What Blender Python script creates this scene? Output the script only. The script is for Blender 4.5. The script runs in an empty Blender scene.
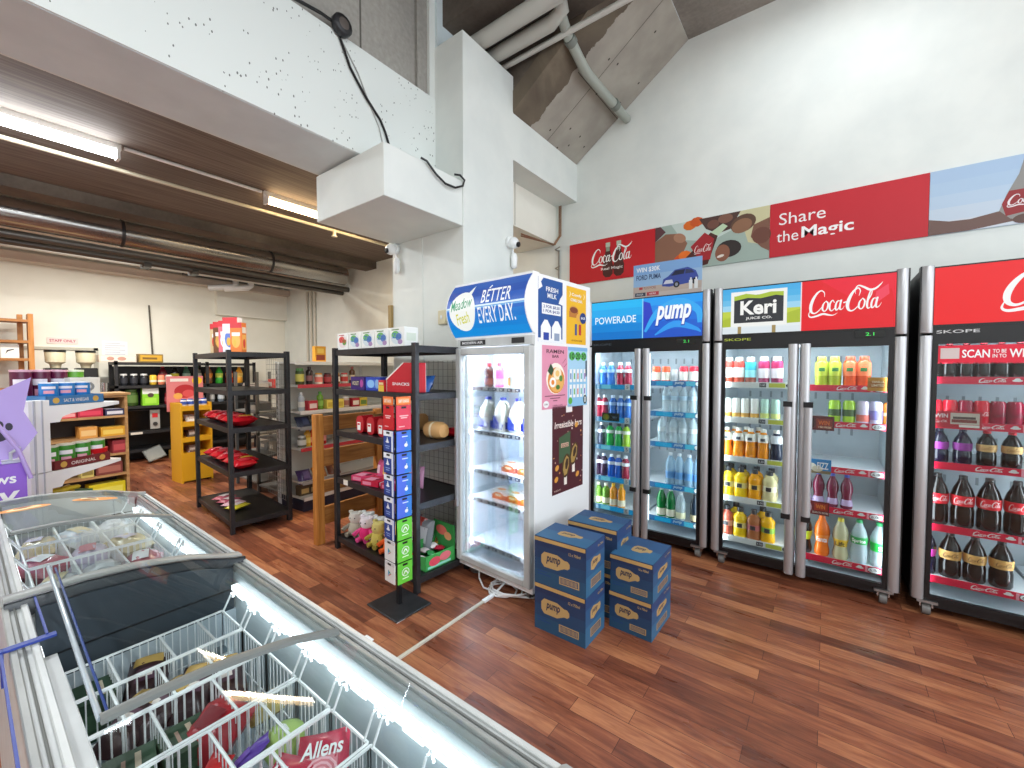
import bpy, bmesh, math, random
from math import pi, sin, cos, radians
from mathutils import Vector, Matrix
random.seed(11)
SC = bpy.context.scene
COL = SC.collection
# ------------------------------------------------------------------ materials
def lin(h):
    h = h.lstrip('#'); o = []
    for i in (0, 2, 4):
        c = int(h[i:i+2], 16) / 255
        o.append(c / 12.92 if c <= .04045 else ((c + .055) / 1.055) ** 2.4)
    return (o[0], o[1], o[2], 1)
_M = {}
def mat(h, rough=.5, metal=0., emit=0., spec=.5, alpha=1.):
    k = (h, rough, metal, emit, spec, alpha)
    if k in _M: return _M[k]
    m = bpy.data.materials.new('surface_' + h.lstrip('#')); m.use_nodes = True
    b = m.node_tree.nodes['Principled BSDF']
    b.inputs['Base Color'].default_value = lin(h)
    b.inputs['Roughness'].default_value = rough
    b.inputs['Metallic'].default_value = metal
    b.inputs['Specular IOR Level'].default_value = spec
    b.inputs['Alpha'].default_value = alpha
    if emit:
        b.inputs['Base Color'].default_value = (0, 0, 0, 1)
        b.inputs['Emission Color'].default_value = lin(h)
        b.inputs['Emission Strength'].default_value = emit
    _M[k] = m
    return m
def P(h): return mat(h, .55)                 # printed paper / card
def LIT(h, e=.92): return mat(h, .4, 0, e)   # back-lit print
def nodes_mat(name):
    m = bpy.data.materials.new(name); m.use_nodes = True
    nt = m.node_tree; return m, nt, nt.nodes['Principled BSDF']
def N(nt, t, **kw):
    n = nt.nodes.new(t)
    for k, v in kw.items():
        if k in n.inputs: n.inputs[k].default_value = v
        else: setattr(n, k, v)
    return n
def ramp(nt, fac, stops):
    r = nt.nodes.new('ShaderNodeValToRGB'); e = r.color_ramp.elements
    while len(e) < len(stops): e.new(.5)
    for i, (p, c) in enumerate(stops): e[i].position = p; e[i].color = lin(c)
    nt.links.new(fac, r.inputs[0]); return r.outputs[0]
def pos(nt, scale=(1, 1, 1), rot=(0, 0, 0)):
    g = nt.nodes.new('ShaderNodeNewGeometry'); mp = nt.nodes.new('ShaderNodeMapping')
    mp.inputs['Scale'].default_value = scale; mp.inputs['Rotation'].default_value = rot
    nt.links.new(g.outputs['Position'], mp.inputs['Vector']); return mp.outputs[0]
def mixc(nt, fac, a, b, mode='MIX'):
    x = nt.nodes.new('ShaderNodeMix'); x.data_type = 'RGBA'; x.blend_type = mode
    for s, i in ((fac, 0), (a, 6), (b, 7)):
        if isinstance(s, (int, float)): x.inputs[i].default_value = s
        elif isinstance(s, str): x.inputs[i].default_value = lin(s)
        else: nt.links.new(s, x.inputs[i])
    return x.outputs[2]
def bump(nt, b, h, s, d=.01):
    x = N(nt, 'ShaderNodeBump', Strength=s, Distance=d); nt.links.new(h, x.inputs['Height']); nt.links.new(x.outputs[0], b.inputs['Normal'])

def m_noise(name, c1, c2, scale=(6, 6, 6), detail=4, rough=.6, bmp=0., metal=0., spec=.5, lo=.35, hi=.65):
    m, nt, b = nodes_mat(name)
    n = N(nt, 'ShaderNodeTexNoise', Scale=1., Detail=detail)
    nt.links.new(pos(nt, scale), n.inputs['Vector'])
    nt.links.new(ramp(nt, n.outputs[0], [(lo, c1), (hi, c2)]), b.inputs['Base Color'])
    b.inputs['Roughness'].default_value = rough; b.inputs['Metallic'].default_value = metal
    b.inputs['Specular IOR Level'].default_value = spec
    if bmp: bump(nt, b, n.outputs[0], bmp)
    return m
W_PAINT = m_noise('white_wall_paint', '#d9deda', '#e2e6e1', (3, 3, 3), 6, .7, .05)
W_CREAM = m_noise('cream_wall_paint', '#e8e6da', '#efeee3', (2, 2, 2), 5, .7, .05)
W_SOFT = m_noise('bounce_offset_white', '#ccd8da', '#d6e2e4', (4, 4, 4), 6, .75, .06)  # tint cooled and lightened to cancel warm floor bounce on the beam underside
W_TAN = m_noise('tan_wall_paint', '#c9beb2', '#d3c9bd', (2, 2, 2), 5, .75)
def speckled():
    m, nt, b = nodes_mat('pitted_white_concrete')
    v = N(nt, 'ShaderNodeTexVoronoi', Scale=1.); nt.links.new(pos(nt, (22, 42, 24), (.6, 0, 0)), v.inputs['Vector'])
    n = N(nt, 'ShaderNodeTexNoise', Scale=1., Detail=2.); nt.links.new(pos(nt, (2.2, 2.2, 2.2)), n.inputs['Vector'])
    a = N(nt, 'ShaderNodeMath', operation='MULTIPLY'); nt.links.new(n.outputs[0], a.inputs[0]); a.inputs[1].default_value = .29
    l = N(nt, 'ShaderNodeMath', operation='LESS_THAN'); nt.links.new(v.outputs['Distance'], l.inputs[0]); nt.links.new(a.outputs[0], l.inputs[1])
    n2 = N(nt, 'ShaderNodeTexNoise', Scale=1., Detail=3.); nt.links.new(pos(nt, (7, 7, 7)), n2.inputs['Vector'])
    g = N(nt, 'ShaderNodeMath', operation='GREATER_THAN'); nt.links.new(n2.outputs[0], g.inputs[0]); g.inputs[1].default_value = .5
    mu = N(nt, 'ShaderNodeMath', operation='MULTIPLY'); nt.links.new(l.outputs[0], mu.inputs[0]); nt.links.new(g.outputs[0], mu.inputs[1])
    nt.links.new(mixc(nt, mu.outputs[0], '#dfe5e1', '#6d736f'), b.inputs['Base Color'])
    b.inputs['Roughness'].default_value = .8
    return m
W_SPECK = speckled()
def concrete(name, c1, c2, c3, panel=None, sc=1.):
    m, nt, b = nodes_mat(name)
    n = N(nt, 'ShaderNodeTexNoise', Scale=1.3 * sc, Detail=8., Roughness=.6); nt.links.new(pos(nt), n.inputs['Vector'])
    c = ramp(nt, n.outputs[0], [(.3, c1), (.5, c2), (.7, c3)])
    n2 = N(nt, 'ShaderNodeTexNoise', Scale=30., Detail=3.); nt.links.new(pos(nt), n2.inputs['Vector'])
    c = mixc(nt, .25, c, n2.outputs[0], 'OVERLAY')
    nt.links.new(c, b.inputs['Base Color']); b.inputs['Roughness'].default_value = .9
    bump(nt, b, n2.outputs[0], .1)
    return m
CONC = concrete('raw_concrete', '#7d766f', '#8f8880', '#a29b92')
CONC_DARK = concrete('stained_concrete', '#4b433c', '#5f564d', '#786d60')
CONC_WALL = concrete('grey_concrete_panel', '#8d8a83', '#9a9790', '#a6a39b', sc=.7)
def slope_mat():
    m, nt, b = nodes_mat('half_painted_concrete_slab')
    p = pos(nt); s = N(nt, 'ShaderNodeSeparateXYZ'); nt.links.new(p, s.inputs[0])
    n = N(nt, 'ShaderNodeTexNoise', Scale=9., Detail=5.); nt.links.new(p, n.inputs['Vector'])
    k = N(nt, 'ShaderNodeMath', operation='MULTIPLY_ADD'); nt.links.new(n.outputs[0], k.inputs[0]); k.inputs[1].default_value = .16; nt.links.new(s.outputs[1], k.inputs[2])
    g = N(nt, 'ShaderNodeMath', operation='GREATER_THAN'); nt.links.new(k.outputs[0], g.inputs[0]); g.inputs[1].default_value = 3.36
    n1 = N(nt, 'ShaderNodeTexNoise', Scale=1.6, Detail=7., Distortion=1.2); nt.links.new(p, n1.inputs['Vector'])
    dark = ramp(nt, n1.outputs[0], [(.32, '#574c42'), (.5, '#6d6253'), (.68, '#8a7d6b')])
    n3 = N(nt, 'ShaderNodeTexNoise', Scale=4., Detail=8.); nt.links.new(p, n3.inputs['Vector'])
    lite = ramp(nt, n3.outputs[0], [(.35, '#9b958b'), (.65, '#aca69b')])
    nt.links.new(mixc(nt, g.outputs[0], dark, lite), b.inputs['Base Color']); b.inputs['Roughness'].default_value = .9
    return m
SLAB = slope_mat()
def floor_mat():
    m, nt, b = nodes_mat('red_brown_plank_floor')
    p = pos(nt)
    br = N(nt, 'ShaderNodeTexBrick', Scale=1., offset=.37, offset_frequency=2, squash=1.)
    for k, v in (('Color1', (0, 0, 0, 1)), ('Color2', (1, 1, 1, 1)), ('Mortar', (.5, .5, .5, 1)), ('Mortar Size', .0011), ('Mortar Smooth', 0.), ('Bias', 0.), ('Brick Width', .62), ('Row Height', .085)): br.inputs[k].default_value = v
    nt.links.new(p, br.inputs['Vector'])
    n = N(nt, 'ShaderNodeTexNoise', Scale=1., Detail=6., Roughness=.65, Distortion=.6); nt.links.new(pos(nt, (5, 48, 1)), n.inputs['Vector'])
    n2 = N(nt, 'ShaderNodeTexNoise', Scale=1., Detail=4.); nt.links.new(pos(nt, (2.2, 11, 1)), n2.inputs['Vector'])
    a = N(nt, 'ShaderNodeMath', operation='MULTIPLY'); nt.links.new(br.outputs['Color'], a.inputs[0]); a.inputs[1].default_value = .34
    a2 = N(nt, 'ShaderNodeMath', operation='MULTIPLY_ADD'); nt.links.new(n.outputs[0], a2.inputs[0]); a2.inputs[1].default_value = .72; nt.links.new(a.outputs[0], a2.inputs[2])
    a3 = N(nt, 'ShaderNodeMath', operation='MULTIPLY_ADD'); nt.links.new(n2.outputs[0], a3.inputs[0]); a3.inputs[1].default_value = .4; nt.links.new(a2.outputs[0], a3.inputs[2])
    c = ramp(nt, a3.outputs[0], [(.38, '#43241c'), (.58, '#6c3c2a'), (.74, '#8a5037'), (.96, '#b27650')])
    c = mixc(nt, br.outputs['Fac'], c, '#3d1c16')
    nt.links.new(c, b.inputs['Base Color'])
    b.inputs['Roughness'].default_value = .33; b.inputs['Specular IOR Level'].default_value = .45
    r = ramp(nt, n2.outputs[0], [(.3, '#8a8a8a'), (.7, '#b4b4b4')]); nt.links.new(r, b.inputs['Roughness'])
    bump(nt, b, n.outputs[0], .06)
    return m
FLOOR = floor_mat()
def fibre_ceiling():
    m, nt, b = nodes_mat('brown_fibre_board_ceiling')
    n = N(nt, 'ShaderNodeTexNoise', Scale=1., Detail=6.); nt.links.new(pos(nt, (60, 1.5, 1)), n.inputs['Vector'])
    nt.links.new(ramp(nt, n.outputs[0], [(.3, '#544a43'), (.5, '#6b6058'), (.7, '#7e736a')]), b.inputs['Base Color'])
    b.inputs['Roughness'].default_value = .8
    return m
FIBRE = fibre_ceiling()
def wood(name, c1, c2, c3, axis):
    m, nt, b = nodes_mat(name)
    sc = [30, 30, 30]; sc[axis] = 2.5
    n = N(nt, 'ShaderNodeTexNoise', Scale=1., Detail=5., Distortion=.8); nt.links.new(pos(nt, sc), n.inputs['Vector'])
    nt.links.new(ramp(nt, n.outputs[0], [(.3, c1), (.5, c2), (.7, c3)]), b.inputs['Base Color']); b.inputs['Roughness'].default_value = .5
    return m
PINE_Z = wood('pine_upright', '#a5672a', '#bd7c36', '#cf9450', 2)
PINE_Y = wood('pine_board', '#8f5a28', '#a66c32', '#ba8245', 1)
OAK_Y = wood('oak_laminate', '#9c7448', '#ad8556', '#bd9768', 1)
def metal(name, c, rough, sc=(1, 1, 90)):
    m, nt, b = nodes_mat(name)
    n = N(nt, 'ShaderNodeTexNoise', Scale=1., Detail=3.); nt.links.new(pos(nt, sc), n.inputs['Vector'])
    b.inputs['Base Color'].default_value = lin(c); b.inputs['Metallic'].default_value = .85
    nt.links.new(ramp(nt, n.outputs[0], [(.3, '#%02x%02x%02x' % ((int(255 * (rough - .06)),) * 3)), (.7, '#%02x%02x%02x' % ((int(255 * (rough + .06)),) * 3))]), b.inputs['Roughness'])
    return m
SILVER = mat('#b2b2b4', .38, .55)
DUCT = metal('galvanised_duct', '#96938f', .5, (1, 30, 1))
CHROME = mat('#c8c8c8', .2, .9)
BLACK = m_noise('black_powder_coat', '#1b1c1f', '#26272a', (20, 20, 20), 3, .45)
BLACK2 = mat('#0d0d10', .4)
WHITE = mat('#eceeee', .4)
LINER = m_noise('white_fridge_liner', '#bcc7ce', '#c8d2d8', (5, 5, 5), 2, .35)
GREYP = m_noise('grey_plastic', '#8f918e', '#9b9d9a', (9, 9, 9), 3, .45)
LGREY = m_noise('light_grey_plastic', '#b9bcba', '#c5c8c6', (9, 9, 9), 3, .4)
WIRE = mat('#f2f4f4', .35)
def thin_glass(name, tint, refl, rough=.02):
    m = bpy.data.materials.new(name); m.use_nodes = True; nt = m.node_tree; nt.nodes.clear()
    o = nt.nodes.new('ShaderNodeOutputMaterial'); t = nt.nodes.new('ShaderNodeBsdfTransparent'); g = nt.nodes.new('ShaderNodeBsdfGlossy')
    t.inputs[0].default_value = lin(tint); g.inputs['Roughness'].default_value = rough
    f = nt.nodes.new('ShaderNodeFresnel'); f.inputs[0].default_value = 1.45
    k = N(nt, 'ShaderNodeMath', operation='MULTIPLY'); nt.links.new(f.outputs[0], k.inputs[0]); k.inputs[1].default_value = refl
    x = nt.nodes.new('ShaderNodeMixShader'); nt.links.new(k.outputs[0], x.inputs[0]); nt.links.new(t.outputs[0], x.inputs[1]); nt.links.new(g.outputs[0], x.inputs[2]); nt.links.new(x.outputs[0], o.inputs[0])
    return m
GLASS = thin_glass('clear_door_glass', '#f4f8f8', .7)
LIDGLASS = thin_glass('freezer_lid_glass', '#eef4f4', .45)
def clear_plastic(name, tint, body):
    m = bpy.data.materials.new(name); m.use_nodes = True; nt = m.node_tree
    b = nt.nodes['Principled BSDF']; b.inputs['Base Color'].default_value = lin(tint); b.inputs['Roughness'].default_value = .15; b.inputs['Alpha'].default_value = body
    return m
CLEAR = clear_plastic('clear_water_plastic', '#cfe3ea', .5)
CLEARBLUE = clear_plastic('pale_blue_water_plastic', '#a8cfe8', .55)
# ------------------------------------------------------------------ geometry helpers
_T = {}
def text_geo(s, bold=0., shear=0.):
    k = (s, bold, shear)
    if k in _T: return _T[k]
    cu = bpy.data.curves.new('lettering', 'FONT'); cu.body = s; cu.offset = bold; cu.shear = shear; cu.resolution_u = 3
    cu.fill_mode = 'FRONT'
    ob = bpy.data.objects.new('lettering', cu); COL.objects.link(ob)
    me = ob.to_mesh()
    vs = [(v.co.x, v.co.y) for v in me.vertices]; fs = [tuple(p.vertices) for p in me.polygons]
    ob.to_mesh_clear(); bpy.data.objects.remove(ob); bpy.data.curves.remove(cu)
    x0 = min(v[0] for v in vs); x1 = max(v[0] for v in vs); y0 = min(v[1] for v in vs); y1 = max(v[1] for v in vs)
    _T[k] = ([((v[0] - x0) / (x1 - x0), (v[1] - y0) / (y1 - y0)) for v in vs], fs)
    return _T[k]
class Fr:
    """a flat (or bulging, or cylindrical) place to print on: origin, right, up"""
    def __init__(s, o, u, v, bulge=None, cyl=None):
        s.o = Vector(o); s.u = Vector(u).normalized(); s.v = Vector(v).normalized(); s.n = s.u.cross(s.v); s.b = bulge; s.c = cyl
    def pt(s, a, b, h):
        if s.c:
            R = s.c + h; t = a / s.c
            return s.o + s.u * (R * sin(t)) + s.n * (R * cos(t)) + s.v * b
        if s.b: h += s.b[0] * max(0, 1 - ((b - s.b[1]) / s.b[1]) ** 2)
        return s.o + s.u * a + s.v * b + s.n * h
class MB:
    def __init__(s): s.v = []; s.f = []; s.m = []; s.mats = []; s.sm = []; s.k = 0
    def mi(s, m):
        if m not in s.mats: s.mats.append(m)
        return s.mats.index(m)
    def add(s, vs, fs, m, smooth=False, M=None):
        o = len(s.v); i = s.mi(m)
        for v in vs:
            v = Vector(v); s.v.append(M @ v if M else v)
        for f in fs: s.f.append(tuple(o + j for j in f)); s.m.append(i); s.sm.append(smooth)
        return s
    def box(s, x0, y0, z0, x1, y1, z1, m, M=None):
        v = [(x, y, z) for z in (z0, z1) for y in (y0, y1) for x in (x0, x1)]
        return s.add(v, [(0, 2, 3, 1), (4, 5, 7, 6), (0, 1, 5, 4), (2, 6, 7, 3), (0, 4, 6, 2), (1, 3, 7, 5)], m, M=M)
    def tube(s, pts, r, m, n=6, closed=False, rr=None):
        pts = [Vector(p) for p in pts]; L = len(pts); vs = []; fs = []; a = None
        for i, p in enumerate(pts):
            if closed: d = pts[(i + 1) % L] - pts[i - 1]
            else: d = pts[min(i + 1, L - 1)] - pts[max(i - 1, 0)]
            d.normalize()
            if a is None:
                a = d.orthogonal().normalized()
            else:
                a = (a - d * a.dot(d)); a = a.normalized() if a.length > 1e-6 else d.orthogonal().normalized()
            b = d.cross(a); R = rr[i] if rr else r
            vs += [p + (a * cos(2 * pi * k / n + pi / n) + b * sin(2 * pi * k / n + pi / n)) * R for k in range(n)]
        for i in range(L if closed else L - 1):
            j = (i + 1) % L
            fs += [(i * n + k, i * n + (k + 1) % n, j * n + (k + 1) % n, j * n + k) for k in range(n)]
        if not closed: fs += [tuple(range(n - 1, -1, -1)), tuple((L - 1) * n + k for k in range(n))]
        return s.add(vs, fs, m, n > 5)
    def lathe(s, prof, m, n=14, M=None, o=(0, 0, 0), ax='z', sq=None, flat=1.):
        vs = []; fs = []
        for r, z in prof:
            for k in range(n):
                t = 2 * pi * k / n; c, d = cos(t), sin(t)
                if sq:
                    q = (abs(c) ** sq + abs(d) ** sq) ** (-1 / sq); c *= q; d *= q
                p = (r * c, r * d * flat, z)
                if ax == 'x': p = (z, p[0], p[1])
                if ax == 'y': p = (p[1], z, p[0])
                vs.append((p[0] + o[0], p[1] + o[1], p[2] + o[2]))
        for i in range(len(prof) - 1):
            fs += [(i * n + k, i * n + (k + 1) % n, (i + 1) * n + (k + 1) % n, (i + 1) * n + k) for k in range(n)]
        if prof[0][0] > 1e-5: fs.append(tuple(range(n - 1, -1, -1)))
        if prof[-1][0] > 1e-5: fs.append(tuple((len(prof) - 1) * n + k for k in range(n)))
        return s.add(vs, fs, m, True, M)
    def prism(s, poly, fr, d, m):
        """polygon in frame fr, thickness d along -normal"""
        n = len(poly); vs = [fr.pt(a, b, 0) for a, b in poly] + [fr.pt(a, b, -d) for a, b in poly]
        return s.add(vs, [tuple(range(n)), tuple(range(2 * n - 1, n - 1, -1))] + [(i, n + i, n + (i + 1) % n, (i + 1) % n) for i in range(n)], m)
    # --- printing on a frame (h = height of ink above the face)
    def lift(s, h): s.k += 1; return h + s.k * 1.5e-5
    def poly(s, fr, pts, m, h=.0006):
        h = s.lift(h)
        return s.add([fr.pt(a, b, h) for a, b in pts], [tuple(range(len(pts)))], m)
    def rect(s, fr, a, b, w, hh, m, h=.0006, nx=1, ny=1):
        h = s.lift(h); vs = [fr.pt(a + w * i / nx, b + hh * j / ny, h) for j in range(ny + 1) for i in range(nx + 1)]
        return s.add(vs, [(j * (nx + 1) + i, j * (nx + 1) + i + 1, (j + 1) * (nx + 1) + i + 1, (j + 1) * (nx + 1) + i) for j in range(ny) for i in range(nx)], m)
    def ell(s, fr, a, b, ra, rb, m, h=.0008, n=18, rot=0.):
        if fr.b:
            h = s.lift(h); K = 14; vs = []
            for i in range(K + 1):
                t = pi * i / K; vs += [fr.pt(a - ra * sin(t), b - rb * cos(t), h), fr.pt(a + ra * sin(t), b - rb * cos(t), h)]
            return s.add(vs, [(2 * i, 2 * i + 1, 2 * i + 3, 2 * i + 2) for i in range(K)], m)
        c, d = cos(rot), sin(rot); q = [(ra * cos(2 * pi * k / n), rb * sin(2 * pi * k / n)) for k in range(n)]
        return s.poly(fr, [(a + x * c - y * d, b + x * d + y * c) for x, y in q], m, h)
    def text(s, fr, t, a, b, w, hh, m, h=.001, bold=0., shear=0., rot=0.):
        h = s.lift(h); vs, fs = text_geo(t, bold, shear); c, d = cos(rot), sin(rot)
        return s.add([fr.pt(a + x * w * c - y * hh * d, b + x * w * d + y * hh * c, h) for x, y in vs], fs, m)
    def ribbon(s, fr, pts, m, h=.001, sub=5, n0=0):
        """calligraphic stroke: points (a, b, width), smooth through them"""
        q = []
        for i in range(len(pts) - 1):
            p0, p1, p2, p3 = pts[max(i - 1, 0)], pts[i], pts[i + 1], pts[min(i + 2, len(pts) - 1)]
            for k in range(sub):
                t = k / sub
                q.append(tuple(.5 * (2 * p1[j] + (p2[j] - p0[j]) * t + (2 * p0[j] - 5 * p1[j] + 4 * p2[j] - p3[j]) * t * t + (3 * p1[j] - p0[j] - 3 * p2[j] + p3[j]) * t ** 3) for j in range(3)))
        q.append(pts[-1]); vs = []; h = s.lift(h)
        for i, (a, b, w) in enumerate(q):
            a0, b0 = q[max(i - 1, 0)][:2]; a1, b1 = q[min(i + 1, len(q) - 1)][:2]
            dx, dy = a1 - a0, b1 - b0; l = math.hypot(dx, dy) or 1; w = max(w, 0) / 2
            vs += [fr.pt(a - dy / l * w, b + dx / l * w, h), fr.pt(a + dy / l * w, b - dx / l * w, h)]
        return s.add(vs, [(2 * i + 1, 2 * i + 3, 2 * i + 2, 2 * i) for i in range(len(q) - 1)], m)
    def script(s, fr, a, b, w, hh, m, h=.0012, sub=4, fine=True):
        """flowing cola lettering in a box (a, b, w, hh)"""
        for k, st in enumerate(COLA):
            s.ribbon(fr, [(a + x * w / 10, b + y * hh / 3.6, t * w / 10) for x, y, t in st], m, h + k * .00002, sub if fine else 2)
        return s
    def build(s, name, parent=None, loc=None, rotz=0., bevel=0., label=None, cat=None, group=None, kind=None, seg=1):
        me = bpy.data.meshes.new(name); me.from_pydata([tuple(v) for v in s.v], [], s.f)
        for m in s.mats: me.materials.append(m)
        me.polygons.foreach_set('material_index', s.m); me.polygons.foreach_set('use_smooth', s.sm); me.update()
        if any(s.sm): me.set_sharp_from_angle(angle=radians(50))
        o = bpy.data.objects.new(name, me); COL.objects.link(o)
        if parent: o.parent = parent
        if loc: o.location = loc
        o.rotation_euler.z = rotz
        if bevel:
            bv = o.modifiers.new('edge', 'BEVEL'); bv.width = bevel; bv.segments = seg; bv.limit_method = 'ANGLE'; bv.angle_limit = radians(40)
        return tag(o, label, cat, group, kind)
COLA = [
 [(2.35, 2.45, .05), (2.3, 2.95, .14), (1.85, 3.2, .2), (1.25, 2.9, .3), (.7, 2.2, .42), (.42, 1.45, .46), (.5, .85, .36), (.95, .62, .22), (1.5, .85, .16), (2.0, 1.3, .08)],
 [(.3, .95, .06), (.15, .45, .16), (.5, .2, .24), (1.3, .3, .3), (2.2, .5, .34), (3.0, .35, .26), (3.6, .3, .14), (4.2, .55, .03)],
 [(2.55, 1.95, .1), (2.2, 1.6, .22), (2.1, 1.05, .26), (2.4, .8, .16), (2.75, 1.1, .2), (2.85, 1.7, .22), (2.55, 1.98, .12), (2.75, 1.75, .06), (3.1, 1.7, .05)],
 [(3.75, 1.7, .12), (3.5, 2.0, .16), (3.15, 1.65, .24), (3.1, 1.05, .26), (3.4, .8, .16), (3.85, 1.15, .08)],
 [(4.55, 1.85, .12), (4.15, 1.85, .2), (3.9, 1.3, .26), (4.0, .85, .2), (4.35, 1.1, .14), (4.6, 1.8, .1)],
 [(4.68, 2.0, .24), (4.5, 1.3, .26), (4.55, .9, .2), (4.9, 1.0, .08), (5.1, 1.3, .04)],
 [(4.95, 1.62, .2), (5.35, 1.72, .2)],
 [(7.0, 2.3, .06), (7.15, 2.85, .16), (6.8, 3.15, .22), (6.2, 2.75, .34), (5.7, 2.0, .46), (5.5, 1.3, .46), (5.7, .78, .34), (6.2, .68, .2), (6.8, 1.05, .12), (7.1, 1.4, .05)],
 [(6.55, 2.5, .05), (6.5, 3.05, .12), (6.9, 3.42, .2), (7.6, 3.2, .3), (8.4, 2.85, .36), (9.1, 2.95, .3), (9.7, 3.35, .16), (9.95, 3.6, .03)],
 [(7.45, 1.95, .1), (7.1, 1.6, .22), (7.0, 1.05, .26), (7.3, .8, .16), (7.65, 1.1, .2), (7.75, 1.7, .22), (7.45, 1.98, .12), (7.7, 1.7, .06), (8.0, 1.5, .06)],
 [(8.0, 1.4, .1), (8.5, 2.2, .16), (8.65, 2.65, .14), (8.45, 2.7, .16), (8.2, 2.0, .26), (8.05, 1.2, .28), (8.2, .82, .2), (8.55, 1.0, .06)],
 [(9.25, 1.85, .12), (8.85, 1.85, .2), (8.6, 1.3, .26), (8.7, .85, .2), (9.05, 1.1, .14), (9.3, 1.8, .1)],
 [(9.38, 2.0, .24), (9.2, 1.3, .26), (9.25, .88, .22), (9.6, 1.0, .1), (9.85, 1.35, .04)],
]
def tag(o, label=None, cat=None, group=None, kind=None):
    for k, v in (('label', label), ('category', cat), ('group', group), ('kind', kind)):
        if v: o[k] = v
    return o
def empty(name, loc, rotz=0., label=None, cat=None, group=None):
    o = bpy.data.objects.new(name, None); COL.objects.link(o); o.location = loc; o.rotation_euler.z = rotz; o.empty_display_size = .1
    return tag(o, label, cat, group)
KIDS = {}
def dup(root, loc, rotz=None, label=None, group=None):
    def cp(o, par):
        c = o.copy(); COL.objects.link(c)
        if par: c.parent = par
        for ch in o.children: cp(ch, c)
        return c
    r = cp(root, None); r.location = loc
    if rotz is not None: r.rotation_euler.z = rotz
    if label: r['label'] = label
    if group: r['group'] = group
    return r
class Kind:
    """a prototype: the first placement moves the original, the rest copy it"""
    def __init__(s, o): s.o = o; s.used = False
    def put(s, loc, label, rotz=0., group=None, cat=None):
        if s.used: o = dup(s.o, loc, rotz)
        else: o = s.o; o.location = loc; o.rotation_euler.z = rotz; s.used = True
        return tag(o, label, cat, group)
def struct(name, mb, label=None, **k):
    o = mb.build(name, label=label, **k); o['kind'] = 'structure'; return o
# ------------------------------------------------------------------ camera, world, light
cam = bpy.data.cameras.new('camera'); co = bpy.data.objects.new('camera', cam); COL.objects.link(co)
co.location = (0, 0, 1.45); co.rotation_euler = (radians(88), 0, radians(37)); cam.lens = 418 / 1024 * 36; cam.sensor_width = 36; cam.clip_start = .02
SC.camera = co
w = bpy.data.worlds.new('daylight'); SC.world = w; w.use_nodes = True
bg = w.node_tree.nodes['Background']; bg.inputs[0].default_value = lin('#dfeaf6'); bg.inputs[1].default_value = 1.2
SC.view_settings.view_transform = 'Standard'; SC.view_settings.look = 'None'; SC.view_settings.gamma = 1; SC.view_settings.use_curve_mapping = False
SC.view_settings.exposure = .1
SC.cycles.use_denoising = True
SC.cycles.max_bounces = 10; SC.cycles.diffuse_bounces = 5; SC.cycles.glossy_bounces = 3; SC.cycles.transparent_max_bounces = 24
SC.cycles.caustics_reflective = False; SC.cycles.caustics_refractive = False; SC.cycles.sample_clamp_indirect = 6
def area(name, loc, rot, sx, sy, power, col='#ffffff', parent=None):
    l = bpy.data.lights.new(name, 'AREA'); l.shape = 'RECTANGLE'; l.size = sx; l.size_y = sy; l.energy = power; l.color = lin(col)[:3]
    o = bpy.data.objects.new(name, l); COL.objects.link(o); o.location = loc; o.rotation_euler = rot
    if parent: o.parent = parent
    return o
# ------------------------------------------------------------------ the setting
WY = 4.16; WX = -9.1; FX = 3.4; LY = -3.2
struct('floor', MB().box(WX - .1, LY - .1, -.08, FX + .1, WY + .1, 0, FLOOR), 'red-brown wood plank shop floor')
m = MB(); m.box(WX - .12, WY, 0, FX, WY + .12, 4.7, W_PAINT)
struct('wall_right', m, 'tall white wall behind the drinks fridges')
m = MB(); m.box(WX - .12, LY, 0, WX, WY, 3.3, W_CREAM)
struct('wall_back', m, 'cream back wall of the low room')
m = MB(); m.box(-3.07, LY - .1, 0, FX, LY, 4.7, W_PAINT).box(WX, LY - .1, 0, -3.07, LY, 3.3, W_CREAM)
struct('wall_left', m, 'white side wall out of view')
m = MB()
m.box(FX, LY, 0, FX + .1, WY, .5, W_PAINT).box(FX, LY, 3.6, FX + .1, WY, 4.7, W_PAINT).box(FX, LY, .5, FX + .1, LY + .5, 3.6, W_PAINT).box(FX, WY - .5, .5, FX + .1, WY, 3.6, W_PAINT)
struct('wall_front', m, 'white shopfront wall around the large window')
wd = struct('window_1', MB().box(FX + .02, LY + .5, .5, FX + .08, LY + .56, 3.6, SILVER).box(FX + .02, WY - .56, .5, FX + .08, WY - .5, 3.6, SILVER).box(FX + .02, .4, .5, FX + .08, .46, 3.6, SILVER).box(FX + .02, LY + .56, .5, FX + .08, WY - .56, .56, SILVER).box(FX + .02, LY + .56, 3.54, FX + .08, WY - .56, 3.6, SILVER), 'aluminium framed shop window')
m = MB().box(FX + .045, LY + .56, .56, FX + .055, .4, 3.54, GLASS).box(FX + .045, .46, .56, FX + .055, WY - .56, 3.54, GLASS)
m.build('glass', wd)
m = MB(); m.box(-1.09, LY, 4.5, FX, WY, 4.62, CONC).box(-3.5, LY, 4.62, -1.09, 3.2, 4.74, CONC_DARK)
struct('ceiling', m, 'flat raw concrete ceiling')
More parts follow.
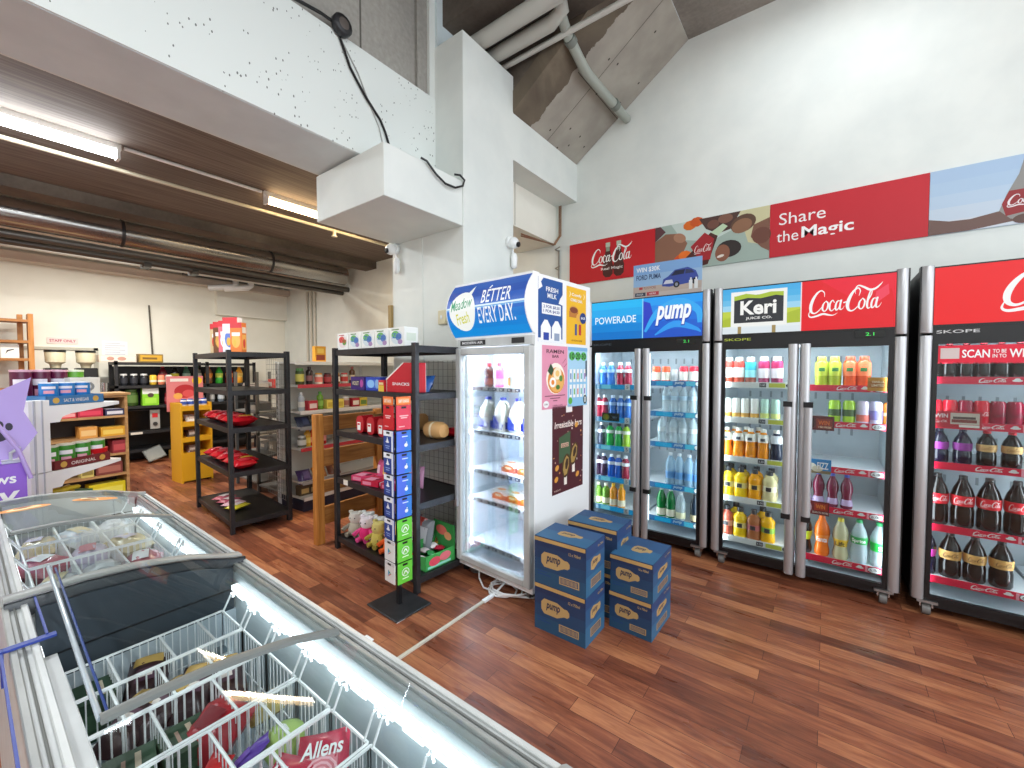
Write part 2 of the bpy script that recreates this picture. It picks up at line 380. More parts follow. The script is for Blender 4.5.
# sloped concrete slab beside the right wall
fr = Fr((-2.6, 4.155, 3.45), (1, 0, .693), (0, -1, 0))
m = MB(); L = 1.51 / cos(math.atan(.693))
m.prism([(0, 0), (L, 0), (L, 1.17), (0, 1.17)], fr, .15, SLAB)
for a0 in (.95,): m.rect(fr, .3, a0 - .35, L - .3, .006, mat('#5b554c', .9), .002)
for a0 in (.42, 1.0): m.rect(fr, a0, 0, .006, .6 if a0 < .9 else .85, mat('#5b554c', .9), .002)
for i in range(14): m.ell(fr, random.uniform(.4, L - .1), random.uniform(.1, .8), .012, .009, mat('#4a443c', .9), .003, 8)
m.prism([(-3.5, 3.75), (-2.3, 3.75), (-1.09, 4.56), (-1.09, 4.64), (-3.5, 4.64)], Fr((0, 2.995, 0), (1, 0, 0), (0, 0, 1)), .06, CONC_DARK)
struct('ceiling', m, 'sloping concrete slab, half stained and half painted')
m = MB(); m.box(-3.4, 2.42, 4.2, 1.2, 2.99, 4.6, CONC_DARK)
struct('ceiling', m, 'dark concrete beam under the ceiling above the column')
# partition: beam, column, boxed soffit, short beam
m = MB(); m.box(-3.07, LY, 2.9, -2.54, 2.36, 3.6, W_SPECK)
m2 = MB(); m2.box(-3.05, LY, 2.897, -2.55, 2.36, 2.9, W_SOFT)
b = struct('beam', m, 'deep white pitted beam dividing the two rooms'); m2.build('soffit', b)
m = MB(); m.box(-3.1, 2.355, 0, -2.24, 2.99, 4.0, W_PAINT)
m.box(-2.74, 2.349, 0, -2.7, 2.356, 2.54, W_PAINT)
struct('column', m, 'square white column between milk fridge and rack')
m = MB(); m.box(-3.06, 1.645, 2.545, -2.245, 2.355, 2.88, W_PAINT)
struct('trim_1', m, 'white boxed soffit projecting from the column', bevel=.004)
m = MB(); m.box(-2.5, 2.99, 3.29, -2.24, WY, 3.69, W_PAINT)
struct('beam', m, 'short white beam between column and fridge wall')
m = MB(); m.box(-3.07, 2.99, 2.87, -2.5, WY, 3.69, W_CREAM); m.box(-2.499, 3.36, 2.88, -2.496, 3.368, 3.29, P('#b5b0a6'))
struct('trim_2', m, 'cream boxed duct under the short beam')
# concrete wall standing on the beam, white piece beside the column
m = MB(); m.box(-2.9, LY, 3.6, -2.6, 2.2, 4.66, CONC_WALL)
for y in (1.72,): m.box(-2.601, y, 3.6, -2.598, y + .012, 4.62, mat('#5f5c56', .9))
struct('wall_partition', m, 'grey concrete wall panels above the beam')
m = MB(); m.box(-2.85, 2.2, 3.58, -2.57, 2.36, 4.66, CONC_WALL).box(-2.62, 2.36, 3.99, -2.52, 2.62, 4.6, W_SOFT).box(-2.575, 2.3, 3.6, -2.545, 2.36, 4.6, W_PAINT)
struct('column', m, 'narrow pale pier above the beam by the column')
# low room ceiling
m = MB(); m.box(-5.9, LY, 3.2, -3.07, WY, 3.3, FIBRE).box(WX, LY, 3.2, -5.9, WY, 3.3, W_TAN)
struct('ceiling', m, 'low brown fibre board ceiling')
m = MB(); m.box(-6.2, LY, 3.09, -5.9, WY, 3.2, CONC_DARK).box(-7.5, LY, 3.12, -6.9, WY, 3.2, CONC)
struct('beam', m, 'dark concrete beam across the low ceiling')
m = MB(); m.box(WX, LY, 2.95, WX + .25, WY, 3.06, W_TAN).box(WX, 2.91, 2.46, WX + .12, WY, 3.06, W_CREAM)
struct('trim_3', m, 'plaster band and bulkhead on the back wall')
m = MB(); m.box(WX, .55, 0, WX + .02, 1.3, 1.74, W_CREAM).box(WX, 1.28, 0, WX + .04, 1.33, 1.78, P('#b9b6a8')).box(WX, .4, 1.74, WX + .04, 1.33, 1.78, P('#b9b6a8'))
struct('door_1', m, 'cream staff door in the back wall')
# ------------------------------------------------------------------ services up high
def thing_mb(name, mb, label, cat, group=None, **k): return mb.build(name, label=label, cat=cat, group=group, **k)
def batten(y0, y1, lab, warm=False):
    r = empty('fluorescent_light', (-4.45, (y0 + y1) / 2, 3.2), 0, lab, 'ceiling light', 'fluorescent lights on the low ceiling'); h = (y1 - y0) / 2
    MB().box(-.018, -h, -.045, .018, h, 0, mat('#e8e8e4', .4)).build('light_body', r)
    MB().lathe([(.03, -h + .03), (.03, h - .03)], mat('#ffdca8' if warm else '#f4fbff', .4, 0, 34. if not warm else 18.), 10, o=(0, 0, -.085), ax='y').build('light_tube', r)
    for e in (-h + .01, h - .03): MB().box(-.04, e, -.12, .04, e + .02, -.04, WHITE).build('end_cap', r)
    area('fluorescent_glow', (0, 0, -.14), (0, 0, 0), .1, 2 * h, 55, '#ffe6c4' if warm else '#f4faff', r)
batten(-.55, .82, 'long white fluorescent tube at the upper left of the low ceiling')
batten(1.86, 3.2, 'warm fluorescent tube beside the boxed soffit', True)
batten(-2.6, -1.3, 'fluorescent tube furthest left on the low ceiling')
r = empty('fluorescent_light', (-7.25, 1.3, 3.118), 0, 'added light hidden behind the round duct to brighten the back wall', 'ceiling light', 'fluorescent lights on the low ceiling')  # unseen extra fixture, added to brighten the back wall
MB().box(-.06, -.7, -.05, .06, .7, 0, WHITE).build('light_body', r)
MB().lathe([(.015, -.66), (.015, .66)], mat('#fff6e4', .4, 0, 9.), 10, o=(0, 0, -.06), ax='y').build('light_tube', r)
area('fluorescent_glow', (0, 0, -.085), (0, 0, 0), .12, 1.3, 88, '#fffaf0', r)
def pipe(name, pts, r, m, lab, cat='pipe', n=10, group=None, hang=()):
    p = [Vector(q) for q in pts]
    mb = MB().tube(p, r, m, n)
    return thing_mb(name, mb, lab, cat, group)
GALV = mat('#b9b9ae', .45, .4)
YEL = mat('#cfc8b2', .45, .2)
sp_ = pipe('sprinkler_pipe', [(-4.72, LY + .1, 3.1), (-4.72, WY, 3.1)], .017, YEL, 'pale sprinkler pipe running below the brown ceiling')
m = MB().lathe([(.02, 0), (.02, .06), (.035, .065), (.035, .07)], YEL, 8, M=Matrix.Translation((-4.72, 2.75, 3.1)) @ Matrix.Rotation(pi, 4, 'X'))
m.build('sprinkler_head', sp_)
pipe('light_conduit', [(-4.45, .84, 3.185), (-4.45, 1.84, 3.185)], .014, WHITE, 'white conduit joining the two fluorescent lights')
r = empty('air_duct', (-6.6, .5, 3.03), 0, 'big round galvanised air duct under the low ceiling', 'duct')
mb = MB(); prof = []
for i in range(80):
    y = -3.6 + i * .09; prof += [(.148, y)]
mb.lathe(prof, DUCT, 20, ax='y'); mb.build('duct_body', r)
for y in (.68, 2.3):
    MB().lathe([(.15, y), (.154, y), (.154, y + .03), (.15, y + .03)], BLACK, 20, ax='y').box(-.004, y + .01, .14, .004, y + .02, .17, BLACK).build('strap', r)
m3 = []
for i, (x, z, rr) in enumerate(((-6.72, 2.84, .045), (-6.9, 2.8, .04), (-7.02, 2.84, .03))):
    pipe('service_pipe', [(x, LY + .1, z), (x, WY, z)], rr, mat('#57534e', .4, .5), ['thick dark pipe running just below the round duct', 'middle dark pipe behind the round duct', 'thin dark pipe furthest behind the round duct'][i], group='dark pipes under the duct')
for y in (1.45, 1.95):
    thing_mb('pipe_clamp', MB().box(-7.06, y, 2.74, -6.86, y + .07, 2.8, BLACK2), ['black pipe clamp left under the dark pipes', 'black pipe clamp right under the dark pipes'][y > 1.5], 'clamp')
pipe('cable_rail', [(-8.2, LY + .1, 3.0), (-8.2, WY, 3.0)], .022, mat('#d8d8d2', .35, .2), 'thin white rail under the ceiling near the back wall')
r = empty('air_conditioner', (-8.5, 2.95, 3.12), 0, 'white pipes hanging from a dark ceiling unit at the back', 'air conditioner')
MB().box(-.3, -.6, -.06, .3, .8, .05, BLACK).build('unit_body', r)
for dx, dy in ((0, .1), (.12, .3)):
    MB().tube([(dx, dy, -.02), (dx, dy, -.16), (dx, dy - .05, -.2), (dx - .2, dy - .35, -.24)], .05, WHITE, 10).build('pipe', r)
for i, x in enumerate((-8.1, -7.95, -7.82)):
    pipe('wall_conduit', [(x, WY - .03, 1.5), (x, WY - .03, 2.96)], .022, mat('#c6c2b6', .5), ['first grey conduit on the far cream wall', 'middle grey conduit on the far cream wall', 'last grey conduit on the far cream wall'][i], group='grey conduits on the far wall')
BIGP = mat('#b4b4ac', .5)
pipe('drain_pipe', [(-2.7, 2.6, 4.08), (-1.08, 2.6, 4.08), (-1.0, 2.62, 4.14), (-1.0, 2.72, 4.19)], .062, BIGP, 'thick pale waste pipe above the column', n=14)
pipe('drain_pipe', [(-2.7, 2.78, 4.07), (-1.72, 2.78, 4.07), (-1.62, 2.76, 4.1), (-1.6, 2.66, 4.18)], .055, BIGP, 'shorter pale waste pipe with an elbow above the column', n=14)
pipe('conduit_pipe', [(-2.7, 2.92, 4.06), (.5, 2.92, 4.06)], .022, mat('#c9c9c2', .5), 'thin pale conduit along the dark beam')
r = MB().tube([(-1.6, 2.6, 4.19), (-1.66, 2.8, 4.14), (-1.68, 2.95, 4.07), (-1.69, 3.24, 3.99), (-1.69, 3.34, 3.975), (-1.665, 4.14, 3.97)], .04, mat('#a4a9a0', .5, .15), 12).build('downpipe', label='grey bent downpipe crossing the sloped concrete slab', cat='pipe')
for p in ((-1.68, 3.0, 4.055), (-1.67, 3.85, 3.972)):
    MB().tube([Vector(p) + Vector((0, -.03, .003)), Vector(p) + Vector((0, .03, -.003))], .047, mat('#7d827b', .5, .3), 12).build('pipe_collar', r)
# copper pipes and wires by the short beam
for i in range(2):
    pipe('copper_pipe', [(-2.44 + i * .02, 4.12, 3.28), (-2.44 + i * .02, 4.12, 2.95), (-2.49 + i * .02, 4.08, 2.85), (-2.52, 3.5, 2.83 - .02 * i)], .008, mat('#8d6a50', .4, .5), ['outer copper pipe bending down beside the banner', 'inner copper pipe bending down beside the banner'][i], group='copper pipes under the short beam', n=6)
m = MB()
for z in (2.79, 2.58): m.tube([(-2.46, WY, z), (-2.46, WY - .09, z), (-2.4, WY - .09, z + .02)], .007, mat('#9a958c', .4, .6), 6)
m.tube([(-2.46, WY - .012, 2.8), (-2.46, WY - .012, 2.3)], .009, mat('#9a958c', .4, .6), 6)
thing_mb('wall_bracket', m, 'grey wall bracket with two hooks left of the red banner', 'bracket')
# cables and bell on the beam
r = empty('alarm_bell', (-2.52, 1.53, 3.63), 0, 'round black speaker hanging on the top edge of the white beam', 'speaker')
mm = Matrix.Rotation(radians(90), 4, 'Y')
MB().lathe([(.05, -.02), (.065, 0), (.065, .03), (.05, .045)], BLACK, 16, M=mm).build('speaker_body', r)
MB().lathe([(.035, .045), (.02, .05), (.0, .05)], mat('#5a534e', .5), 14, M=mm).build('speaker_cone', r)
pipe('cable', [(-2.535, .9, 3.61), (-2.53, 1.24, 3.615), (-2.52, 1.4, 3.63), (-2.52, 1.5, 3.63)], .011, BLACK2, 'thick black cable running along the beam top to the speaker', 'cable', 6)
pipe('cable', [(-2.53, 1.53, 3.57), (-2.528, 1.6, 3.42), (-2.53, 1.66, 3.35), (-2.526, 1.72, 3.28), (-2.53, 1.83, 3.19), (-2.528, 1.87, 3.12), (-2.53, 1.9, 3.05), (-2.535, 1.9, 2.9)], .009, BLACK2, 'black cable hanging down the beam face to the boxed soffit', 'cable', 6)
pipe('cable', [(-2.536, 1.54, 3.57), (-2.534, 1.66, 3.42), (-2.536, 1.76, 3.24), (-2.534, 1.82, 3.14), (-2.536, 1.89, 2.9)], .005, mat('#a9aaa6', .5), 'thin grey cable beside the black one on the beam', 'cable', 6)
pipe('cable', [(-2.238, 1.94, 2.89), (-2.225, 1.98, 2.88), (-2.22, 2.06, 2.82), (-2.22, 2.15, 2.785), (-2.22, 2.25, 2.79), (-2.22, 2.33, 2.83), (-2.22, 2.35, 2.88), (-2.22, 2.3, 2.9), (-2.238, 2.26, 2.895)], .008, BLACK2, 'black looped cable end on the face of the boxed soffit', 'cable', 6)
def dome(x, y, z, lab, d):
    r = empty('security_camera', (x, y, z), d, lab, 'security camera', 'white security cameras on the column')
    MB().lathe([(.045, 0), (.05, .01), (.05, .03), (.03, .04)], WHITE, 16, M=Matrix.Rotation(radians(90), 4, 'X')).build('mount', r)
    MB().lathe([(.0, -.05), (.025, -.043), (.045, -.02), (.05, .005), (.04, .03), (.0, .045)], WHITE, 16, M=Matrix.Translation((0, -.06, -.01)) @ Matrix.Rotation(radians(70), 4, 'X')).build('camera_ball', r)
    MB().lathe([(.0, 0), (.022, 0), (.022, .012), (.0, .016)], BLACK2, 14, M=Matrix.Translation((0, -.1, -.03)) @ Matrix.Rotation(radians(105), 4, 'X')).build('lens', r)
    MB().tube([(.02, -.03, -.04), (.035, -.025, -.12)], .008, WHITE, 6).build('bracket', r)
    MB().lathe([(.01, -.2), (.028, -.18), (.03, -.1), (.02, -.07), (.005, -.06)], WHITE, 10, o=(.04, -.03, -.02)).build('junction_pod', r)
dome(-3.04, 2.35, 2.5, 'white dome security camera below the boxed soffit corner', 0)
dome(-2.238, 2.92, 2.55, 'white dome security camera on the right edge of the column', radians(90))
thing_mb('wall_socket', MB().box(-2.5, 2.33, 1.81, -2.42, 2.356, 1.92, P('#d8cfae')).box(-2.47, 2.326, 1.85, -2.45, 2.331, 1.88, WHITE), 'cream wall socket on the column left of the milk fridge', 'socket', bevel=.003)
thing_mb('wooden_strip', MB().box(-3.14, 2.33, 1.78, -3.1, 2.356, 2.02, mat('#9c8250', .6)), 'brown timber strip on the column corner above the rack', 'timber strip')
m = MB(); m.box(-1.69, .62, 0, -1.672, 1.95, .01, mat('#c9c4b6', .5))
m.box(-1.69, 1.93, 0, -1.665, 2.02, .014, WHITE)
thing_mb('floor_trunking', m, 'white cable trunking taped across the wood floor', 'cable cover')
m = MB()
for k in range(3):
    q = [(-1.66 + .02 * k + (.1 + .02 * k) * cos(t / 9 * 2 * pi), 2.1 + .015 * k + (.085 + .01 * k) * sin(t / 9 * 2 * pi), .012 + .012 * k + .004 * sin(t)) for t in range(9)]
    m.tube(q, .006, WHITE, 6, True)
m.tube([(-1.95, 2.2, .09), (-1.88, 2.12, .02), (-1.78, 2.05, .012), (-1.6, 2.06, .012), (-1.45, 2.14, .012), (-1.4, 2.25, .014)], .006, WHITE, 6)
m.tube([(-1.675, 1.98, .012), (-1.67, 2.05, .02), (-1.66, 2.15, .06), (-1.66, 2.3, .09)], .007, WHITE, 6)
thing_mb('power_cable', m, 'coiled white power cable under the milk fridge', 'cable')
thing_mb('paper_scrap', MB().box(-1.99, 1.47, 0, -1.93, 1.53, .006, WHITE).box(-1.975, 1.485, .006, -1.95, 1.515, .008, P('#a9a190')), 'small square white scrap on the floor by the card stand', 'scrap')
thing_mb('paper_scrap', MB().box(-1.985, 1.25, 0, -1.92, 1.272, .004, WHITE).box(-1.975, 1.285, 0, -1.91, 1.305, .004, WHITE), 'white tape scrap on the floor beside the freezer', 'scrap')
def flatsign(name, x, lab, cat, y0, y1, z0, z1):  # sign on the back wall
    return Fr((x, y0, z0), (0, 1, 0), (0, 0, 1)), y1 - y0, z1 - z0
f, W, H = flatsign('', WX + .012, '', '', .8, 1.12, 1.83, 1.92)
m = MB().box(WX, .8, 1.83, WX + .012, 1.12, 1.92, P('#ead6d2')); m.text(f, 'STAFF ONLY', .025, .025, W - .05, H - .05, P('#b0405e'), .001, .02)
thing_mb('staff_sign', m, 'small STAFF ONLY sign above the back wall door', 'sign')
m = MB().box(WX, 1.38, 1.62, WX + .006, 1.68, 1.9, P('#e9ebf0'))
f = Fr((WX + .006, 1.38, 1.62), (0, 1, 0), (0, 0, 1))
for k in range(7): m.rect(f, .03, .03 + k * .035, .18 + .06 * (k % 2), .008, P('#b9bcc8'))
thing_mb('paper_notice', m, 'white paper notice pinned above the black back shelf', 'notice')
pipe('wooden_stick', [(WX + .04, 1.99, 1.565), (WX + .03, 1.96, 2.52)], .012, mat('#4d463a', .6), 'thin dark stick standing against the back wall', 'stick', 6)
# daylight and lamps
area('window_daylight', (FX - .05, .5, 2.05), (0, radians(90), 0), 3.0, 6.0, 150, '#f3f8ff')
for i, (x, y) in enumerate(((.6, -1.6), (.1, 3.35), (2.4, .2))):  # first and last are unseen, added as fill light for the room
    r = empty('ceiling_batten', (x, y, 4.5), 0, ['added fill batten on the high ceiling behind the viewer', 'fluorescent batten on the high ceiling nearest the fridge wall', 'added fill batten on the high ceiling by the shop window'][i], 'ceiling light', 'battens on the high ceiling')
    MB().box(-.7, -.06, -.06, .7, .06, 0, WHITE).build('light_body', r)
    MB().lathe([(.02, -.66), (.02, .66)], mat('#f8fcff', .4, 0, 6.), 8, o=(0, 0, -.09), ax='x').build('light_tube', r)
    area('batten_glow', (0, 0, -.13), (0, 0, 0), 1.3, .14, (95, 15, 95)[i], '#f6fbff', r)
# ------------------------------------------------------------------ drinks fridges
FY = 3.38
RED = '#e3081c'
LED = mat('#f4fbff', .4, 0, 2.2)
def castor(x, y, r):
    c = MB().box(x - .045, y - .05, .085, x + .045, y + .05, .1, mat('#9a9a9a', .35, .8)).box(x - .03, y - .02, .05, x - .022, y + .02, .09, CHROME).box(x + .022, y - .02, .05, x + .03, y + .02, .09, CHROME).build('castor', r)
    MB().lathe([(.0, x - .018), (.034, x - .018), (.036, x), (.034, x + .018), (.0, x + .018)], mat('#6d6b68', .4), 14, o=(0, y, .036), ax='x').build('wheel', c)
def price_strip(r_shelf, x0, x1, y, z, kind):
    """printed ticket rail along the front of a shelf"""
    f = Fr((x0, y, z), (1, 0, 0), (0, 0, 1)); W = x1 - x0; m = MB(); H = .042
    if kind == 'blue':
        m.box(x0, y, z, x1, y + .006, z + H, LIT('#2b8fdc', .45)); m.rect(f, W * .18, .004, W * .3, H - .008, LIT('#19b6f0', .55)); m.rect(f, W * .72, .002, W * .16, H - .004, LIT('#58d2f6', .6))
        m.text(f, 'pump', W * .52, .01, W * .16, .024, WHITE, .0012, .02, .25)
        m.ell(f, W - .03, H / 2, .022, .017, WHITE, .0012); m.text(f, '3', W - .037, .012, .012, .018, BLACK2, .0016)
    elif kind == 'sport':
        m.box(x0, y, z, x1, y + .006, z + H, LIT('#1fa6e6', .5)); m.rect(f, W * .12, .004, W * .2, H - .008, LIT('#7bdcf7', .6)); m.rect(f, W * .62, -.004, .045, H + .01, WHITE, .001); m.text(f, '5', W * .62 + .013, .008, .018, .026, BLACK2, .0014)
    elif kind == 'white':
        m.box(x0, y, z, x1, y + .006, z + H, mat('#e9edea', .4)); m.rect(f, W * .63, .006, W * .22, H - .012, P('#c9cf4a'))
        m.rect(f, W * .5, .006, .042, H - .012, P('#2c3138')); m.text(f, '3.50', W * .5 + .005, .014, .032, .014, WHITE, .0012); m.ell(f, W - .035, H / 2, .03, .018, P('#2c3138'), .001); m.text(f, '4.00', W - .055, .014, .04, .013, WHITE, .0014)
    else:
        m.box(x0, y, z, x1, y + .006, z + H, mat('#dd1740', .4)); m.rect(f, W * .8, .002, .012, H - .004, P('#f2a0ae'))
        m.script(f, W * .42, .008, W * .24, .028, WHITE, .0012, fine=False); m.ell(f, W * .74, .022, .02, .006, WHITE, .0014, 10); m.ell(f, W * .74, .028, .012, .008, WHITE, .0016, 10)
        m.ell(f, W - .045, H / 2, .034, .02, P('#2a2c33'), .001); m.ell(f, W - .045, H / 2, .031, .017, WHITE, .0014); m.text(f, '6.00', W - .068, .013, .046, .016, BLACK2, .0018)
    m.build('price_strip', r_shelf)
def fridge(x0, w, label, cat, sl, sr, kl, kr, header, brand):
    r = empty('drinks_fridge', (x0, FY, 0), 0, label, cat, 'glass door drinks fridges along the white wall')
    D = .74
    m = MB(); m.box(0, .05, .1, .035, D, 2.03, BLACK).box(w - .035, .05, .1, w, D, 2.03, BLACK).box(.035, D - .03, .1, w - .035, D, 2.03, BLACK).box(.035, .06, 2.0, w - .035, D - .03, 2.03, BLACK).box(.035, .05, .07, w - .035, D - .03, .1, BLACK).box(.035, .05, 1.64, w - .035, .4, 1.66, BLACK)
    m.build('cabinet', r)
    m = MB(); m.box(.035, .06, .1, .06, D - .05, 1.64, LINER).box(w - .06, .06, .1, w - .035, D - .05, 1.64, LINER).box(.06, D - .06, .1, w - .06, D - .05, 1.64, LINER).box(.06, .06, 1.62, w - .06, D - .06, 1.64, LINER).box(.06, .06, .1, w - .06, D - .06, .115, LINER)
    ln = m.build('liner', r)
    m = MB()
    for zz in (1.5, 1.22, .95, .68, .4):
        for k in range(10): m.box(.15 + k * (w - .3) / 10, D - .062, zz, .165 + k * (w - .3) / 10, D - .0605, zz + .05, P('#8f979c'))
    m.build('air_slots', ln)
    for s in (0, 1):
        for (z0, z1) in ((1.66, 2.045), (.1, 1.645)):
            x = .028 if s == 0 else w - .028
            m = MB().lathe([(.028, z0), (.03, z0 + .004), (.03, z1 - .004), (.028, z1)], SILVER, 16, o=(x, .012, 0), flat=.8); m.build('corner_post', r)
        x = .002 if s == 0 else w - .002
        MB().box(x - .006, .0, .1, x + .006, .06, 2.045, BLACK2).build('edge_strip', r)
    MB().box(.056, .0, 1.695, w - .056, .06, 2.035, BLACK2).build('header_box', r)
    f = Fr((.056, 0, 1.705), (1, 0, 0), (0, 0, 1)); m = MB(); header(m, f, w - .112, .322); m.build('sign_panel', r)
    hb = MB().box(.05, .004, 1.62, w - .05, .06, 1.695, BLACK2).build('header_band', r)
    m = MB().box(w - .24, -.002, 1.645, w - .1, .004, 1.688, mat('#050507', .15)); fd = Fr((w - .24, -.002, 1.645), (1, 0, 0), (0, 0, 1)); m.text(fd, '2.1', .05, .012, .04, .02, LIT('#4dff6a', 1.), .001); m.build('temperature_display', hb)
    m = MB(); fb = Fr((.07, .004, 1.655), (1, 0, 0), (0, 0, 1)); m.text(fb, 'SKOPE', 0, 0, .17, .018, P(brand), .001, .01); m.build('maker_badge', hb)
    MB().box(.05, .03, .055, w - .05, .06, .1, BLACK2).build('kick_plate', r)
    for x in (.07, w - .07): castor(x, .04, r)
    for x in (.07, w - .07): castor(x, D - .08, r)
    c = w / 2
    for s, (a, b) in enumerate(((.058, c - .004), (c + .004, w - .058))):
        d = MB().box(a, .0, .105, a + .022, .03, 1.62, BLACK2).box(b - .022, 0, .105, b, .03, 1.62, BLACK2).box(a + .022, 0, .105, b - .022, .03, .13, BLACK2).box(a + .022, 0, 1.595, b - .022, .03, 1.62, BLACK2).build('door', r)
        MB().box(a + .022, .012, .13, b - .022, .018, 1.595, GLASS).build('door_glass', d)
        x = b - .03 if s == 0 else a + .03
        MB().lathe([(.026, .06), (.028, .065), (.028, 1.615), (.026, 1.62)], SILVER, 14, o=(x, -.008, 0), flat=.7).build('door_stile', d)
        hx = x - .022 if s == 0 else x + .022
        g = MB().lathe([(.024, .47), (.024, 1.2)], SILVER, 14, o=(hx, -.024, 0), flat=.75).build('handle', d)
        MB().box(hx - .026, -.042, 1.2, hx + .026, -.004, 1.235, BLACK2).build('handle_cap', d); MB().box(hx - .026, -.042, .44, hx + .026, -.004, .475, BLACK2).build('handle_cap', d)
        if s == 1 and header is hdr_wide:
            pass
        m = MB()
        e = b - .05 if s == 0 else a + .03
        m.box(e, .034, .2, e + .018, .05, 1.58, LED); m.build('light_strip', d)
    MB().box(.1, .062, 1.6, w - .1, .085, 1.615, LED).build('top_light', r)
    area('cabinet_glow', (w / 2, .075, 1.59), (radians(28), 0, 0), w * .85, .04, 3.6, '#eef7ff', r)
    for xx, ry in ((.075, -65), (c - .01, 65), (c + .01, -65), (w - .075, 65)):
        area('cabinet_glow', (xx, .075, .86), (radians(90), 0, radians(ry * .85)), .03, 1.4, 2.0, '#eef7ff', r)
    for s, (zs, k) in enumerate(((sl, kl), (sr, kr))):
        a, b = ((.065, c - .012), (c + .012, w - .065))[s]
        for i, z in enumerate(zs):
            m = MB().box(a, .085, z - .012, b, .6, z, mat('#e3e9ec', .35))
            sh = m.build('shelf', r); price_strip(sh, a, b, .078, z - .034, k)
    return r
def hdr_sport(m, f, W, H):
    h = W / 2
    for i, c in enumerate(('#0f74c9', '#1285d6', '#1496e2', '#17a7ec', '#1bb5f2')): m.rect(f, 0, H * i / 5, h - .004, H / 5, LIT(c, .95), .001)
    m.rect(f, h - .004, 0, .008, H, LIT('#8fd8f5'), .0012)
    for i, c in enumerate(('#1a53c4', '#1b60cf', '#1c70da', '#1c84e4', '#1f9aee')): m.rect(f, h + .004, H * i / 5, h - .004, H / 5, LIT(c, .95), .001)
    m.ribbon(f, [(h + .02, .05, .02), (h + .12, .2, .05), (h + .28, .27, .06), (h + .42, .2, .05), (W - .02, .1, .03)], LIT('#35a9f2'), .0016)
    m.ribbon(f, [(h + .1, .02, .01), (h + .25, .1, .05), (h + .4, .06, .03), (W - .01, .03, .01)], LIT('#2f9cf0'), .0016)
    m.poly(f, [(h + .004, .06), (h + .1, .13), (h + .06, .28), (h + .004, .3)], LIT('#2a3fc4'), .0014)
    m.text(f, 'POWERADE', .035, .135, h - .09, .06, LIT('#eaf8ff'), .002, .012)
    m.text(f, 'pump', h + .1, .085, .28, .17, LIT('#1746b4'), .002, .075, .28)
    m.text(f, 'pump', h + .105, .095, .27, .155, LIT('#f7fbff'), .003, .035, .28)
def hdr_mix(m, f, W, H):
    h = W / 2
    for i, c in enumerate(('#dfe9ee', '#e6eef0', '#b9cf3a', '#c3d345', '#9fd6f2', '#6cc0ec', '#4fb3e8', '#44aee8')): m.rect(f, 0, H * i / 8, h, H / 8, LIT(c, .9), .001)
    m.poly(f, [(0, .1), (.12, .14), (.3, .1), (h, .15), (h, .06), (0, .05)], LIT('#aebf33', .9), .0012)
    m.rect(f, .055, .05, h - .13, H - .075, LIT('#f1f2ee'), .0016); m.rect(f, .075, .075, h - .17, H - .13, LIT('#2b2e34'), .002)
    m.poly(f, [(.075, .265), (.075, .235), (.16, .25), (.24, .24), (.33, .255), (h - .095, .245), (h - .095, .275), (.3, .28), (.22, .265), (.15, .28)], LIT('#a9c23a'), .0024)
    for x in (.1, h - .16): m.rect(f, x, 0, .022, .05, LIT('#a08b58'), .0016)
    m.text(f, 'Keri', .115, .13, h - .25, .1, LIT('#f5f5f2'), .003, .03); m.text(f, 'JUICE CO.', .15, .093, h - .31, .022, LIT('#f5f5f2'), .003, .015)
    m.rect(f, h, 0, .006, H, LIT('#f6dfe2'), .0014)
    m.rect(f, h + .006, 0, h - .006, H, LIT(RED), .001)
    m.poly(f, [(h + .1, H), (h + .25, .2), (W - .02, .23), (W, .12), (W, H)], LIT('#ea1030'), .0012)
    m.poly(f, [(W - .1, .14), (W - .03, .2), (W - .035, .26), (W - .09, .22)], LIT('#f0405a'), .0014)
    m.script(f, h + .04, .075, h - .1, .2, LIT('#f6f6f6'), .002, 6)
def hdr_wide(m, f, W, H):
    m.rect(f, 0, 0, W, H, LIT('#ee0712'), .001); m.script(f, .25, .045, .62, .24, LIT('#f6f6f6'), .002, 8)
BLUEF = 'blue-topped fridge'; JUICEF = 'juice-and-cola fridge'; COLAF = 'rightmost red-topped fridge'
f1 = fridge(-1.722, 1.022, 'black double-door fridge with a blue lit header, left beside the milk fridge', 'fridge', [1.31, 1.02, .77, .49, .23], [1.35, 1.1, .85, .51, .23], 'sport', 'blue', hdr_sport, '#55606a')
f2 = fridge(-.675, 1.05, 'black double-door fridge with a half juice, half red cola header', 'fridge', [1.35, 1.09, .80, .50, .20], [1.34, 1.1, .8, .53, .19], 'white', 'red', hdr_mix, '#b9c840')
f3 = fridge(.425, 1.06, 'black drinks fridge with an all red header at the right end', 'fridge', [1.40, 1.14, .9, .53, .22], [1.40, 1.14, .9, .53, .22], 'red', 'red', hdr_wide, '#c9c9c9')
# sticker across the cola fridge door
m = MB(); m.box(.5, FY + .004, 1.49, .9, FY + .008, 1.585, P('#d31334')); f = Fr((.5, FY + .004, 1.49), (1, 0, 0), (0, 0, 1))
m.rect(f, .015, .02, .075, .06, P('#c9b9b6')); m.text(f, 'SCAN', .1, .025, .105, .045, WHITE, .0012, .02); m.text(f, 'TO BE', .215, .05, .05, .02, WHITE, .0012, .01); m.text(f, 'IN TO', .215, .024, .05, .02, WHITE, .0012, .01); m.text(f, 'WIN', .275, .025, .085, .045, WHITE, .0012, .02)
m.rect(f, .365, 0, .035, .095, P('#efe3e3'), .001); m.ell(f, .385, .03, .012, .008, P('#d31334'), .0014)
st = m.build('door_sticker', f3); st.location = (-.425, -FY, 0)
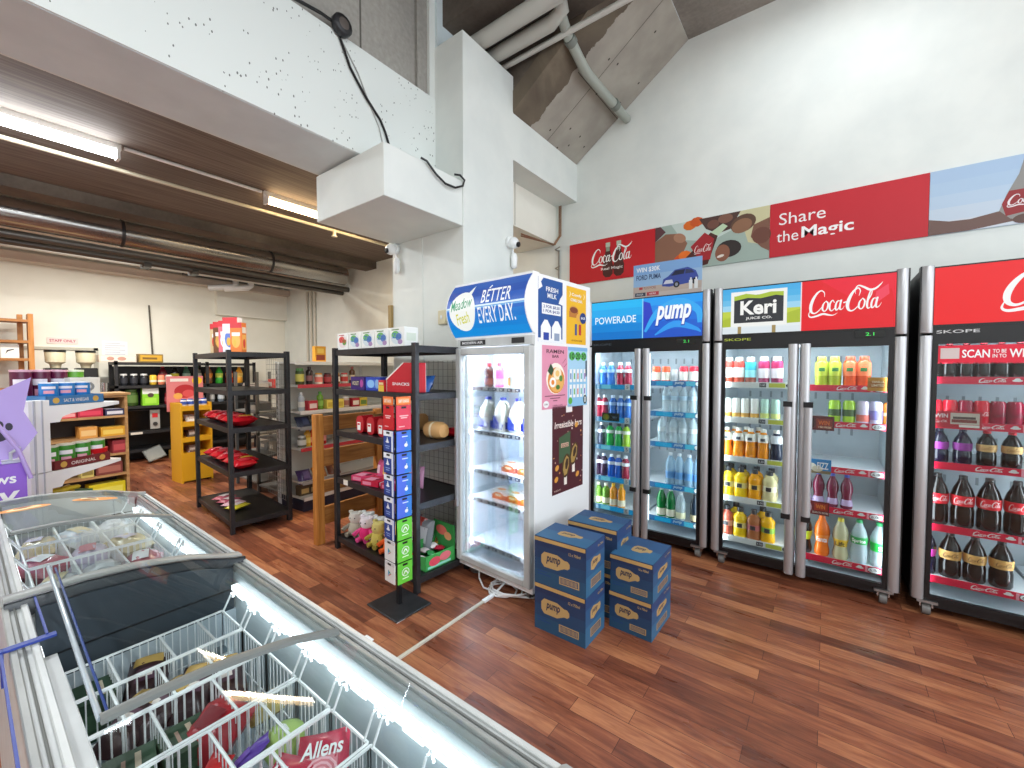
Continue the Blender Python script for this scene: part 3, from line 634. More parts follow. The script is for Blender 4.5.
# ------------------------------------------------------------------ drinks
def interp(prof, z):
    for (r0, z0), (r1, z1) in zip(prof, prof[1:]):
        if z0 <= z <= z1 and z1 > z0: return r0 + (r1 - r0) * (z - z0) / (z1 - z0)
    return prof[-1][0]
SPORT = [(0, 0), (.9, 0), (1, .03), (1, .3), (.86, .4), (.9, .5), (1, .56), (1, .7), (.8, .8), (.5, .86), (.5, .89)]
WATER = [(0, 0), (.88, 0), (1, .03), (.95, .1), (1, .15), (.93, .3), (1, .36), (.93, .5), (1, .56), (1, .68), (.75, .78), (.42, .88), (.4, .92)]
CURVY = [(0, 0), (.85, 0), (.97, .04), (.98, .14), (.78, .3), (.8, .38), (1, .52), (1, .62), (.82, .75), (.48, .86), (.4, .92)]
COLAB = [(0, 0), (.88, 0), (1, .05), (1, .32), (.92, .4), (1, .48), (1, .62), (.8, .75), (.5, .86), (.36, .93)]
JUICE = [(0, 0), (.95, 0), (1, .04), (1, .38), (.93, .46), (1, .54), (1, .72), (.7, .8), (.45, .84), (.45, .87)]
JUG = [(0, 0), (.95, 0), (1, .04), (.94, .3), (.9, .5), (1, .64), (.88, .72), (.5, .8), (.42, .85)]
JAR = [(0, 0), (.94, 0), (1, .03), (1, .72), (.9, .82), (.72, .86)]
CAN = [(0, 0), (.78, 0), (1, .06), (1, .9), (.82, .975), (.82, 1.), (.76, 1.), (.74, .98), (0, .98)]
def bottle(name, cat, R, H, prof, body, bands=(), cap=None, caph=None, capr=None, n=14, sq=None, print_=None, M0=None, handle=False, fill=None):
    bm = body if not isinstance(body, str) else mat(body, .15)
    p = [(r * R, z * H) for r, z in prof]; m = MB(); m.lathe(p, bm, n, sq=sq)
    if fill:
        q = [(max(0, r - .004), z + .002) for r, z in p if z <= fill[1] * H]; q.append((0, q[-1][1])); m.lathe(q, mat(fill[0], .3), n, sq=sq)
    if handle: m.tube([(R * .55, 0, H * .78), (R * .95, 0, H * .76), (R * 1.02, 0, H * .6), (R * .92, 0, H * .46)], R * .16, bm, 8)
    o = m.build(name); tag(o, None, cat)
    for c, z0, z1 in bands:
        zs = [z0 * H] + [z for _, z in p if z0 * H < z < z1 * H] + [z1 * H]
        MB().lathe([(interp(p, z) + .0012, z) for z in zs], P(c) if isinstance(c, str) else c, n, sq=sq).build('label', o)
    if print_:
        t, z0, z1, c, wd = print_; f = Fr((0, 0, 0), (1, 0, 0), (0, 0, 1), cyl=R + .0025); m = MB()
        if t == '@': m.script(f, -wd / 2, z0 * H, wd, (z1 - z0) * H, P(c), fine=False)
        elif t == '#': m.rect(f, -wd / 2, z0 * H, wd, (z1 - z0) * H, P(c), .0008, 4)
        else: m.text(f, t, -wd / 2, z0 * H, wd, (z1 - z0) * H, P(c), .001, .02)
        m.build('lettering', o)
    if cap:
        z0 = p[-1][1]; cr = (capr or .5) * R; MB().lathe([(cr, z0), (cr, H - .004), (cr * .9, H), (0, H)], mat(cap, .35), n).build('cap', o)
    return Kind(o)
ORD = ['first', 'second', 'third', 'fourth', 'fifth', 'sixth', 'seventh', 'eighth', 'ninth']
def row(items, y, z, where, group):
    """items: list of (kind, x, description); labels get an ordinal from the left within equal descriptions"""
    cnt = {}
    for _, _, d in items: cnt[d] = cnt.get(d, 0) + 1
    seen = {}
    for k, x, d in items:
        i = seen.get(d, 0); seen[d] = i + 1
        lab = d + (', ' + ORD[i] + ' from left' if cnt[d] > 1 else '') + ', ' + where
        k.put((x, y, z), lab, random.uniform(-.1, .1), group)
def sport(c, lab='#dfe6ee', cap='#e9eef2'): return bottle('sports_drink_bottle', 'bottle', .034, .2, SPORT, c, [(lab, .56, .7)], cap, capr=.52)
SB = sport('#2c6fc4', '#9fc4ea', '#d7e6f2'); SR = sport('#9c2340'); SD = sport('#31384c', '#e4e6ec', '#e4e6ec'); SG = sport('#1fae4c', '#e8f2ea', '#20262c'); SLG = sport('#a4cf3a', '#eef4e0', '#20262c'); SP = sport('#3b2440', '#e6e2ea', '#e4e6ec'); SBB = sport('#1663cf', '#eaf1fa', '#eef2f6')
JG = bottle('juice_bottle', 'bottle', .034, .19, JUICE, '#6f9f34', [('#efe9c8', .08, .34)], '#e8e4d0'); JO = bottle('juice_bottle', 'bottle', .034, .2, JUICE, '#f2a01c', [('#efe6cc', .05, .32)], '#f2c21e')
g = 'sports drinks in the blue-topped fridge'
row([(SB, -1.615, 'blue sports drink bottle'), (SB, -1.54, 'blue sports drink bottle'), (SR, -1.455, 'crimson sports drink bottle'), (SR, -1.385, 'crimson sports drink bottle')], 3.52, 1.31, 'top shelf, ' + BLUEF, g)
row([(SR, -1.665, 'crimson sports drink bottle'), (SR, -1.6, 'crimson sports drink bottle'), (SB, -1.52, 'blue sports drink bottle'), (SB, -1.45, 'blue sports drink bottle'), (SB, -1.385, 'blue sports drink bottle')], 3.52, 1.02, 'second shelf, ' + BLUEF, g)
row([(SD, -1.63, 'dark grey sports drink bottle'), (SG, -1.545, 'green sports drink bottle'), (SG, -1.465, 'green sports drink bottle'), (SLG, -1.395, 'lime sports drink bottle')], 3.52, .77, 'third shelf, ' + BLUEF, g)
row([(SP, -1.67, 'dark purple sports drink bottle'), (SP, -1.605, 'dark purple sports drink bottle'), (SBB, -1.53, 'bright blue sports drink bottle'), (SBB, -1.465, 'bright blue sports drink bottle'), (SR, -1.4, 'crimson sports drink bottle')], 3.52, .49, 'fourth shelf, ' + BLUEF, g)
row([(JG, -1.655, 'green juice bottle'), (JG, -1.58, 'green juice bottle'), (JO, -1.51, 'orange juice bottle'), (JO, -1.435, 'orange juice bottle')], 3.52, .23, 'bottom shelf, ' + BLUEF, g)
# right half of the blue-topped fridge
CO = bottle('coconut_drink_can', 'can', .034, .125, CAN, '#d9552e', [('#e9e4d6', .1, .62)], M0=1); CR = bottle('coconut_drink_can', 'can', .034, .125, CAN, '#cf2a3f', [('#f2eee6', .1, .66)]); CW = bottle('coconut_drink_can', 'can', .03, .1, CAN, '#c9ccd0')
WA = bottle('water_bottle', 'bottle', .033, .225, WATER, CLEAR, [('#a9c9dc', .45, .6)], '#2f5f9e', capr=.42); WB = bottle('water_bottle', 'bottle', .033, .225, WATER, CLEAR, [('#c6d2d6', .4, .56)], '#dfe6ea', capr=.42)
WL = bottle('water_bottle', 'bottle', .039, .255, WATER, CLEARBLUE, [('#5d97cf', .2, .42)], '#eaf0f4', capr=.4)
GG = bottle('ginger_ale_bottle', 'bottle', .037, .235, COLAB, '#0f7a3a', [('#eee9d2', .06, .3)], '#d9e2da', capr=.42); LW = bottle('soda_bottle', 'bottle', .037, .22, COLAB, CLEAR, [('#e9e7c0', .06, .28)], '#e8ecec', capr=.42); DK = bottle('soda_bottle', 'bottle', .036, .22, COLAB, '#1c2836', [('#c9b890', .06, .28)], '#20242a', capr=.42)
g = 'drinks behind the right door of the blue-topped fridge'; w_ = ', ' + BLUEF
row([(CO, -1.14, 'orange and white can'), (CO, -1.06, 'orange and white can'), (CW, -.99, 'small pale grey can'), (CR, -.92, 'red and white can'), (CR, -.845, 'red and white can')], 3.52, 1.35, 'top shelf right side' + w_, g)
row([(WA, x, 'clear water bottle with blue cap') for x in (-1.055, -.99, -.92, -.85)], 3.52, 1.1, 'second shelf' + w_, g)
row([(WB, x, 'clear water bottle with white cap') for x in (-1.09, -.995, -.92, -.845)], 3.52, .85, 'third shelf' + w_, g)
row([(WL, x, 'blue-labelled water bottle') for x in (-1.015, -.945, -.87, -.8)], 3.52, .51, 'fourth shelf' + w_, g)
row([(GG, -1.085, 'green ginger ale bottle'), (GG, -1.01, 'green ginger ale bottle'), (LW, -.93, 'clear lemon soda bottle'), (DK, -.82, 'dark soda bottle')], 3.52, .23, 'bottom shelf' + w_, g)
# juice half of the middle fridge
JR = bottle('iced_tea_bottle', 'bottle', .036, .19, JAR, '#a9432c', [('#e9483c', .6, .82), ('#f2efe9', .22, .6)], '#e9e6de', capr=.72); JT = bottle('iced_tea_bottle', 'bottle', .036, .19, JAR, '#8b4d40', [('#38b4c8', .5, .82), ('#8fd6dc', .22, .5)], '#e9e6de', capr=.72); JM = bottle('iced_tea_bottle', 'bottle', .036, .19, JAR, '#8a2f52', [('#b8205e', .56, .82), ('#e9e2e6', .2, .56)], '#d9d2d2', capr=.72)
g = 'juices behind the left door of the juice-and-cola fridge'; w_ = ', ' + JUICEF
row([(JR, -.595, 'red and white iced tea bottle'), (JR, -.525, 'red and white iced tea bottle'), (JT, -.45, 'turquoise iced tea bottle'), (JM, -.365, 'magenta iced tea bottle'), (JM, -.285, 'magenta iced tea bottle')], 3.52, 1.35, 'top shelf' + w_, g)
KW = bottle('drink_can', 'can', .029, .145, CAN, '#e6e8e2', [('#d9a54a', .06, .26)], n=14); KM = bottle('drink_can', 'can', .029, .145, CAN, '#b6dccb', [('#dfe88a', .06, .3)])
row([(KW, x, 'slim white and gold can') for x in (-.6, -.54, -.48, -.42)] + [(KM, x, 'slim mint green can') for x in (-.355, -.29)], 3.52, 1.09, 'second shelf' + w_, g)
OJ = bottle('orange_juice_bottle', 'bottle', .038, .215, SPORT, '#e98f16', [('#ecebe2', .56, .82)], '#ecebe2', sq=3, print_=('#', .6, .7, '#3a4048', .03)); DJ = bottle('juice_bottle', 'bottle', .038, .215, SPORT, '#20263a', [('#dfe4ea', .56, .82)], '#ecebe2', sq=3)
row([(OJ, x, 'orange juice bottle with white shoulders') for x in (-.6, -.52, -.44, -.36)] + [(DJ, -.28, 'dark berry juice bottle')], 3.52, .8, 'third shelf' + w_, g)
def jug(c, l): return bottle('juice_jug', 'bottle', .046, .215, JUG, c, [(l, .32, .5)], '#26282c', capr=.46, sq=3.2, print_=('#', .34, .48, '#2a2c30', .035))
Y1 = jug('#efc81a', '#e8d98a'); Y2 = jug('#f2a51c', '#f4c04a'); Y3 = jug('#e3d9a4', '#efe9c8'); Y4 = jug('#a8503e', '#c9907a'); Y5 = jug('#a4643c', '#b85a5a'); Y6 = jug('#f4b81a', '#8ab83a')
row([(Y1, -.585, 'yellow juice jug with black cap'), (Y1, -.5, 'yellow juice jug with black cap'), (Y2, -.41, 'orange juice jug with black cap'), (Y3, -.315, 'cream-coloured juice jug with black cap')], 3.52, .5, 'fourth shelf' + w_, g)
row([(Y4, -.59, 'reddish juice jug'), (Y1, -.5, 'yellow juice jug with black cap'), (Y5, -.41, 'brown-pink juice jug'), (Y6, -.32, 'orange-yellow juice jug with green label')], 3.52, .2, 'bottom shelf' + w_, g)
row([(Y1, -.585, 'yellow juice jug with black cap'), (Y1, -.5, 'yellow juice jug with black cap'), (Y2, -.41, 'orange juice jug with black cap'), (Y3, -.315, 'cream-coloured juice jug with black cap')], 3.63, .5, 'fourth shelf back row' + w_, g)
row([(Y1, -.545, 'yellow juice jug with black cap'), (Y6, -.365, 'orange-yellow juice jug with green label')], 3.63, .2, 'bottom shelf back row' + w_, g)
row([(OJ, x, 'orange juice bottle with white shoulders') for x in (-.56, -.48, -.4)], 3.61, .8, 'third shelf back row' + w_, g)
# cola half of the middle fridge
GJ = bottle('fruit_drink_bottle', 'bottle', .036, .195, JAR, '#9cae2c', [('#b9c83a', .35, .8)], '#c6cf3c', capr=.68, print_=('#', .5, .62, '#2f7a38', .035)); OR = bottle('fruit_drink_bottle', 'bottle', .036, .195, JAR, '#d9501e', [('#f07a4a', .35, .8)], '#d94a2a', capr=.68, print_=('#', .5, .62, '#2f7a38', .035))
g = 'drinks behind the right door of the juice-and-cola fridge'
row([(GJ, -.03, 'lime green fruit drink bottle'), (GJ, .04, 'lime green fruit drink bottle'), (OR, .12, 'red-orange fruit drink bottle'), (OR, .19, 'red-orange fruit drink bottle')], 3.52, 1.34, 'top shelf' + w_, g)
LC = bottle('drink_can', 'can', .033, .145, CAN, '#a9d83c', [('#3c5a2c', .3, .6)]); PC = bottle('drink_can', 'can', .033, .145, CAN, '#d9cfe6', [('#e87a6a', .1, .4)]); PB = bottle('drink_can', 'can', .033, .145, CAN, '#cfd0ee', [('#8a86c9', .2, .6)]); OC = bottle('drink_can', 'can', .03, .14, CAN, '#ee8a1c', [('#f0d0a0', .4, .55)])
row([(LC, .045, 'lime green drink can'), (LC, .12, 'lime green drink can'), (PC, .19, 'pink and lilac drink can'), (PB, .255, 'pale violet drink can'), (OC, .318, 'orange drink can')], 3.52, 1.1, 'second shelf' + w_, g)
VB = bottle('blackcurrant_bottle', 'bottle', .034, .225, CURVY, '#6e1f3c', [('#b8a6cc', .1, .27)], '#3a55b4', capr=.42)
row([(VB, x, 'dark red curvy bottle with blue cap') for x in (-.1, -.03, .045, .12)], 3.52, .53, 'fourth shelf' + w_, g)
BK = bottle('soda_bottle', 'bottle', .042, .27, CURVY, '#171c1e', [('#c8d82c', .34, .56)], '#c8d82c', capr=.4); FA = bottle('orange_soda_bottle', 'bottle', .044, .275, CURVY, '#f07414', [('#f28a2a', .34, .52)], '#f07414', capr=.4, print_=('Fanta', .36, .48, '#f2f2f8', .06)); LI = bottle('lemon_soda_bottle', 'bottle', .044, .27, CURVY, '#c0bd96', [('#e8bc1e', .32, .5)], '#e3d23a', capr=.4, print_=('Lift', .35, .46, '#2c3a2a', .05)); SPR = bottle('lemonade_bottle', 'bottle', .044, .28, COLAB, CLEAR, [('#1f9a4a', .46, .62)], '#2aa25a', capr=.4, print_=('Sprite', .48, .58, '#f4f8f4', .075)); SG2 = bottle('lemonade_bottle', 'bottle', .044, .28, COLAB, CLEAR, [('#1fc24a', .36, .56)], '#2aa25a', capr=.4, print_=('S', .4, .5, '#f4f8f4', .02))
row([(BK, -.1, 'black soda bottle with yellow label'), (FA, -.005, 'big orange soda bottle'), (LI, .095, 'pale lemon soda bottle'), (SPR, .19, 'clear lemonade bottle with green label'), (SG2, .288, 'clear lemonade bottle with bright green band')], 3.52, .19, 'bottom shelf' + w_, g)
# red-topped cola fridge
CB = bottle('cola_bottle', 'bottle', .036, .21, COLAB, '#100a09', [('#c41230', .4, .62)], '#c41230', capr=.4, print_=('@', .44, .58, '#f0e2e2', .05)); CN = bottle('cola_can', 'can', .033, .13, CAN, '#d5122f', print_=('@', .3, .55, '#f0dada', .05)); CND = bottle('cola_can', 'can', .033, .13, CAN, '#9c1038', print_=('@', .3, .55, '#3a0a18', .05))
CV = bottle('cola_bottle', 'bottle', .04, .2, COLAB, '#14142c', [('#8d2c8e', .4, .62)], '#20203a', capr=.4); CG = bottle('cola_bottle', 'bottle', .04, .2, COLAB, '#0f0908', [('#d9b070', .42, .62)], '#cc1a2c', capr=.42, print_=('@', .46, .58, '#8a5a24', .05))
BR = bottle('cola_bottle', 'bottle', .05, .3, COLAB, '#0e0807', [('#dc0f26', .42, .62)], '#1a1a1c', capr=.36, print_=('@', .45, .6, '#f6e6e6', .085)); BV = bottle('cola_bottle', 'bottle', .045, .27, COLAB, '#15142c', [('#c23aa0', .4, .56)], '#20203a', capr=.4); BG = bottle('cola_bottle', 'bottle', .048, .26, COLAB, '#0f0908', [('#d9a85e', .42, .62)], '#1d1411', capr=.36, print_=('@', .46, .58, '#5a3414', .07))
g = 'cola drinks in the rightmost red-topped fridge'; w_ = ', ' + COLAF
row([(CB, .505 + .068 * i, 'red-labelled cola bottle') for i in range(7)], 3.52, 1.4, 'top shelf' + w_, g)
row([(CN if i in (0, 1, 3, 6) else CND, .52 + .063 * i, 'bright red cola can' if i in (0, 1, 3, 6) else 'dark red cola can') for i in range(7)], 3.52, 1.14, 'second shelf' + w_, g)
row([(CV, .545, 'violet-labelled cola bottle'), (CV, .64, 'violet-labelled cola bottle'), (CG, .735, 'gold-labelled cola bottle with red cap'), (CG, .83, 'gold-labelled cola bottle with red cap')], 3.52, .9, 'third shelf' + w_, g)
row([(BR, .545 + .105 * i, 'big cola bottle with wide red label') for i in range(4)], 3.53, .53, 'fourth shelf' + w_, g)
row([(BV, .505, 'magenta-labelled cola bottle'), (BG, .607, 'gold-labelled cola bottle'), (BG, .707, 'gold-labelled cola bottle'), (BG, .81, 'gold-labelled cola bottle')], 3.53, .22, 'bottom shelf' + w_, g)
# promotional cards clipped to the shelves
def card(x0, x1, z0, z1, c, prints, label, y=3.45):
    m = MB().box(x0, y, z0, x1, y + .004, z1, P(c)); f = Fr((x0, y, z0), (1, 0, 0), (0, 0, 1))
    for p in prints:
        if p[0] == 'r': m.rect(f, *p[1:5], P(p[5]), .0006 + .0003 * prints.index(p))
        if p[0] == 'e': m.ell(f, *p[1:5], P(p[5]), .0006 + .0003 * prints.index(p))
        if p[0] == 't': m.text(f, p[1], *p[2:6], P(p[6]), .0006 + .0003 * prints.index(p), .02)
        if p[0] == 's': m.script(f, *p[1:5], P(p[5]), .0006 + .0003 * prints.index(p), fine=False)
    return thing_mb('promotion_card', m, label, 'promotion card', 'promotion cards on the fridge shelves')
card(-.1, .045, 1.045, 1.14, '#5a1418', [('r', .05, .012, .085, .065, '#8a2414'), ('t', 'WIN', .06, .035, .06, .03, '#e8701c'), ('t', '7 BIG PRIZES', .06, .015, .07, .012, '#f0d0b0'), ('e', .025, .05, .016, .04, '#2a0c10')], 'dark red card with orange lettering on the second shelf, juice-and-cola fridge')
card(-.1, .035, .755, .85, '#2f86c4', [('r', 0, 0, .135, .02, '#8a7a58'), ('e', .03, .045, .026, .022, '#ece8dc'), ('e', .06, .03, .03, .02, '#d8cfb8'), ('t', 'FIZZ', .06, .03, .06, .045, '#f4f6f8')], 'blue card with pale glasses on the third shelf, juice-and-cola fridge')
card(-.1, .03, .475, .565, '#6e1218', [('r', .05, .03, .072, .05, '#a8301c'), ('t', 'WIN', .058, .042, .05, .028, '#f08a2c'), ('t', 'SCAN TO ENTER', .04, .01, .085, .012, '#f2e2d8'), ('e', .022, .045, .014, .03, '#c9a2b0')], 'dark red card with orange lettering on the fourth shelf, juice-and-cola fridge')
card(.205, .35, 1.315, 1.4, '#c98a1e', [('r', .0, .02, .1, .04, '#b06a14'), ('t', 'VANILLA', .02, .05, .06, .014, '#fbe9c0'), ('e', .11, .045, .016, .035, '#5a2a14'), ('t', 'LIMITED', .02, .028, .06, .014, '#fbe9c0')], 'golden card with a brown cup on the top shelf, juice-and-cola fridge')
card(.5, .7, 1.115, 1.21, '#c21a30', [('r', .075, .02, .115, .065, '#cfc2b4'), ('r', .08, .03, .1, .018, '#8a3a34'), ('r', .085, .05, .09, .014, '#5a4640'), ('t', 'WIN', .01, .055, .055, .024, '#f4e6e6'), ('s', .008, .025, .055, .018, '#f4e6e6'), ('r', .11, .004, .08, .014, '#efe6e0')], 'red and cream WIN card on the second shelf, rightmost red-topped fridge')
f = None
m = MB(); m.box(-1.58, FY + .036, 1.0, -1.42, FY + .04, 1.07, P('#15261c')); f = Fr((-1.58, FY + .036, 1.0), (1, 0, 0), (0, 0, 1)); m.ell(f, .04, .035, .03, .028, P('#8aa43c')); m.ell(f, .045, .035, .012, .02, P('#c9b23a'), .0012); m.rect(f, .09, .02, .06, .03, P('#22242c')); m.text(f, 'NEW', .1, .026, .04, .016, P('#8fb8d8'), .0012)
thing_mb('promotion_card', m, 'dark green card with a lime fruit on the second shelf, blue-topped fridge', 'promotion card', 'promotion cards on the fridge shelves')
# ------------------------------------------------------------------ wall banner and promotion board on the fridge
def bannerpanel(x0, x1, base, draw, label):
    m = MB().box(x0, WY - .012, 2.39, x1, WY - .001, 2.83, P(base)); f = Fr((x0, WY - .012, 2.39), (1, 0, 0), (0, 0, 1)); draw(m, f, x1 - x0, .44)
    thing_mb('wall_sign', m, label, 'sign', 'banner panels above the fridges')
def d1(m, f, W, H):
    for a in (.4, .52):
        m.poly(f, [(a, .06), (a + .03, .03), (a + .08, .03), (a + .11, .06), (a + .115, .14), (a + .1, .2), (a + .085, .28), (a + .075, .36), (a + .035, .36), (a + .025, .28), (a + .01, .2), (a - .005, .14)], P('#4a1a14'), .0008)
        m.rect(f, a + .03, .345, .05, .045, P('#b9c4b0'), .001); m.rect(f, a + .035, .3, .04, .045, P('#8f9a84'), .001)
    m.script(f, .26, .14, .46, .22, P('#f3f3f1'), .0014, 5); m.text(f, 'Real Magic', .38, .1, .24, .035, P('#efe6e4'), .0016, .01)
def blob(m, f, pts, c, h): m.poly(f, pts, P(c), h)
def d2(m, f, W, H):
    blob(m, f, [(0, 0), (W, 0), (W, H), (0, H)], '#9fb0a6', .0006)
    blob(m, f, [(.15, .44), (.75, .44), (.7, .3), (.5, .22), (.25, .28)], '#c2cfc8', .0008); blob(m, f, [(.72, .44), (W, .44), (W, .1), (.8, .16)], '#c9c39a', .0008)
    blob(m, f, [(0, .02), (.22, .06), (.3, .24), (.24, .34), (.1, .36), (0, .3)], '#8a5f4a', .001); m.ell(f, .23, .3, .06, .042, P('#a97a60'), .0012, rot=-.5); blob(m, f, [(0, .3), (.1, .38), (.05, .44), (0, .44)], '#5a3438', .0012)
    for x, y, c in ((.24, .1, '#d8501c'), (.28, .13, '#e8701c'), (.21, .06, '#b83a14'), (.32, .4, '#d86a1c'), (.38, .42, '#c9541a')): m.ell(f, x, y, .06, .045, P(c), .0014, 9)
    blob(m, f, [(.4, .44), (.74, .44), (.66, .3), (.56, .28), (.46, .34)], '#4a302a', .0014); m.ell(f, .52, .37, .05, .04, P('#6e463a'), .0016); m.ell(f, .62, .4, .06, .04, P('#7c5444'), .0016)
    m.ell(f, .76, .33, .1, .075, P('#5c4030'), .0016, rot=.3); m.ell(f, .75, .31, .08, .06, P('#8a6248'), .0018, rot=.3); blob(m, f, [(.84, .3), (W, .34), (W, .06), (.9, .1), (.82, .2)], '#7a5240', .0016); m.ell(f, .9, .2, .07, .07, P('#6a3e30'), .0018)
    m.ell(f, .65, .13, .1, .075, P('#2c2220'), .0018); m.ell(f, .6, .1, .06, .075, P('#8a5640'), .002); m.ell(f, .585, .075, .03, .012, P('#e2d6cc'), .0022, rot=.2)
    blob(m, f, [(.28, .1), (.5, .3), (.56, .26), (.48, .02), (.36, .0)], '#4a1c18', .002); blob(m, f, [(.33, .2), (.45, .31), (.53, .24), (.5, .06), (.41, .06)], '#a31a24', .0022); blob(m, f, [(.5, .3), (.56, .26), (.64, .33), (.6, .36)], '#b9cfae', .0022)
    m.script(f, .36, .12, .15, .09, P('#efe0dc'), .0026, 2)
def d3(m, f, W, H):
    m.text(f, 'Share', .065, .255, .31, .095, P('#f2ecec'), .001); m.text(f, 'the', .05, .115, .15, .09, P('#f2ecec'), .001); m.text(f, 'Magic', .22, .1, .33, .115, P('#f6f2f2'), .001, .02)
def d4(m, f, W, H):
    for i, c in enumerate(('#c9cfd8', '#bfccda', '#b2c6da', '#a9c1d9', '#a4bdd8')): m.rect(f, 0, H * i / 5, W, H / 5, P(c), .0006)
    blob(m, f, [(0, .02), (0, .11), (.1, .08), (.2, .075), (.34, .1), (.44, .1), (.46, .03), (.2, 0), (0, 0)], '#6b5048', .001)
    blob(m, f, [(.33, .1), (.36, .2), (.41, .32), (.43, .42), (.52, .42), (.56, .3), (.62, .18), (.62, .04), (.5, 0), (.38, .04)], '#8d8a86', .0012); blob(m, f, [(.34, .14), (.37, .22), (.6, .22), (.62, .1), (.36, .06)], '#8e2024', .0014); m.script(f, .36, .11, .24, .09, P('#e8dede'), .0018, 3)
    m.ell(f, .44, .03, .05, .03, P('#5d443c'), .0016)
bannerpanel(-2.32, -1.372, '#c5121f', d1, 'red banner panel with white cola script over two bottles')
bannerpanel(-1.37, -.412, '#9fb0a6', d2, 'banner panel with a photo of friends looking down at a bottle')
bannerpanel(-.41, .548, '#bf1626', d3, 'red banner panel reading Share the Magic')
bannerpanel(.55, 1.5, '#a9c1d9', d4, 'blue sky banner panel with an arm and a bottle at right')
m = MB().box(-1.335, 3.495, 2.045, -.79, 3.5, 2.33, P('#8fb2d6')); f = Fr((-1.335, 3.495, 2.045), (1, 0, 0), (0, 0, 1)); W = .545
m.rect(f, 0, 0, W, .1, P('#b7a79c')); m.rect(f, 0, .0, W, .045, P('#c2b6b0'), .0008); m.rect(f, 0, .2, W, .085, P('#7aa4d4'), .0008)
m.poly(f, [(.24, .085), (.25, .14), (.29, .16), (.34, .205), (.44, .215), (.5, .18), (.52, .13), (.51, .095), (.46, .09), (.3, .075)], P('#34489a'), .001); m.poly(f, [(.31, .16), (.345, .198), (.42, .2), (.41, .165)], P('#1d2440'), .0012); m.poly(f, [(.425, .2), (.47, .19), (.49, .165), (.42, .165)], P('#2a3358'), .0012); m.poly(f, [(.25, .1), (.27, .13), (.32, .13), (.33, .1)], P('#c9ced8'), .0012); m.ell(f, .355, .088, .024, .026, P('#1a1b22'), .0014); m.ell(f, .49, .1, .018, .024, P('#1a1b22'), .0014); m.ell(f, .355, .088, .012, .014, P('#8d929c'), .0016)
m.text(f, 'WIN $30K', .025, .215, .2, .045, WHITE, .0012, .02); m.text(f, 'FORD PUMA', .025, .155, .205, .042, P('#28406e'), .0012, .015)
m.rect(f, .05, .075, .03, .02, P('#b83a3a'), .0012); m.text(f, 'PLUS MORE', .09, .075, .1, .02, P('#8a4a4a'), .0012); m.rect(f, .015, .02, .09, .03, P('#3a3f52'), .0012); m.rect(f, .115, .02, .1, .03, P('#b84048'), .0012); m.text(f, 'ENTER', .03, .028, .055, .014, WHITE, .0016); m.text(f, 'HERE', .135, .028, .055, .014, WHITE, .0016)
for x in (.45, .49): m.rect(f, x, .04, .026, .07, P('#dfe3e4'), .0018); m.rect(f, x + .008, .11, .012, .018, P('#dfe3e4'), .0018)
m.box(-1.3, 3.5, 2.03, -1.26, 3.56, 2.046, P('#8fb2d6')).box(-.86, 3.5, 2.03, -.82, 3.56, 2.046, P('#8fb2d6')).box(-1.3, 3.5, 2.03, -1.26, 3.503, 2.1, P('#8fb2d6')).box(-.86, 3.5, 2.03, -.82, 3.503, 2.1, P('#8fb2d6'))
thing_mb('promotion_board', m, 'blue WIN $30K car board standing on the blue-topped fridge', 'sign')
# ------------------------------------------------------------------ milk fridge
PHI = radians(-4)
mf = empty('milk_fridge', (-2.03, 2.11, 0), PHI, 'white single-door milk fridge with a curved blue header', 'fridge')
U0, U1, D = -.03, .63, .66
m = MB(); m.box(U0, .02, .08, U0 + .04, D, 2.03, WHITE).box(U1 - .04, .02, .08, U1, D, 2.03, WHITE).box(U0 + .04, D - .04, .08, U1 - .04, D, 2.03, WHITE).box(U0 + .04, .02, 1.99, U1 - .04, D - .04, 2.03, WHITE).box(U0 + .04, .02, .08, U1 - .04, D - .04, .12, WHITE).box(U0 + .04, .05, 1.62, U1 - .04, D - .04, 1.66, WHITE)
cab = m.build('cabinet', mf, bevel=.004)
m = MB(); m.box(U0 + .04, .03, .12, U0 + .05, D - .05, 1.62, mat('#e9eff4', .35)).box(U1 - .05, .03, .12, U1 - .04, D - .05, 1.62, mat('#e9eff4', .35)).box(U0 + .05, D - .06, .12, U1 - .05, D - .05, 1.62, mat('#e9eff4', .35)).box(U0 + .05, .03, .12, U1 - .05, D - .06, .13, mat('#e9eff4', .35)).box(.29, D - .062, .14, .298, D - .0605, 1.6, P('#aab2b6'))
m.build('liner', mf)
m = MB()   # curved header
for i in range(13): pass
fh = Fr((U0 - .03, .0, 1.67), (1, 0, 0), (0, 0, 1), bulge=(.075, .175)); HW, HH = U1 - U0 + .03, .35
m.rect(fh, 0, 0, HW, HH, LIT('#1565c8', .9), .0, 1, 14)
for i, c in enumerate(('#0c8fe0', '#0d86da', '#127ad2', '#1668c8', '#1a5abc', '#1c4fae', '#2059b4')): m.rect(fh, 0, HH * i / 7, HW, HH / 7, LIT(c, .9), .0015, 1, 3)
m.rect(fh, 0, HH * .52, HW, .012, LIT('#d7ecfb'), .0025); m.rect(fh, 0, HH * .49, HW, .008, LIT('#6db4ea'), .0025)
m.ell(fh, .155, .165, .125, .128, LIT('#f3f6f2'), .006, 28, -.2); m.poly(fh, [(.19, .28), (.235, .33), (.225, .26)], LIT('#f3f6f2'), .006)
m.text(fh, 'Meadow', .05, .165, .205, .07, LIT('#2e9a6a'), .0095, .005, .25, .12); m.text(fh, 'Fresh', .095, .075, .13, .07, LIT('#cfd02c'), .0095, .012, .25, .12)
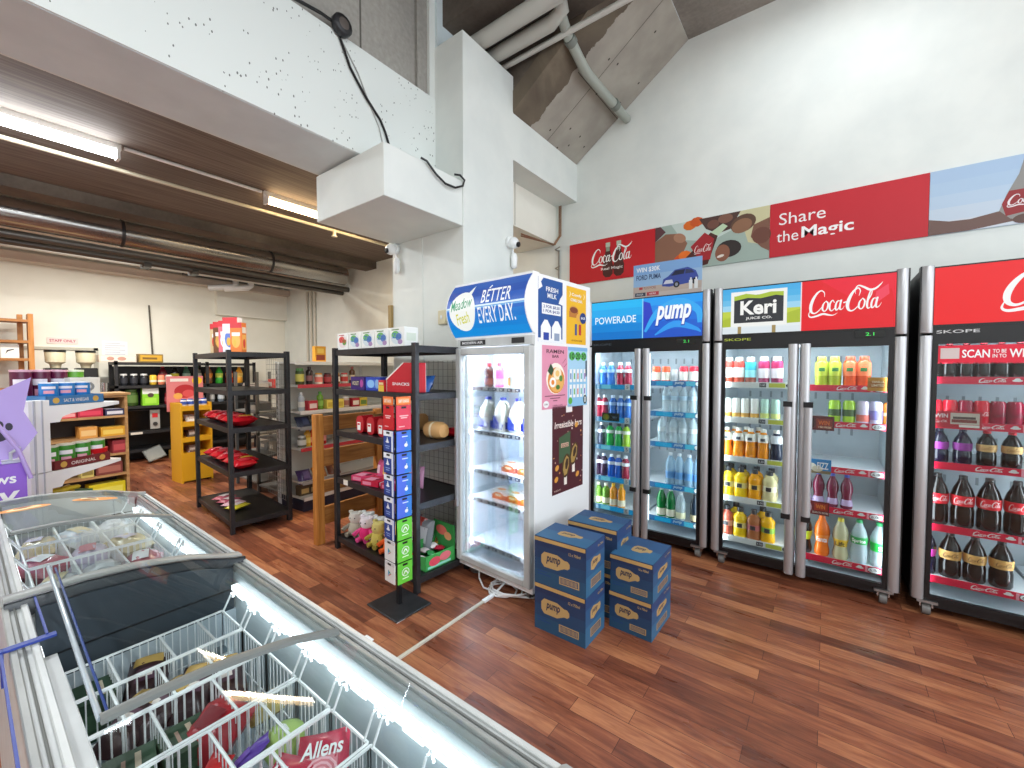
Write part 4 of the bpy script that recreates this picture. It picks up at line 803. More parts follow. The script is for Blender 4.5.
m.text(fh, 'BETTER', .335, .2, .25, .085, LIT('#f6f9fb'), .012, .01); m.text(fh, 'EVERY DAY.', .305, .075, .31, .1, LIT('#f6f9fb'), .012, .01); m.poly(fh, [(.375, .295), (.39, .315), (.4, .31), (.385, .292)], LIT('#f6f9fb'), .006)
m.build('sign_panel', mf)
m = MB()
for x in (U0 - .03, U1):
    q = [(.0, 0)] + [(.078 * (1 - (k / 6 - 1) ** 2) + .003, .35 * k / 12) for k in range(13)] + [(0, .35), (-.02, .35), (-.02, 0)]
    m.prism(q, Fr((x - .006 if x < 0 else x, 0, 1.67), (0, -1, 0), (0, 0, 1)), .006, WHITE)
m.box(U0 - .03, -.001, 2.02, U1, .06, 2.035, WHITE).box(U0 - .03, -.001, 1.655, U1, .03, 1.67, WHITE).box(U0 - .03, .0, 1.66, U1, .02, 2.02, WHITE)
m.build('header_frame', mf)
hb = MB().box(U0, -.006, 1.6, U1, .02, 1.655, LGREY).build('header_band', mf)
m = MB().box(U0 + .03, -.009, 1.612, .24, -.006, 1.645, BLACK2); f = Fr((U0 + .03, -.009, 1.612), (1, 0, 0), (0, 0, 1)); m.text(f, 'MODERN AIR', .02, .008, .2, .017, WHITE, .001, .02); m.build('maker_badge', hb)
MB().box(.47, -.01, 1.612, .57, -.006, 1.646, BLACK2).build('temperature_display', hb)
d = MB().box(U0, -.03, .12, U0 + .05, .018, 1.595, LGREY).box(U1 - .05, -.03, .12, U1, .018, 1.595, LGREY).box(U0 + .05, -.03, .12, U1 - .05, .018, .165, LGREY).box(U0 + .05, -.03, 1.545, U1 - .05, .018, 1.595, LGREY).build('door', mf, bevel=.006)
MB().box(U0 + .05, -.012, .165, U1 - .05, -.006, 1.545, GLASS).build('door_glass', d)
MB().box(U0 + .012, -.05, .5, U0 + .03, -.03, 1.25, SILVER).build('handle', d)
MB().box(U0 + .055, .021, .17, U0 + .063, .028, 1.54, LED).box(U1 - .07, .021, .17, U1 - .062, .028, 1.54, LED).build('light_strip', d)
area('cabinet_glow', (.3, .06, 1.6), (radians(25), 0, 0), .5, .04, 9, '#e6f0ff', mf)
for x, rr in ((.03, -62), (.57, 62)): area('cabinet_glow', (x, .045, .85), (radians(90), 0, radians(rr)), .03, 1.3, 15, '#dfeaff', mf)
MB().box(U0, .0, .08, U1, .03, .118, WHITE).build('kick_plate', mf)
for x in (.05, .55):
    for y in (.08, .58): castor(x, y, mf)
for i, z in enumerate((1.33, 1.03, .76, .56, .25)):
    sh = MB().box(U0 + .055, .06, z - .012, U1 - .055, .56, z, mat('#e6ecef', .3)).build('shelf', mf); m = MB().box(U0 + .055, .05, z - .03, U1 - .055, .056, z + .002, mat('#dfe4e6', .4)); f = Fr((U0 + .055, .05, z - .03), (1, 0, 0), (0, 0, 1))
    for k in range(8): m.rect(f, .015 + k * .068, .006, .045, .02, P('#59616c')); m.rect(f, .022 + k * .068, .011, .02, .01, WHITE, .001)
    m.build('price_strip', sh)
def inmf(u, v, z):
    c, s = cos(PHI), sin(PHI); return (-2.03 + c * u - s * v, 2.11 + s * u + c * v, z)
def sideposter(d0, d1, z0, z1, c, draw, label):
    m = MB(); f = Fr((U1 + .0008, d0, z0), (0, 1, 0), (0, 0, 1)); m.prism([(0, 0), (d1 - d0, 0), (d1 - d0, z1 - z0), (0, z1 - z0)], f, .0006, P(c)); draw(m, f, d1 - d0, z1 - z0)
    o = thing_mb('poster', m, label, 'poster', 'posters on the side of the milk fridge'); o.location = (-2.03, 2.11, 0); o.rotation_euler.z = PHI
def s1(m, f, W, H):
    m.text(f, 'FRESH', W * .3, H * .8, W * .5, H * .075, WHITE, .001, .02); m.text(f, 'MILK', W * .36, H * .7, W * .38, H * .075, WHITE, .001, .02)
    m.rect(f, W * .14, H * .44, W * .78, H * .17, WHITE); m.text(f, '2 FOR $8.50', W * .2, H * .53, W * .66, H * .055, P('#1f3f86'), .001, .02); m.text(f, '1 FOR $4.50', W * .2, H * .46, W * .66, H * .055, P('#1f3f86'), .001, .02)
    m.rect(f, 0, 0, W, H * .06, P('#e9eef4'))
    for x, c in ((.3, '#28429c'), (.74, '#8fa0b8')):
        m.poly(f, [(W * (x - .2), H * .03), (W * (x + .2), H * .03), (W * (x + .2), H * .24), (W * (x + .06), H * .35), (W * (x - .06), H * .35), (W * (x - .2), H * .24)], P('#eef0ee'), .0009); m.rect(f, W * (x - .1), H * .03, W * .22, H * .12, P(c), .0012)
    m.poly(f, [(0, H), (0, H * .8), (W * .16, H * .86), (W * .1, H * .93), (W * .2, H)], WHITE, .0009); m.poly(f, [(W, H * .62), (W, H * .8), (W * .88, H * .72), (W * .82, H * .64)], WHITE, .0009)
sideposter(.05, .31, 1.62, 2.01, '#1d4f94', s1, 'blue FRESH MILK poster at the top of the milk fridge side')
def s2(m, f, W, H):
    m.text(f, 'Comfy', W * .25, H * .83, W * .5, H * .07, WHITE, .001, .015); m.text(f, 'COMBO DEAL', W * .2, H * .75, W * .6, H * .05, WHITE, .001, .02)
    m.ell(f, W * .36, H * .58, W * .24, H * .1, P('#d99a3e'), .0009); m.rect(f, W * .13, H * .47, W * .45, H * .1, P('#b8762c'), .0012); m.ell(f, W * .36, H * .6, W * .2, H * .055, P('#7a3a1c'), .0014); m.ell(f, W * .6, H * .48, W * .12, H * .07, P('#e0a848'), .0013)
    m.ell(f, W * .83, H * .48, W * .17, H * .1, P('#1f3a78'), .0016); m.text(f, '$6.00', W * .72, H * .455, W * .22, H * .05, WHITE, .002, .02); m.rect(f, W * .42, H * .16, W * .1, H * .2, P('#2c4a8c'), .001); m.rect(f, W * .62, H * .17, W * .12, H * .19, P('#b8332c'), .001); m.text(f, 'HOT PIE AND DRINK', W * .25, H * .05, W * .55, H * .03, P('#8a5a10'), .001, .01)
    for x in (.14, .86): m.ribbon(f, [(W * x, H * .82, .004), (W * (x + .04), H * .88, .008), (W * x, H * .92, .003)], P('#fff3c0'), .001)
sideposter(.355, .6, 1.62, 2.0, '#e8b41e', s2, 'yellow pie combo poster at the top of the milk fridge side')
def s3(m, f, W, H):
    m.text(f, 'RAMEN', W * .16, H * .88, W * .68, H * .06, P('#3a1a22'), .001, .01); m.text(f, 'BAR', W * .38, H * .81, W * .26, H * .045, P('#3a1a22'), .001, .01)
    m.ell(f, W * .52, H * .48, W * .37, H * .25, P('#f6ede0'), .0009); m.ell(f, W * .54, H * .45, W * .33, H * .21, P('#d8893a'), .0012); m.ell(f, W * .56, H * .42, W * .28, H * .16, P('#e8b060'), .0014); m.ell(f, W * .58, H * .56, W * .16, H * .1, P('#f4e6c8'), .0016); m.ell(f, W * .58, H * .56, W * .08, H * .05, P('#ecc070'), .0018); m.ell(f, W * .4, H * .42, W * .13, H * .08, P('#f6f2ea'), .0016); m.ell(f, W * .4, H * .42, W * .06, H * .04, P('#e8862c'), .0018)
    m.poly(f, [(W * .2, H * .6), (W * .32, H * .72), (W * .44, H * .62), (W * .34, H * .52)], P('#2f4a2c'), .0017); m.ell(f, W * .72, H * .48, W * .07, H * .05, P('#5a8a3a'), .0018); m.ell(f, W * .6, H * .34, W * .08, H * .04, P('#4a7a34'), .0018)
    for i, w in enumerate((.8, .4, .16)): m.rect(f, W * (.5 - w / 2), H * (.2 - .04 * i), W * w, H * .013, P('#6e3442'), .001)
    for p in ((.78, .72, .92, .8), (.84, .66, .97, .72)): m.ribbon(f, [(W * p[0], H * p[1], .003), (W * p[2], H * p[3], .003)], P('#8a3a4a'), .001)
    m.ell(f, W * .15, H * .08, W * .11, H * .055, WHITE, .001); m.text(f, 'OPEN', W * .08, H * .065, W * .14, H * .028, P('#6e3442'), .0014, .01); m.text(f, 'OPEN LATE', W * .4, H * .03, W * .4, H * .03, P('#6e3442'), .001)
sideposter(.09, .37, 1.2, 1.6, '#dd92ab', s3, 'pink RAMEN BAR poster with a noodle bowl')
def s4(m, f, W, H):
    m.rect(f, 0, 0, W, H * .62, P('#8ec2e4')); m.rect(f, 0, H * .94, W, H * .06, P('#7ab0dc'), .0008)
    for i, (t, c) in enumerate((('10', '#2f9a4a'), ('20', '#2f9a4a'), ('30', '#2f9a4a'))): m.ell(f, W * (.2 + .3 * i), H * .85, W * .15, H * .075, P('#5cba5c'), .0009); m.text(f, t, W * (.08 + .3 * i), H * .8, W * .24, H * .1, P('#173c22'), .0013, .02)
    for r_ in range(2):
        for k in range(5): m.rect(f, W * (.08 + .18 * k), H * (.15 + .26 * r_), W * .12, H * .22, P('#f2f2ee'), .001); m.rect(f, W * (.11 + .18 * k), H * (.2 + .26 * r_), W * .06, H * .1, P(('#4a7ab8', '#5cae54', '#d06a6a', '#4ab0a0', '#8a6ab8')[k]), .0013)
    m.ell(f, W * .12, H * .1, W * .1, H * .06, P('#5cae44'), .0014); m.ell(f, W * .88, H * .1, W * .1, H * .08, P('#1e3a2c'), .0014); m.text(f, '0', W * .83, H * .05, W * .1, H * .1, WHITE, .0018, .02); m.rect(f, W * .9, H * .5, W * .07, H * .28, P('#2a3038'), .0014)
sideposter(.375, .62, 1.2, 1.6, '#a6d0e8', s4, 'pale blue poster with green 10 20 30 circles')
def s5(m, f, W, H):
    m.rect(f, W * .42, H * .92, W * .2, H * .08, P('#efe9e6')); random.seed(5)
    for i in range(26): m.ell(f, random.uniform(.01, W - .01), random.uniform(.02, H - .02), random.uniform(.003, .008), random.uniform(.003, .008), P(random.choice(['#d9b8a0', '#c98a4a', '#efe2d4'])), .0008, 8)
    m.text(f, 'Irresistible bars', W * .06, H * .75, W * .88, H * .075, P('#f0e4dc'), .001, .015, .2)
    m.poly(f, [(W * .2, H * .34), (W * .2, H * .64), (W * .56, H * .7), (W * .56, H * .38)], P('#3f5a3c'), .001); m.rect(f, W * .26, H * .52, W * .24, H * .05, P('#c9a48c'), .0014); m.text(f, 'GOLD', W * .28, H * .525, W * .2, H * .035, P('#3f2a20'), .0018, .01)
    for x, y, r_ in ((.42, .3, -.2), (.68, .42, -.35)): m.ell(f, W * x, H * y, W * .13, H * .14, P('#4a3418'), .0016, rot=r_); m.ell(f, W * x, H * y, W * .09, H * .12, P('#a98a4a'), .0018, 7, r_); m.ell(f, W * (x + .02), H * (y + .02), W * .05, H * .07, P('#3a2412'), .002, 6, r_); m.rect(f, W * (x - .06), H * (y - .22), W * .09, H * .1, P('#ece4d8'), .0014)
    for x, y in ((.14, .3), (.12, .17), (.8, .16), (.76, .76)): m.ell(f, W * x, H * y, W * .06, H * .03, P('#d89a3e'), .0015, rot=.6)
    m.text(f, 'NEW', W * .06, H * .03, W * .2, H * .02, P('#d8c0b0'), .001)
sideposter(.2, .57, .64, 1.21, '#4a1620', s5, 'dark maroon chocolate ice cream poster on the milk fridge side')
# milk fridge stock
MILK = bottle('flavoured_milk_bottle', 'bottle', .032, .165, JUICE, '#4e2a24', [('#8a4a3a', .1, .35)], '#c42a3a', capr=.5); PINKM = bottle('flavoured_milk_bottle', 'bottle', .032, .165, JUICE, '#e0508e', [('#f29ac0', .1, .35)], '#c42a3a', capr=.5)
CRE = bottle('flavoured_milk_bottle', 'bottle', .032, .17, JUICE, '#efe6e2', [('#d8645a', .35, .7)], '#efe6e2', capr=.5)
MILK.put(inmf(.14, .13, 1.33), 'chocolate milk bottle with red cap in the milk fridge'); PINKM.put(inmf(.24, .13, 1.33), 'pink strawberry milk bottle with red cap in the milk fridge'); CRE.put(inmf(.54, .13, 1.33), 'white bottle with red label at the milk fridge right edge')
m = MB().lathe([(0, 0), (.058, 0), (.066, .075), (.07, .078), (.07, .088), (0, .09)], WHITE, 20); o = m.build('yoghurt_tub'); tag(o, 'white yoghurt tub with orange patch on the milk fridge top shelf', 'tub'); o.location = inmf(.39, .14, 1.33)
f = Fr((0, 0, 0), (1, 0, 0), (0, 0, 1), cyl=.063); m = MB().rect(f, -.045, .015, .035, .05, P('#e0942c'), .003, 3).rect(f, .04, .015, .03, .05, P('#c98a5a'), .003, 3); m.build('label', o)
mm = MB(); mm.lathe([(0, 0), (.05, 0), (.056, .01), (.056, .11), (.05, .15), (.03, .19), (.02, .205), (.02, .21)], mat('#f1efe2', .3), 18, sq=3); mm.tube([(.028, -.01, .2), (.055, -.01, .185), (.06, -.01, .13), (.05, -.01, .085)], .011, mat('#f1efe2', .3), 8)
o = mm.build('milk_jug'); tag(o, None, 'bottle'); MB().lathe([(.022, .21), (.022, .228), (0, .23)], mat('#2438b0', .35), 14).build('cap', o)
f = Fr((0, -.0572, 0), (1, 0, 0), (0, 0, 1)); m = MB(); m.poly(f, [(-.045, .02), (.04, .02), (.05, .05), (.0, .07), (-.03, .105), (-.045, .11)], P('#2a3cb0'), .001); m.rect(f, .012, .025, .028, .04, P('#e4e8f4'), .002, 2); f = Fr((.0572, 0, 0), (0, 1, 0), (0, 0, 1)); m.poly(f, [(-.045, .02), (.035, .02), (.035, .045), (-.0, .06), (-.045, .07)], P('#2a3cb0'), .001)
m.build('label', o)
mk = Kind(o)
for i, u in enumerate((.125, .265, .4, .53)): mk.put(inmf(u, .14, 1.03), ORD[i] + ' white milk jug from the left on the second milk fridge shelf', PHI, 'milk jugs in the milk fridge')
def carton(name, cat, w, d, h, base, front=(), right=(), top=(), left=(), bevel=.002, lid=None):
    """a printed box, centred on its base; prints per face"""
    m = MB().box(-w / 2, -d / 2, 0, w / 2, d / 2, h, P(base) if isinstance(base, str) else base)
    for pr, f in ((front, Fr((-w / 2, -d / 2, 0), (1, 0, 0), (0, 0, 1))), (right, Fr((w / 2, -d / 2, 0), (0, 1, 0), (0, 0, 1))), (top, Fr((-w / 2, -d / 2, h), (1, 0, 0), (0, 1, 0))), (left, Fr((-w / 2, d / 2, 0), (0, -1, 0), (0, 0, 1)))):
        W = d if pr is right or pr is left else w; H = d if pr is top else h
        for i, p in enumerate(pr):
            hh = .0006; c = P(p[-1])
            if p[0] == 'r': m.rect(f, p[1] * W, p[2] * H, p[3] * W, p[4] * H, c, hh)
            elif p[0] == 'e': m.ell(f, p[1] * W, p[2] * H, p[3] * W, p[4] * H, c, hh, 14)
            elif p[0] == 't': m.text(f, p[1], p[2] * W, p[3] * H, p[4] * W, p[5] * H, c, hh, .02)
            elif p[0] == 's': m.text(f, p[1], p[2] * W, p[3] * H, p[4] * W, p[5] * H, c, hh, .03, .25)
            elif p[0] == 'p': m.poly(f, [(a * W, b * H) for a, b in p[1]], c, hh)
    o = m.build(name); tag(o, None, cat); return Kind(o)
bt = carton('butter_pack', 'food box', .12, .07, .062, '#f0ece4', [('r', 0, 0, 1, .5, '#dc6218'), ('e', .5, .5, .4, .28, '#e87a24'), ('e', .5, .46, .26, .14, '#f8d8b0')], [('r', 0, 0, 1, .55, '#dc6218')], [('e', .5, .5, .3, .3, '#ee9a4c')])
for i, (u, z) in enumerate(((.33, .76), (.47, .76), (.24, .56), (.365, .56), (.49, .56))):
    bt.put(inmf(u, .15, z), ['left orange and white pack on the third milk fridge shelf', 'right orange and white pack on the third milk fridge shelf', 'left orange and white pack in the row of three, milk fridge', 'middle orange and white pack in the row of three, milk fridge', 'right orange and white pack in the row of three, milk fridge'][i], PHI, 'orange and white packs in the milk fridge')
bt.put(inmf(.42, .24, .56), 'orange and white pack lying behind the row of three, milk fridge', PHI, 'orange and white packs in the milk fridge')
# ------------------------------------------------------------------ blue water cartons on the floor
def pumpbox(w, d, h):
    bot = [('p', [(.14, .46), (.14, .62), (.2, .7), (.46, .7), (.6, .63), (.66, .63), (.7, .58), (.7, .5), (.66, .46), (.6, .46), (.46, .38), (.2, .38)], '#b3935f'), ('s', 'pump', .24, .46, .28, .17, '#1c2240')]
    code = [('r', .5, .12, .38, .16, '#b3935f'), ('r', .52, .14, .34, .12, '#2c3a5e')] + [('r', .53 + .025 * k, .15, .012, .1, '#b3935f') for k in range(13)]
    txt = [('t', '12 x 750ml', .68, .76, .22, .06, '#b8985e'), ('r', .06, .26, .2, .02, '#1b3d78'), ('r', .06, .2, .28, .02, '#1b3d78')]
    bands = [('r', 0, 0, 1, .3, '#234a68'), ('r', 0, .3, 1, .25, '#203f60'), ('r', 0, .55, 1, .25, '#1f3557'), ('r', 0, .8, 1, .2, '#1e2d50')]
    k = carton('drink_carton', 'box', w, d, h, '#21405f', bands + bot + code + txt, [('r', 0, 0, 1, .4, '#33668a'), ('r', 0, .4, 1, .35, '#2c567e'), ('r', 0, .75, 1, .25, '#274270')] + [('p', [(.25, .5), (.25, .66), (.4, .72), (.6, .68), (.75, .68), (.78, .6), (.75, .53), (.6, .52), (.4, .46)], '#b3935f'), ('s', 'pump', .33, .55, .28, .1, '#1c2240'), ('r', .25, .12, .55, .18, '#b3935f'), ('r', .28, .14, .49, .14, '#2c3a5e')] + [('r', .3 + .05 * j, .15, .02, .12, '#b3935f') for j in range(9)] + [('t', '12 x 750ml', .62, .86, .3, .05, '#b8985e')], [('r', 0, 0, 1, .5, '#2d5f84'), ('r', 0, .5, 1, .5, '#2a4f7a'), ('p', [(.3, .38), (.3, .55), (.36, .62), (.56, .62), (.66, .56), (.74, .56), (.76, .5), (.74, .42), (.66, .42), (.56, .34), (.36, .34)], '#b3935f'), ('s', 'pump', .36, .43, .24, .12, '#1c2240')])
    MB().box(-w / 2 - .001, -d / 2 - .002, h - .024, w / 2 - .004, d / 2 - .01, h - .004, P('#b8935a')).build('cardboard_edge', k.o)
    return k
pk = pumpbox(.315, .23, .262); g = 'blue water cartons by the milk fridge'
pk.put((-1.13, 2.037, 0), 'lower blue water carton of the stack against the milk fridge', 0, g); pk.put((-1.132, 2.038, .2625), 'upper blue water carton of the stack against the milk fridge', .015, g)
pk.put((-1.1, 2.36, 0), 'lower blue water carton hidden behind the milk fridge stack', .02, g); pk.put((-1.1, 2.36, .2625), 'upper blue water carton behind the taller front stack', .02, g)
pk2 = pumpbox(.24, .31, .208)
pk2.put((-.832, 2.335, 0), 'lower blue water carton of the shorter right stack', -.02, g); pk2.put((-.83, 2.337, .2085), 'upper blue water carton of the shorter right stack', -.01, g)
# ------------------------------------------------------------------ chest freezers
ARCH = [(.578, .798), (.546, .803), (.43, .84), (.306, .862), (.196, .87), (.104, .869), (.052, .868)]
def archz(y):
    for (y0, z0), (y1, z1) in zip(ARCH, ARCH[1:]):
        if y1 <= y <= y0: return z0 + (z1 - z0) * (y0 - y) / (y0 - y1)
    return .868 if y < .1 else .798
def freezer(x0, x1, label, lids, near=False):
    r = empty('chest_freezer', ((x0 + x1) / 2, .32, 0), 0, label, 'freezer', 'glass topped chest freezers')
    M = Matrix.Translation((-(x0 + x1) / 2, -.32, 0))
    def b(mb, name, par=r, bevel=0):
        mb.v = [M @ v for v in mb.v]; return mb.build(name, par, bevel=bevel)
    m = MB().box(x0, .545, .06, x1, .575, .775, LGREY).box(x0, .055, .06, x1, .085, .84, LGREY).box(x0, .085, .06, x1, .545, .3, LGREY)
    yz = [(.546, .06), (.546, .775)] + [(y, z - .03) for y, z in ARCH[2:6]] + [(.085, .83), (.085, .06)]
    for x, n in ((x0, .03), (x1 - .03, .03)):
        m.prism([(y, z) for y, z in yz], Fr((x + n, 0, 0), (0, 1, 0), (0, 0, 1)), n, GREYP)
    b(m, 'cabinet')
    # liner
    m = MB().box(x0 + .03, .085, .3, x1 - .03, .545, .31, LINER).box(x0 + .03, .535, .31, x1 - .03, .545, .775, mat('#b4bfc2', .35)).box(x0 + .03, .085, .31, x1 - .03, .095, .83, mat('#b4bfc2', .35)).box(x0 + .03, .095, .31, x0 + .04, .535, .66, LINER).box(x1 - .04, .095, .31, x1 - .03, .535, .66, LINER)
    b(m, 'liner')
    m = MB().prism([(.1, .645), (.53, .645), (.53, .795), (.43, .828), (.306, .85), (.196, .858), (.1, .857)], Fr((x0 + .038, 0, 0), (0, 1, 0), (0, 0, 1)), .007, mat('#39424a', .35) if near else LGREY).box(x0 + .036, .1, .725, x0 + .04, .53, .729, BLACK2)
    b(m, 'end_panel')
    # rails
    for y0, y1, z in ((.54, .582, .8), (.048, .09, .868)):
        m = MB().box(x0, y0, z - .04, x1, y1, z - .008, LGREY).box(x0, y0, z - .008, x1, y0 + .012, z, GREYP).box(x0, y1 - .012, z - .008, x1, y1, z, LGREY).box(x0, y0 + .018, z - .008, x1, y0 + .022, z - .001, mat('#6e706d', .4))
        b(m, 'side_rail', bevel=.002)
    for x, ew in ((x0, .012 if near else .03), (x1 - .055, .055)):
        vs = []; fs = []
        for i, (y, z) in enumerate(ARCH):
            for dx, dz in ((0, -.03), (0, .004), (.01, .012), (ew - .012, .012), (ew, .0), (ew, -.05)): vs.append((x + dx, y, z + dz))
        for i in range(len(ARCH) - 1):
            for k in range(6): fs.append((i * 6 + k, i * 6 + (k + 1) % 6, i * 6 + 6 + (k + 1) % 6, i * 6 + 6 + k))
        fs += [tuple(range(6)), tuple(len(vs) - 6 + k for k in range(5, -1, -1))]
        b(MB().add(vs, fs, mat('#2e3338', .4) if near and x == x0 else GREYP, True), 'end_frame')
    # light strips under the rails
    m = MB().box(x0 + .06, .516, .735, x1 - .06, .534, .75, mat('#f4fbff', .4, 0, 1.8)); ls = b(m, 'light_strip')
    m = MB()
    for k in range(12):
        xx = x0 + .1 + k * (x1 - x0 - .2) / 12; m.box(xx, .512, .734, xx + .06, .516, .751, mat('#dce6e8', .2, alpha=.35))
    b(m, 'strip_cover')
    b(MB().box(x0 + .06, .098, .74, x1 - .06, .106, .77, mat('#f4fbff', .4, 0, 2.2)), 'light_strip')
    area('freezer_glow', (0, .19, .745), (radians(50), 0, 0), x1 - x0 - .15, .02, 1.5, '#eef8ff', r)
    # lids
    for (a, c, dz, far, fnear, tilt) in lids:
        n = 8; vs = []; fs = []; yl = .125 if near else .095; ys = [.54 - k * (.54 - yl) / n for k in range(n + 1)]
        def zz(y, t): return archz(y) + dz + tilt * (1 - t) * ((.54 - y) / (.54 - yl)) ** 1.5
        for j in range(7):
            t = j / 6
            for y in ys: vs.append((a + (c - a) * t, y, zz(y, t)))
        for j in range(6):
            for k in range(n): fs.append((j * (n + 1) + k, j * (n + 1) + k + 1, (j + 1) * (n + 1) + k + 1, (j + 1) * (n + 1) + k))
        lid = b(MB().add(vs, fs, LIDGLASS, True), 'glass_lid')
        for want, t in ((far, 0), (fnear, 1)):
            if not want: continue
            vs = []; fs = []; xx = a + (c - a) * t
            for y in ys:
                for dx, d2 in ((-.01, -.006), (-.01, .003), (-.004, .007), (.004, .007), (.01, .003), (.01, -.006)): vs.append((xx + dx, y, zz(y, t) + d2))
            for i in range(n):
                for k in range(6): fs.append((i * 6 + k, i * 6 + (k + 1) % 6, i * 6 + 6 + (k + 1) % 6, i * 6 + 6 + k))
            fs += [tuple(range(6)), tuple(len(vs) - 6 + k for k in range(5, -1, -1))]
            b(MB().add(vs, fs, mat('#777a77', .45, .2), True), 'lid_frame', lid)
        if tilt:
            pts = [(a + (c - a) * j / 6, yl, zz(yl, j / 6)) for j in range(7)]
            b(MB().tube(pts, .0045, mat('#a4b0b8', .15, alpha=.8), 8).tube([(p[0], p[1] + .012, p[2] - .008) for p in pts], .0022, mat('#2f4a9a', .3), 6), 'lid_edge', lid)
    return r, b
fz1, b1 = freezer(-2.86, -1.6, 'far glass-topped chest freezer packed with bagged frozen goods', [(-2.83, -2.25, .012, False, True, 0), (-2.29, -1.63, .003, False, False, 0)])
fz2, b2 = freezer(-1.59, -.28, 'near glass-topped chest freezer with white wire baskets and raised lid', [(-1.56, -.94, .008, False, True, .075), (-.97, -.3, .001, False, False, 0)], True)
# ice cream stickers on the far lid
m = MB()
for x, y in ((-2.6, .15), (-2.62, .36)):
    c, s = .035, .075
    vs = [(x + c * cos(t / 16 * 2 * pi), y + s * sin(t / 16 * 2 * pi), archz(y + s * sin(t / 16 * 2 * pi)) + .0145) for t in range(16)]
    m.add(vs, [tuple(range(16))], P('#d98a2c')); m.add([(x + (v[0] - x) * .6, y + (v[1] - y) * .65, v[2] + .0008) for v in vs], [tuple(range(16))], P('#f2d9a0')); m.add([(x - .012 + (v[0] - x) * .3, y + (v[1] - y) * .4, v[2] + .0014) for v in vs], [tuple(range(16))], P('#8a4a2c'))
b1(m, 'lid_sticker')
for m_, n_ in ((MB().box(-1.345, .04, .87, -1.328, .115, .875, mat('#2a3f92', .5)).box(-1.345, .036, .8, -1.328, .041, .875, mat('#2a3f92', .5)), 'blue_strap'), (MB().box(-1.33, .0355, .862, -.6, .0395, .872, mat('#2a3f92', .5)), 'blue_trim'), (MB().box(-1.6, .1, .872, -1.34, .104, .878, mat('#2a3f92', .5)), 'blue_trim'), (MB().box(-1.3, .088, .835, -.62, .112, .845, LGREY), 'inner_ledge')):
    b2(m_, n_)
def basket(x0, x1, y0, y1, z0, z1, label, divs, par=None):
    """white wire basket: vertical wires, rims, dividers across"""
    m = MB(); W_ = .0024
    def wall(p, q):
        L = math.hypot(q[0] - p[0], q[1] - p[1]); n = max(2, int(L / .018))
        for i in range(n + 1):
            x, y = p[0] + (q[0] - p[0]) * i / n, p[1] + (q[1] - p[1]) * i / n
            m.box(x - .001, y - .001, z0, x + .001, y + .001, z1, WIRE)
        for z, rr in ((z1, .0034), (z0, .002), ((z0 + z1) / 2, .0018)): m.tube([(p[0], p[1], z), (q[0], q[1], z)], rr, WIRE, 5)
    for p, q in (((x0, y0), (x1, y0)), ((x1, y0), (x1, y1)), ((x1, y1), (x0, y1)), ((x0, y1), (x0, y0))): wall(p, q)
    n = int((y1 - y0) / .03)
    for i in range(n + 1): y = y0 + (y1 - y0) * i / n; m.box(x0, y - .0012, z0, x1, y + .0012, z0 + .0024, WIRE)
    for x in (x0 + .01, x1 - .01): m.tube([(x, y1 - .002, z1), (x, y1 + .02, z1 + .045), (x + .01, y1 + .024, z1 + .06), (x + .02, y1 + .02, z1 + .045)], .003, WIRE, 5); m.tube([(x, y0, z1), (x, y0 - .03, z1 + .05)], .003, WIRE, 5)
    o = m.build('wire_basket'); tag(o, label, 'basket', 'white wire baskets in the freezers')
    for y in divs:
        m = MB(); n = max(2, int((x1 - x0) / .018))
        for i in range(n + 1): x = x0 + (x1 - x0) * i / n; m.box(x - .001, y - .001, z0, x + .001, y + .001, z1 - .01, WIRE)
        m.tube([(x0, y, z1 - .004), (x1, y, z1 - .004)], .0035, WIRE, 5); m.tube([(x0, y, (z0 + z1) / 2), (x1, y, (z0 + z1) / 2)], .002, WIRE, 5); m.build('divider', o)
    return o
nb = [(-1.515, -1.365), (-1.358, -1.208), (-1.2, -1.04), (-1.03, -.882), (-.874, -.735), (-.726, -.57)]
nl = ['first wire basket at the dark end wall of the near freezer', 'second wire basket from the dark end of the near freezer', 'wire basket under the lid frame of the near freezer', 'wire basket just after the lid frame, near freezer', 'wire basket with the pink sweet bags, near freezer', 'wire basket at the bottom picture edge, near freezer']
nd = [[.22, .33, .42], [.2, .29, .38], [.24, .36], [.2, .3, .4], [.22, .36], [.2, .33]]
for (a, c), l, dv in zip(nb, nl, nd): basket(a, c, .14, .485, .44, .685, l, dv)
def pillow(w, d, t, m, n=8, crimp=True, wob=.15, seed=0):
    """a sealed bag lying flat, filled"""
    rnd = random.Random(seed); mb = MB(); top = []; bot = []
    for j in range(n + 1):
        for i in range(n + 1):
            u, v = 2 * i / n - 1, 2 * j / n - 1
            h = t / 2 * ((1 - abs(u) ** 2.5) * (1 - abs(v) ** 3)) ** .6 * (1 + rnd.uniform(-wob, wob))
            k = 1 - .05 * (1 - v * v) if crimp else 1
            top.append((u * w / 2, v * d / 2 * (1 - .04 * (1 - u * u)) * k, t / 2 + h)); bot.append((u * w / 2, v * d / 2 * (1 - .04 * (1 - u * u)) * k, t / 2 - h))
    q = [(j * (n + 1) + i, j * (n + 1) + i + 1, (j + 1) * (n + 1) + i + 1, (j + 1) * (n + 1) + i) for j in range(n) for i in range(n)]
    mb.add(top, q, m, True); mb.add(bot, [f[::-1] for f in q], m, True); return mb
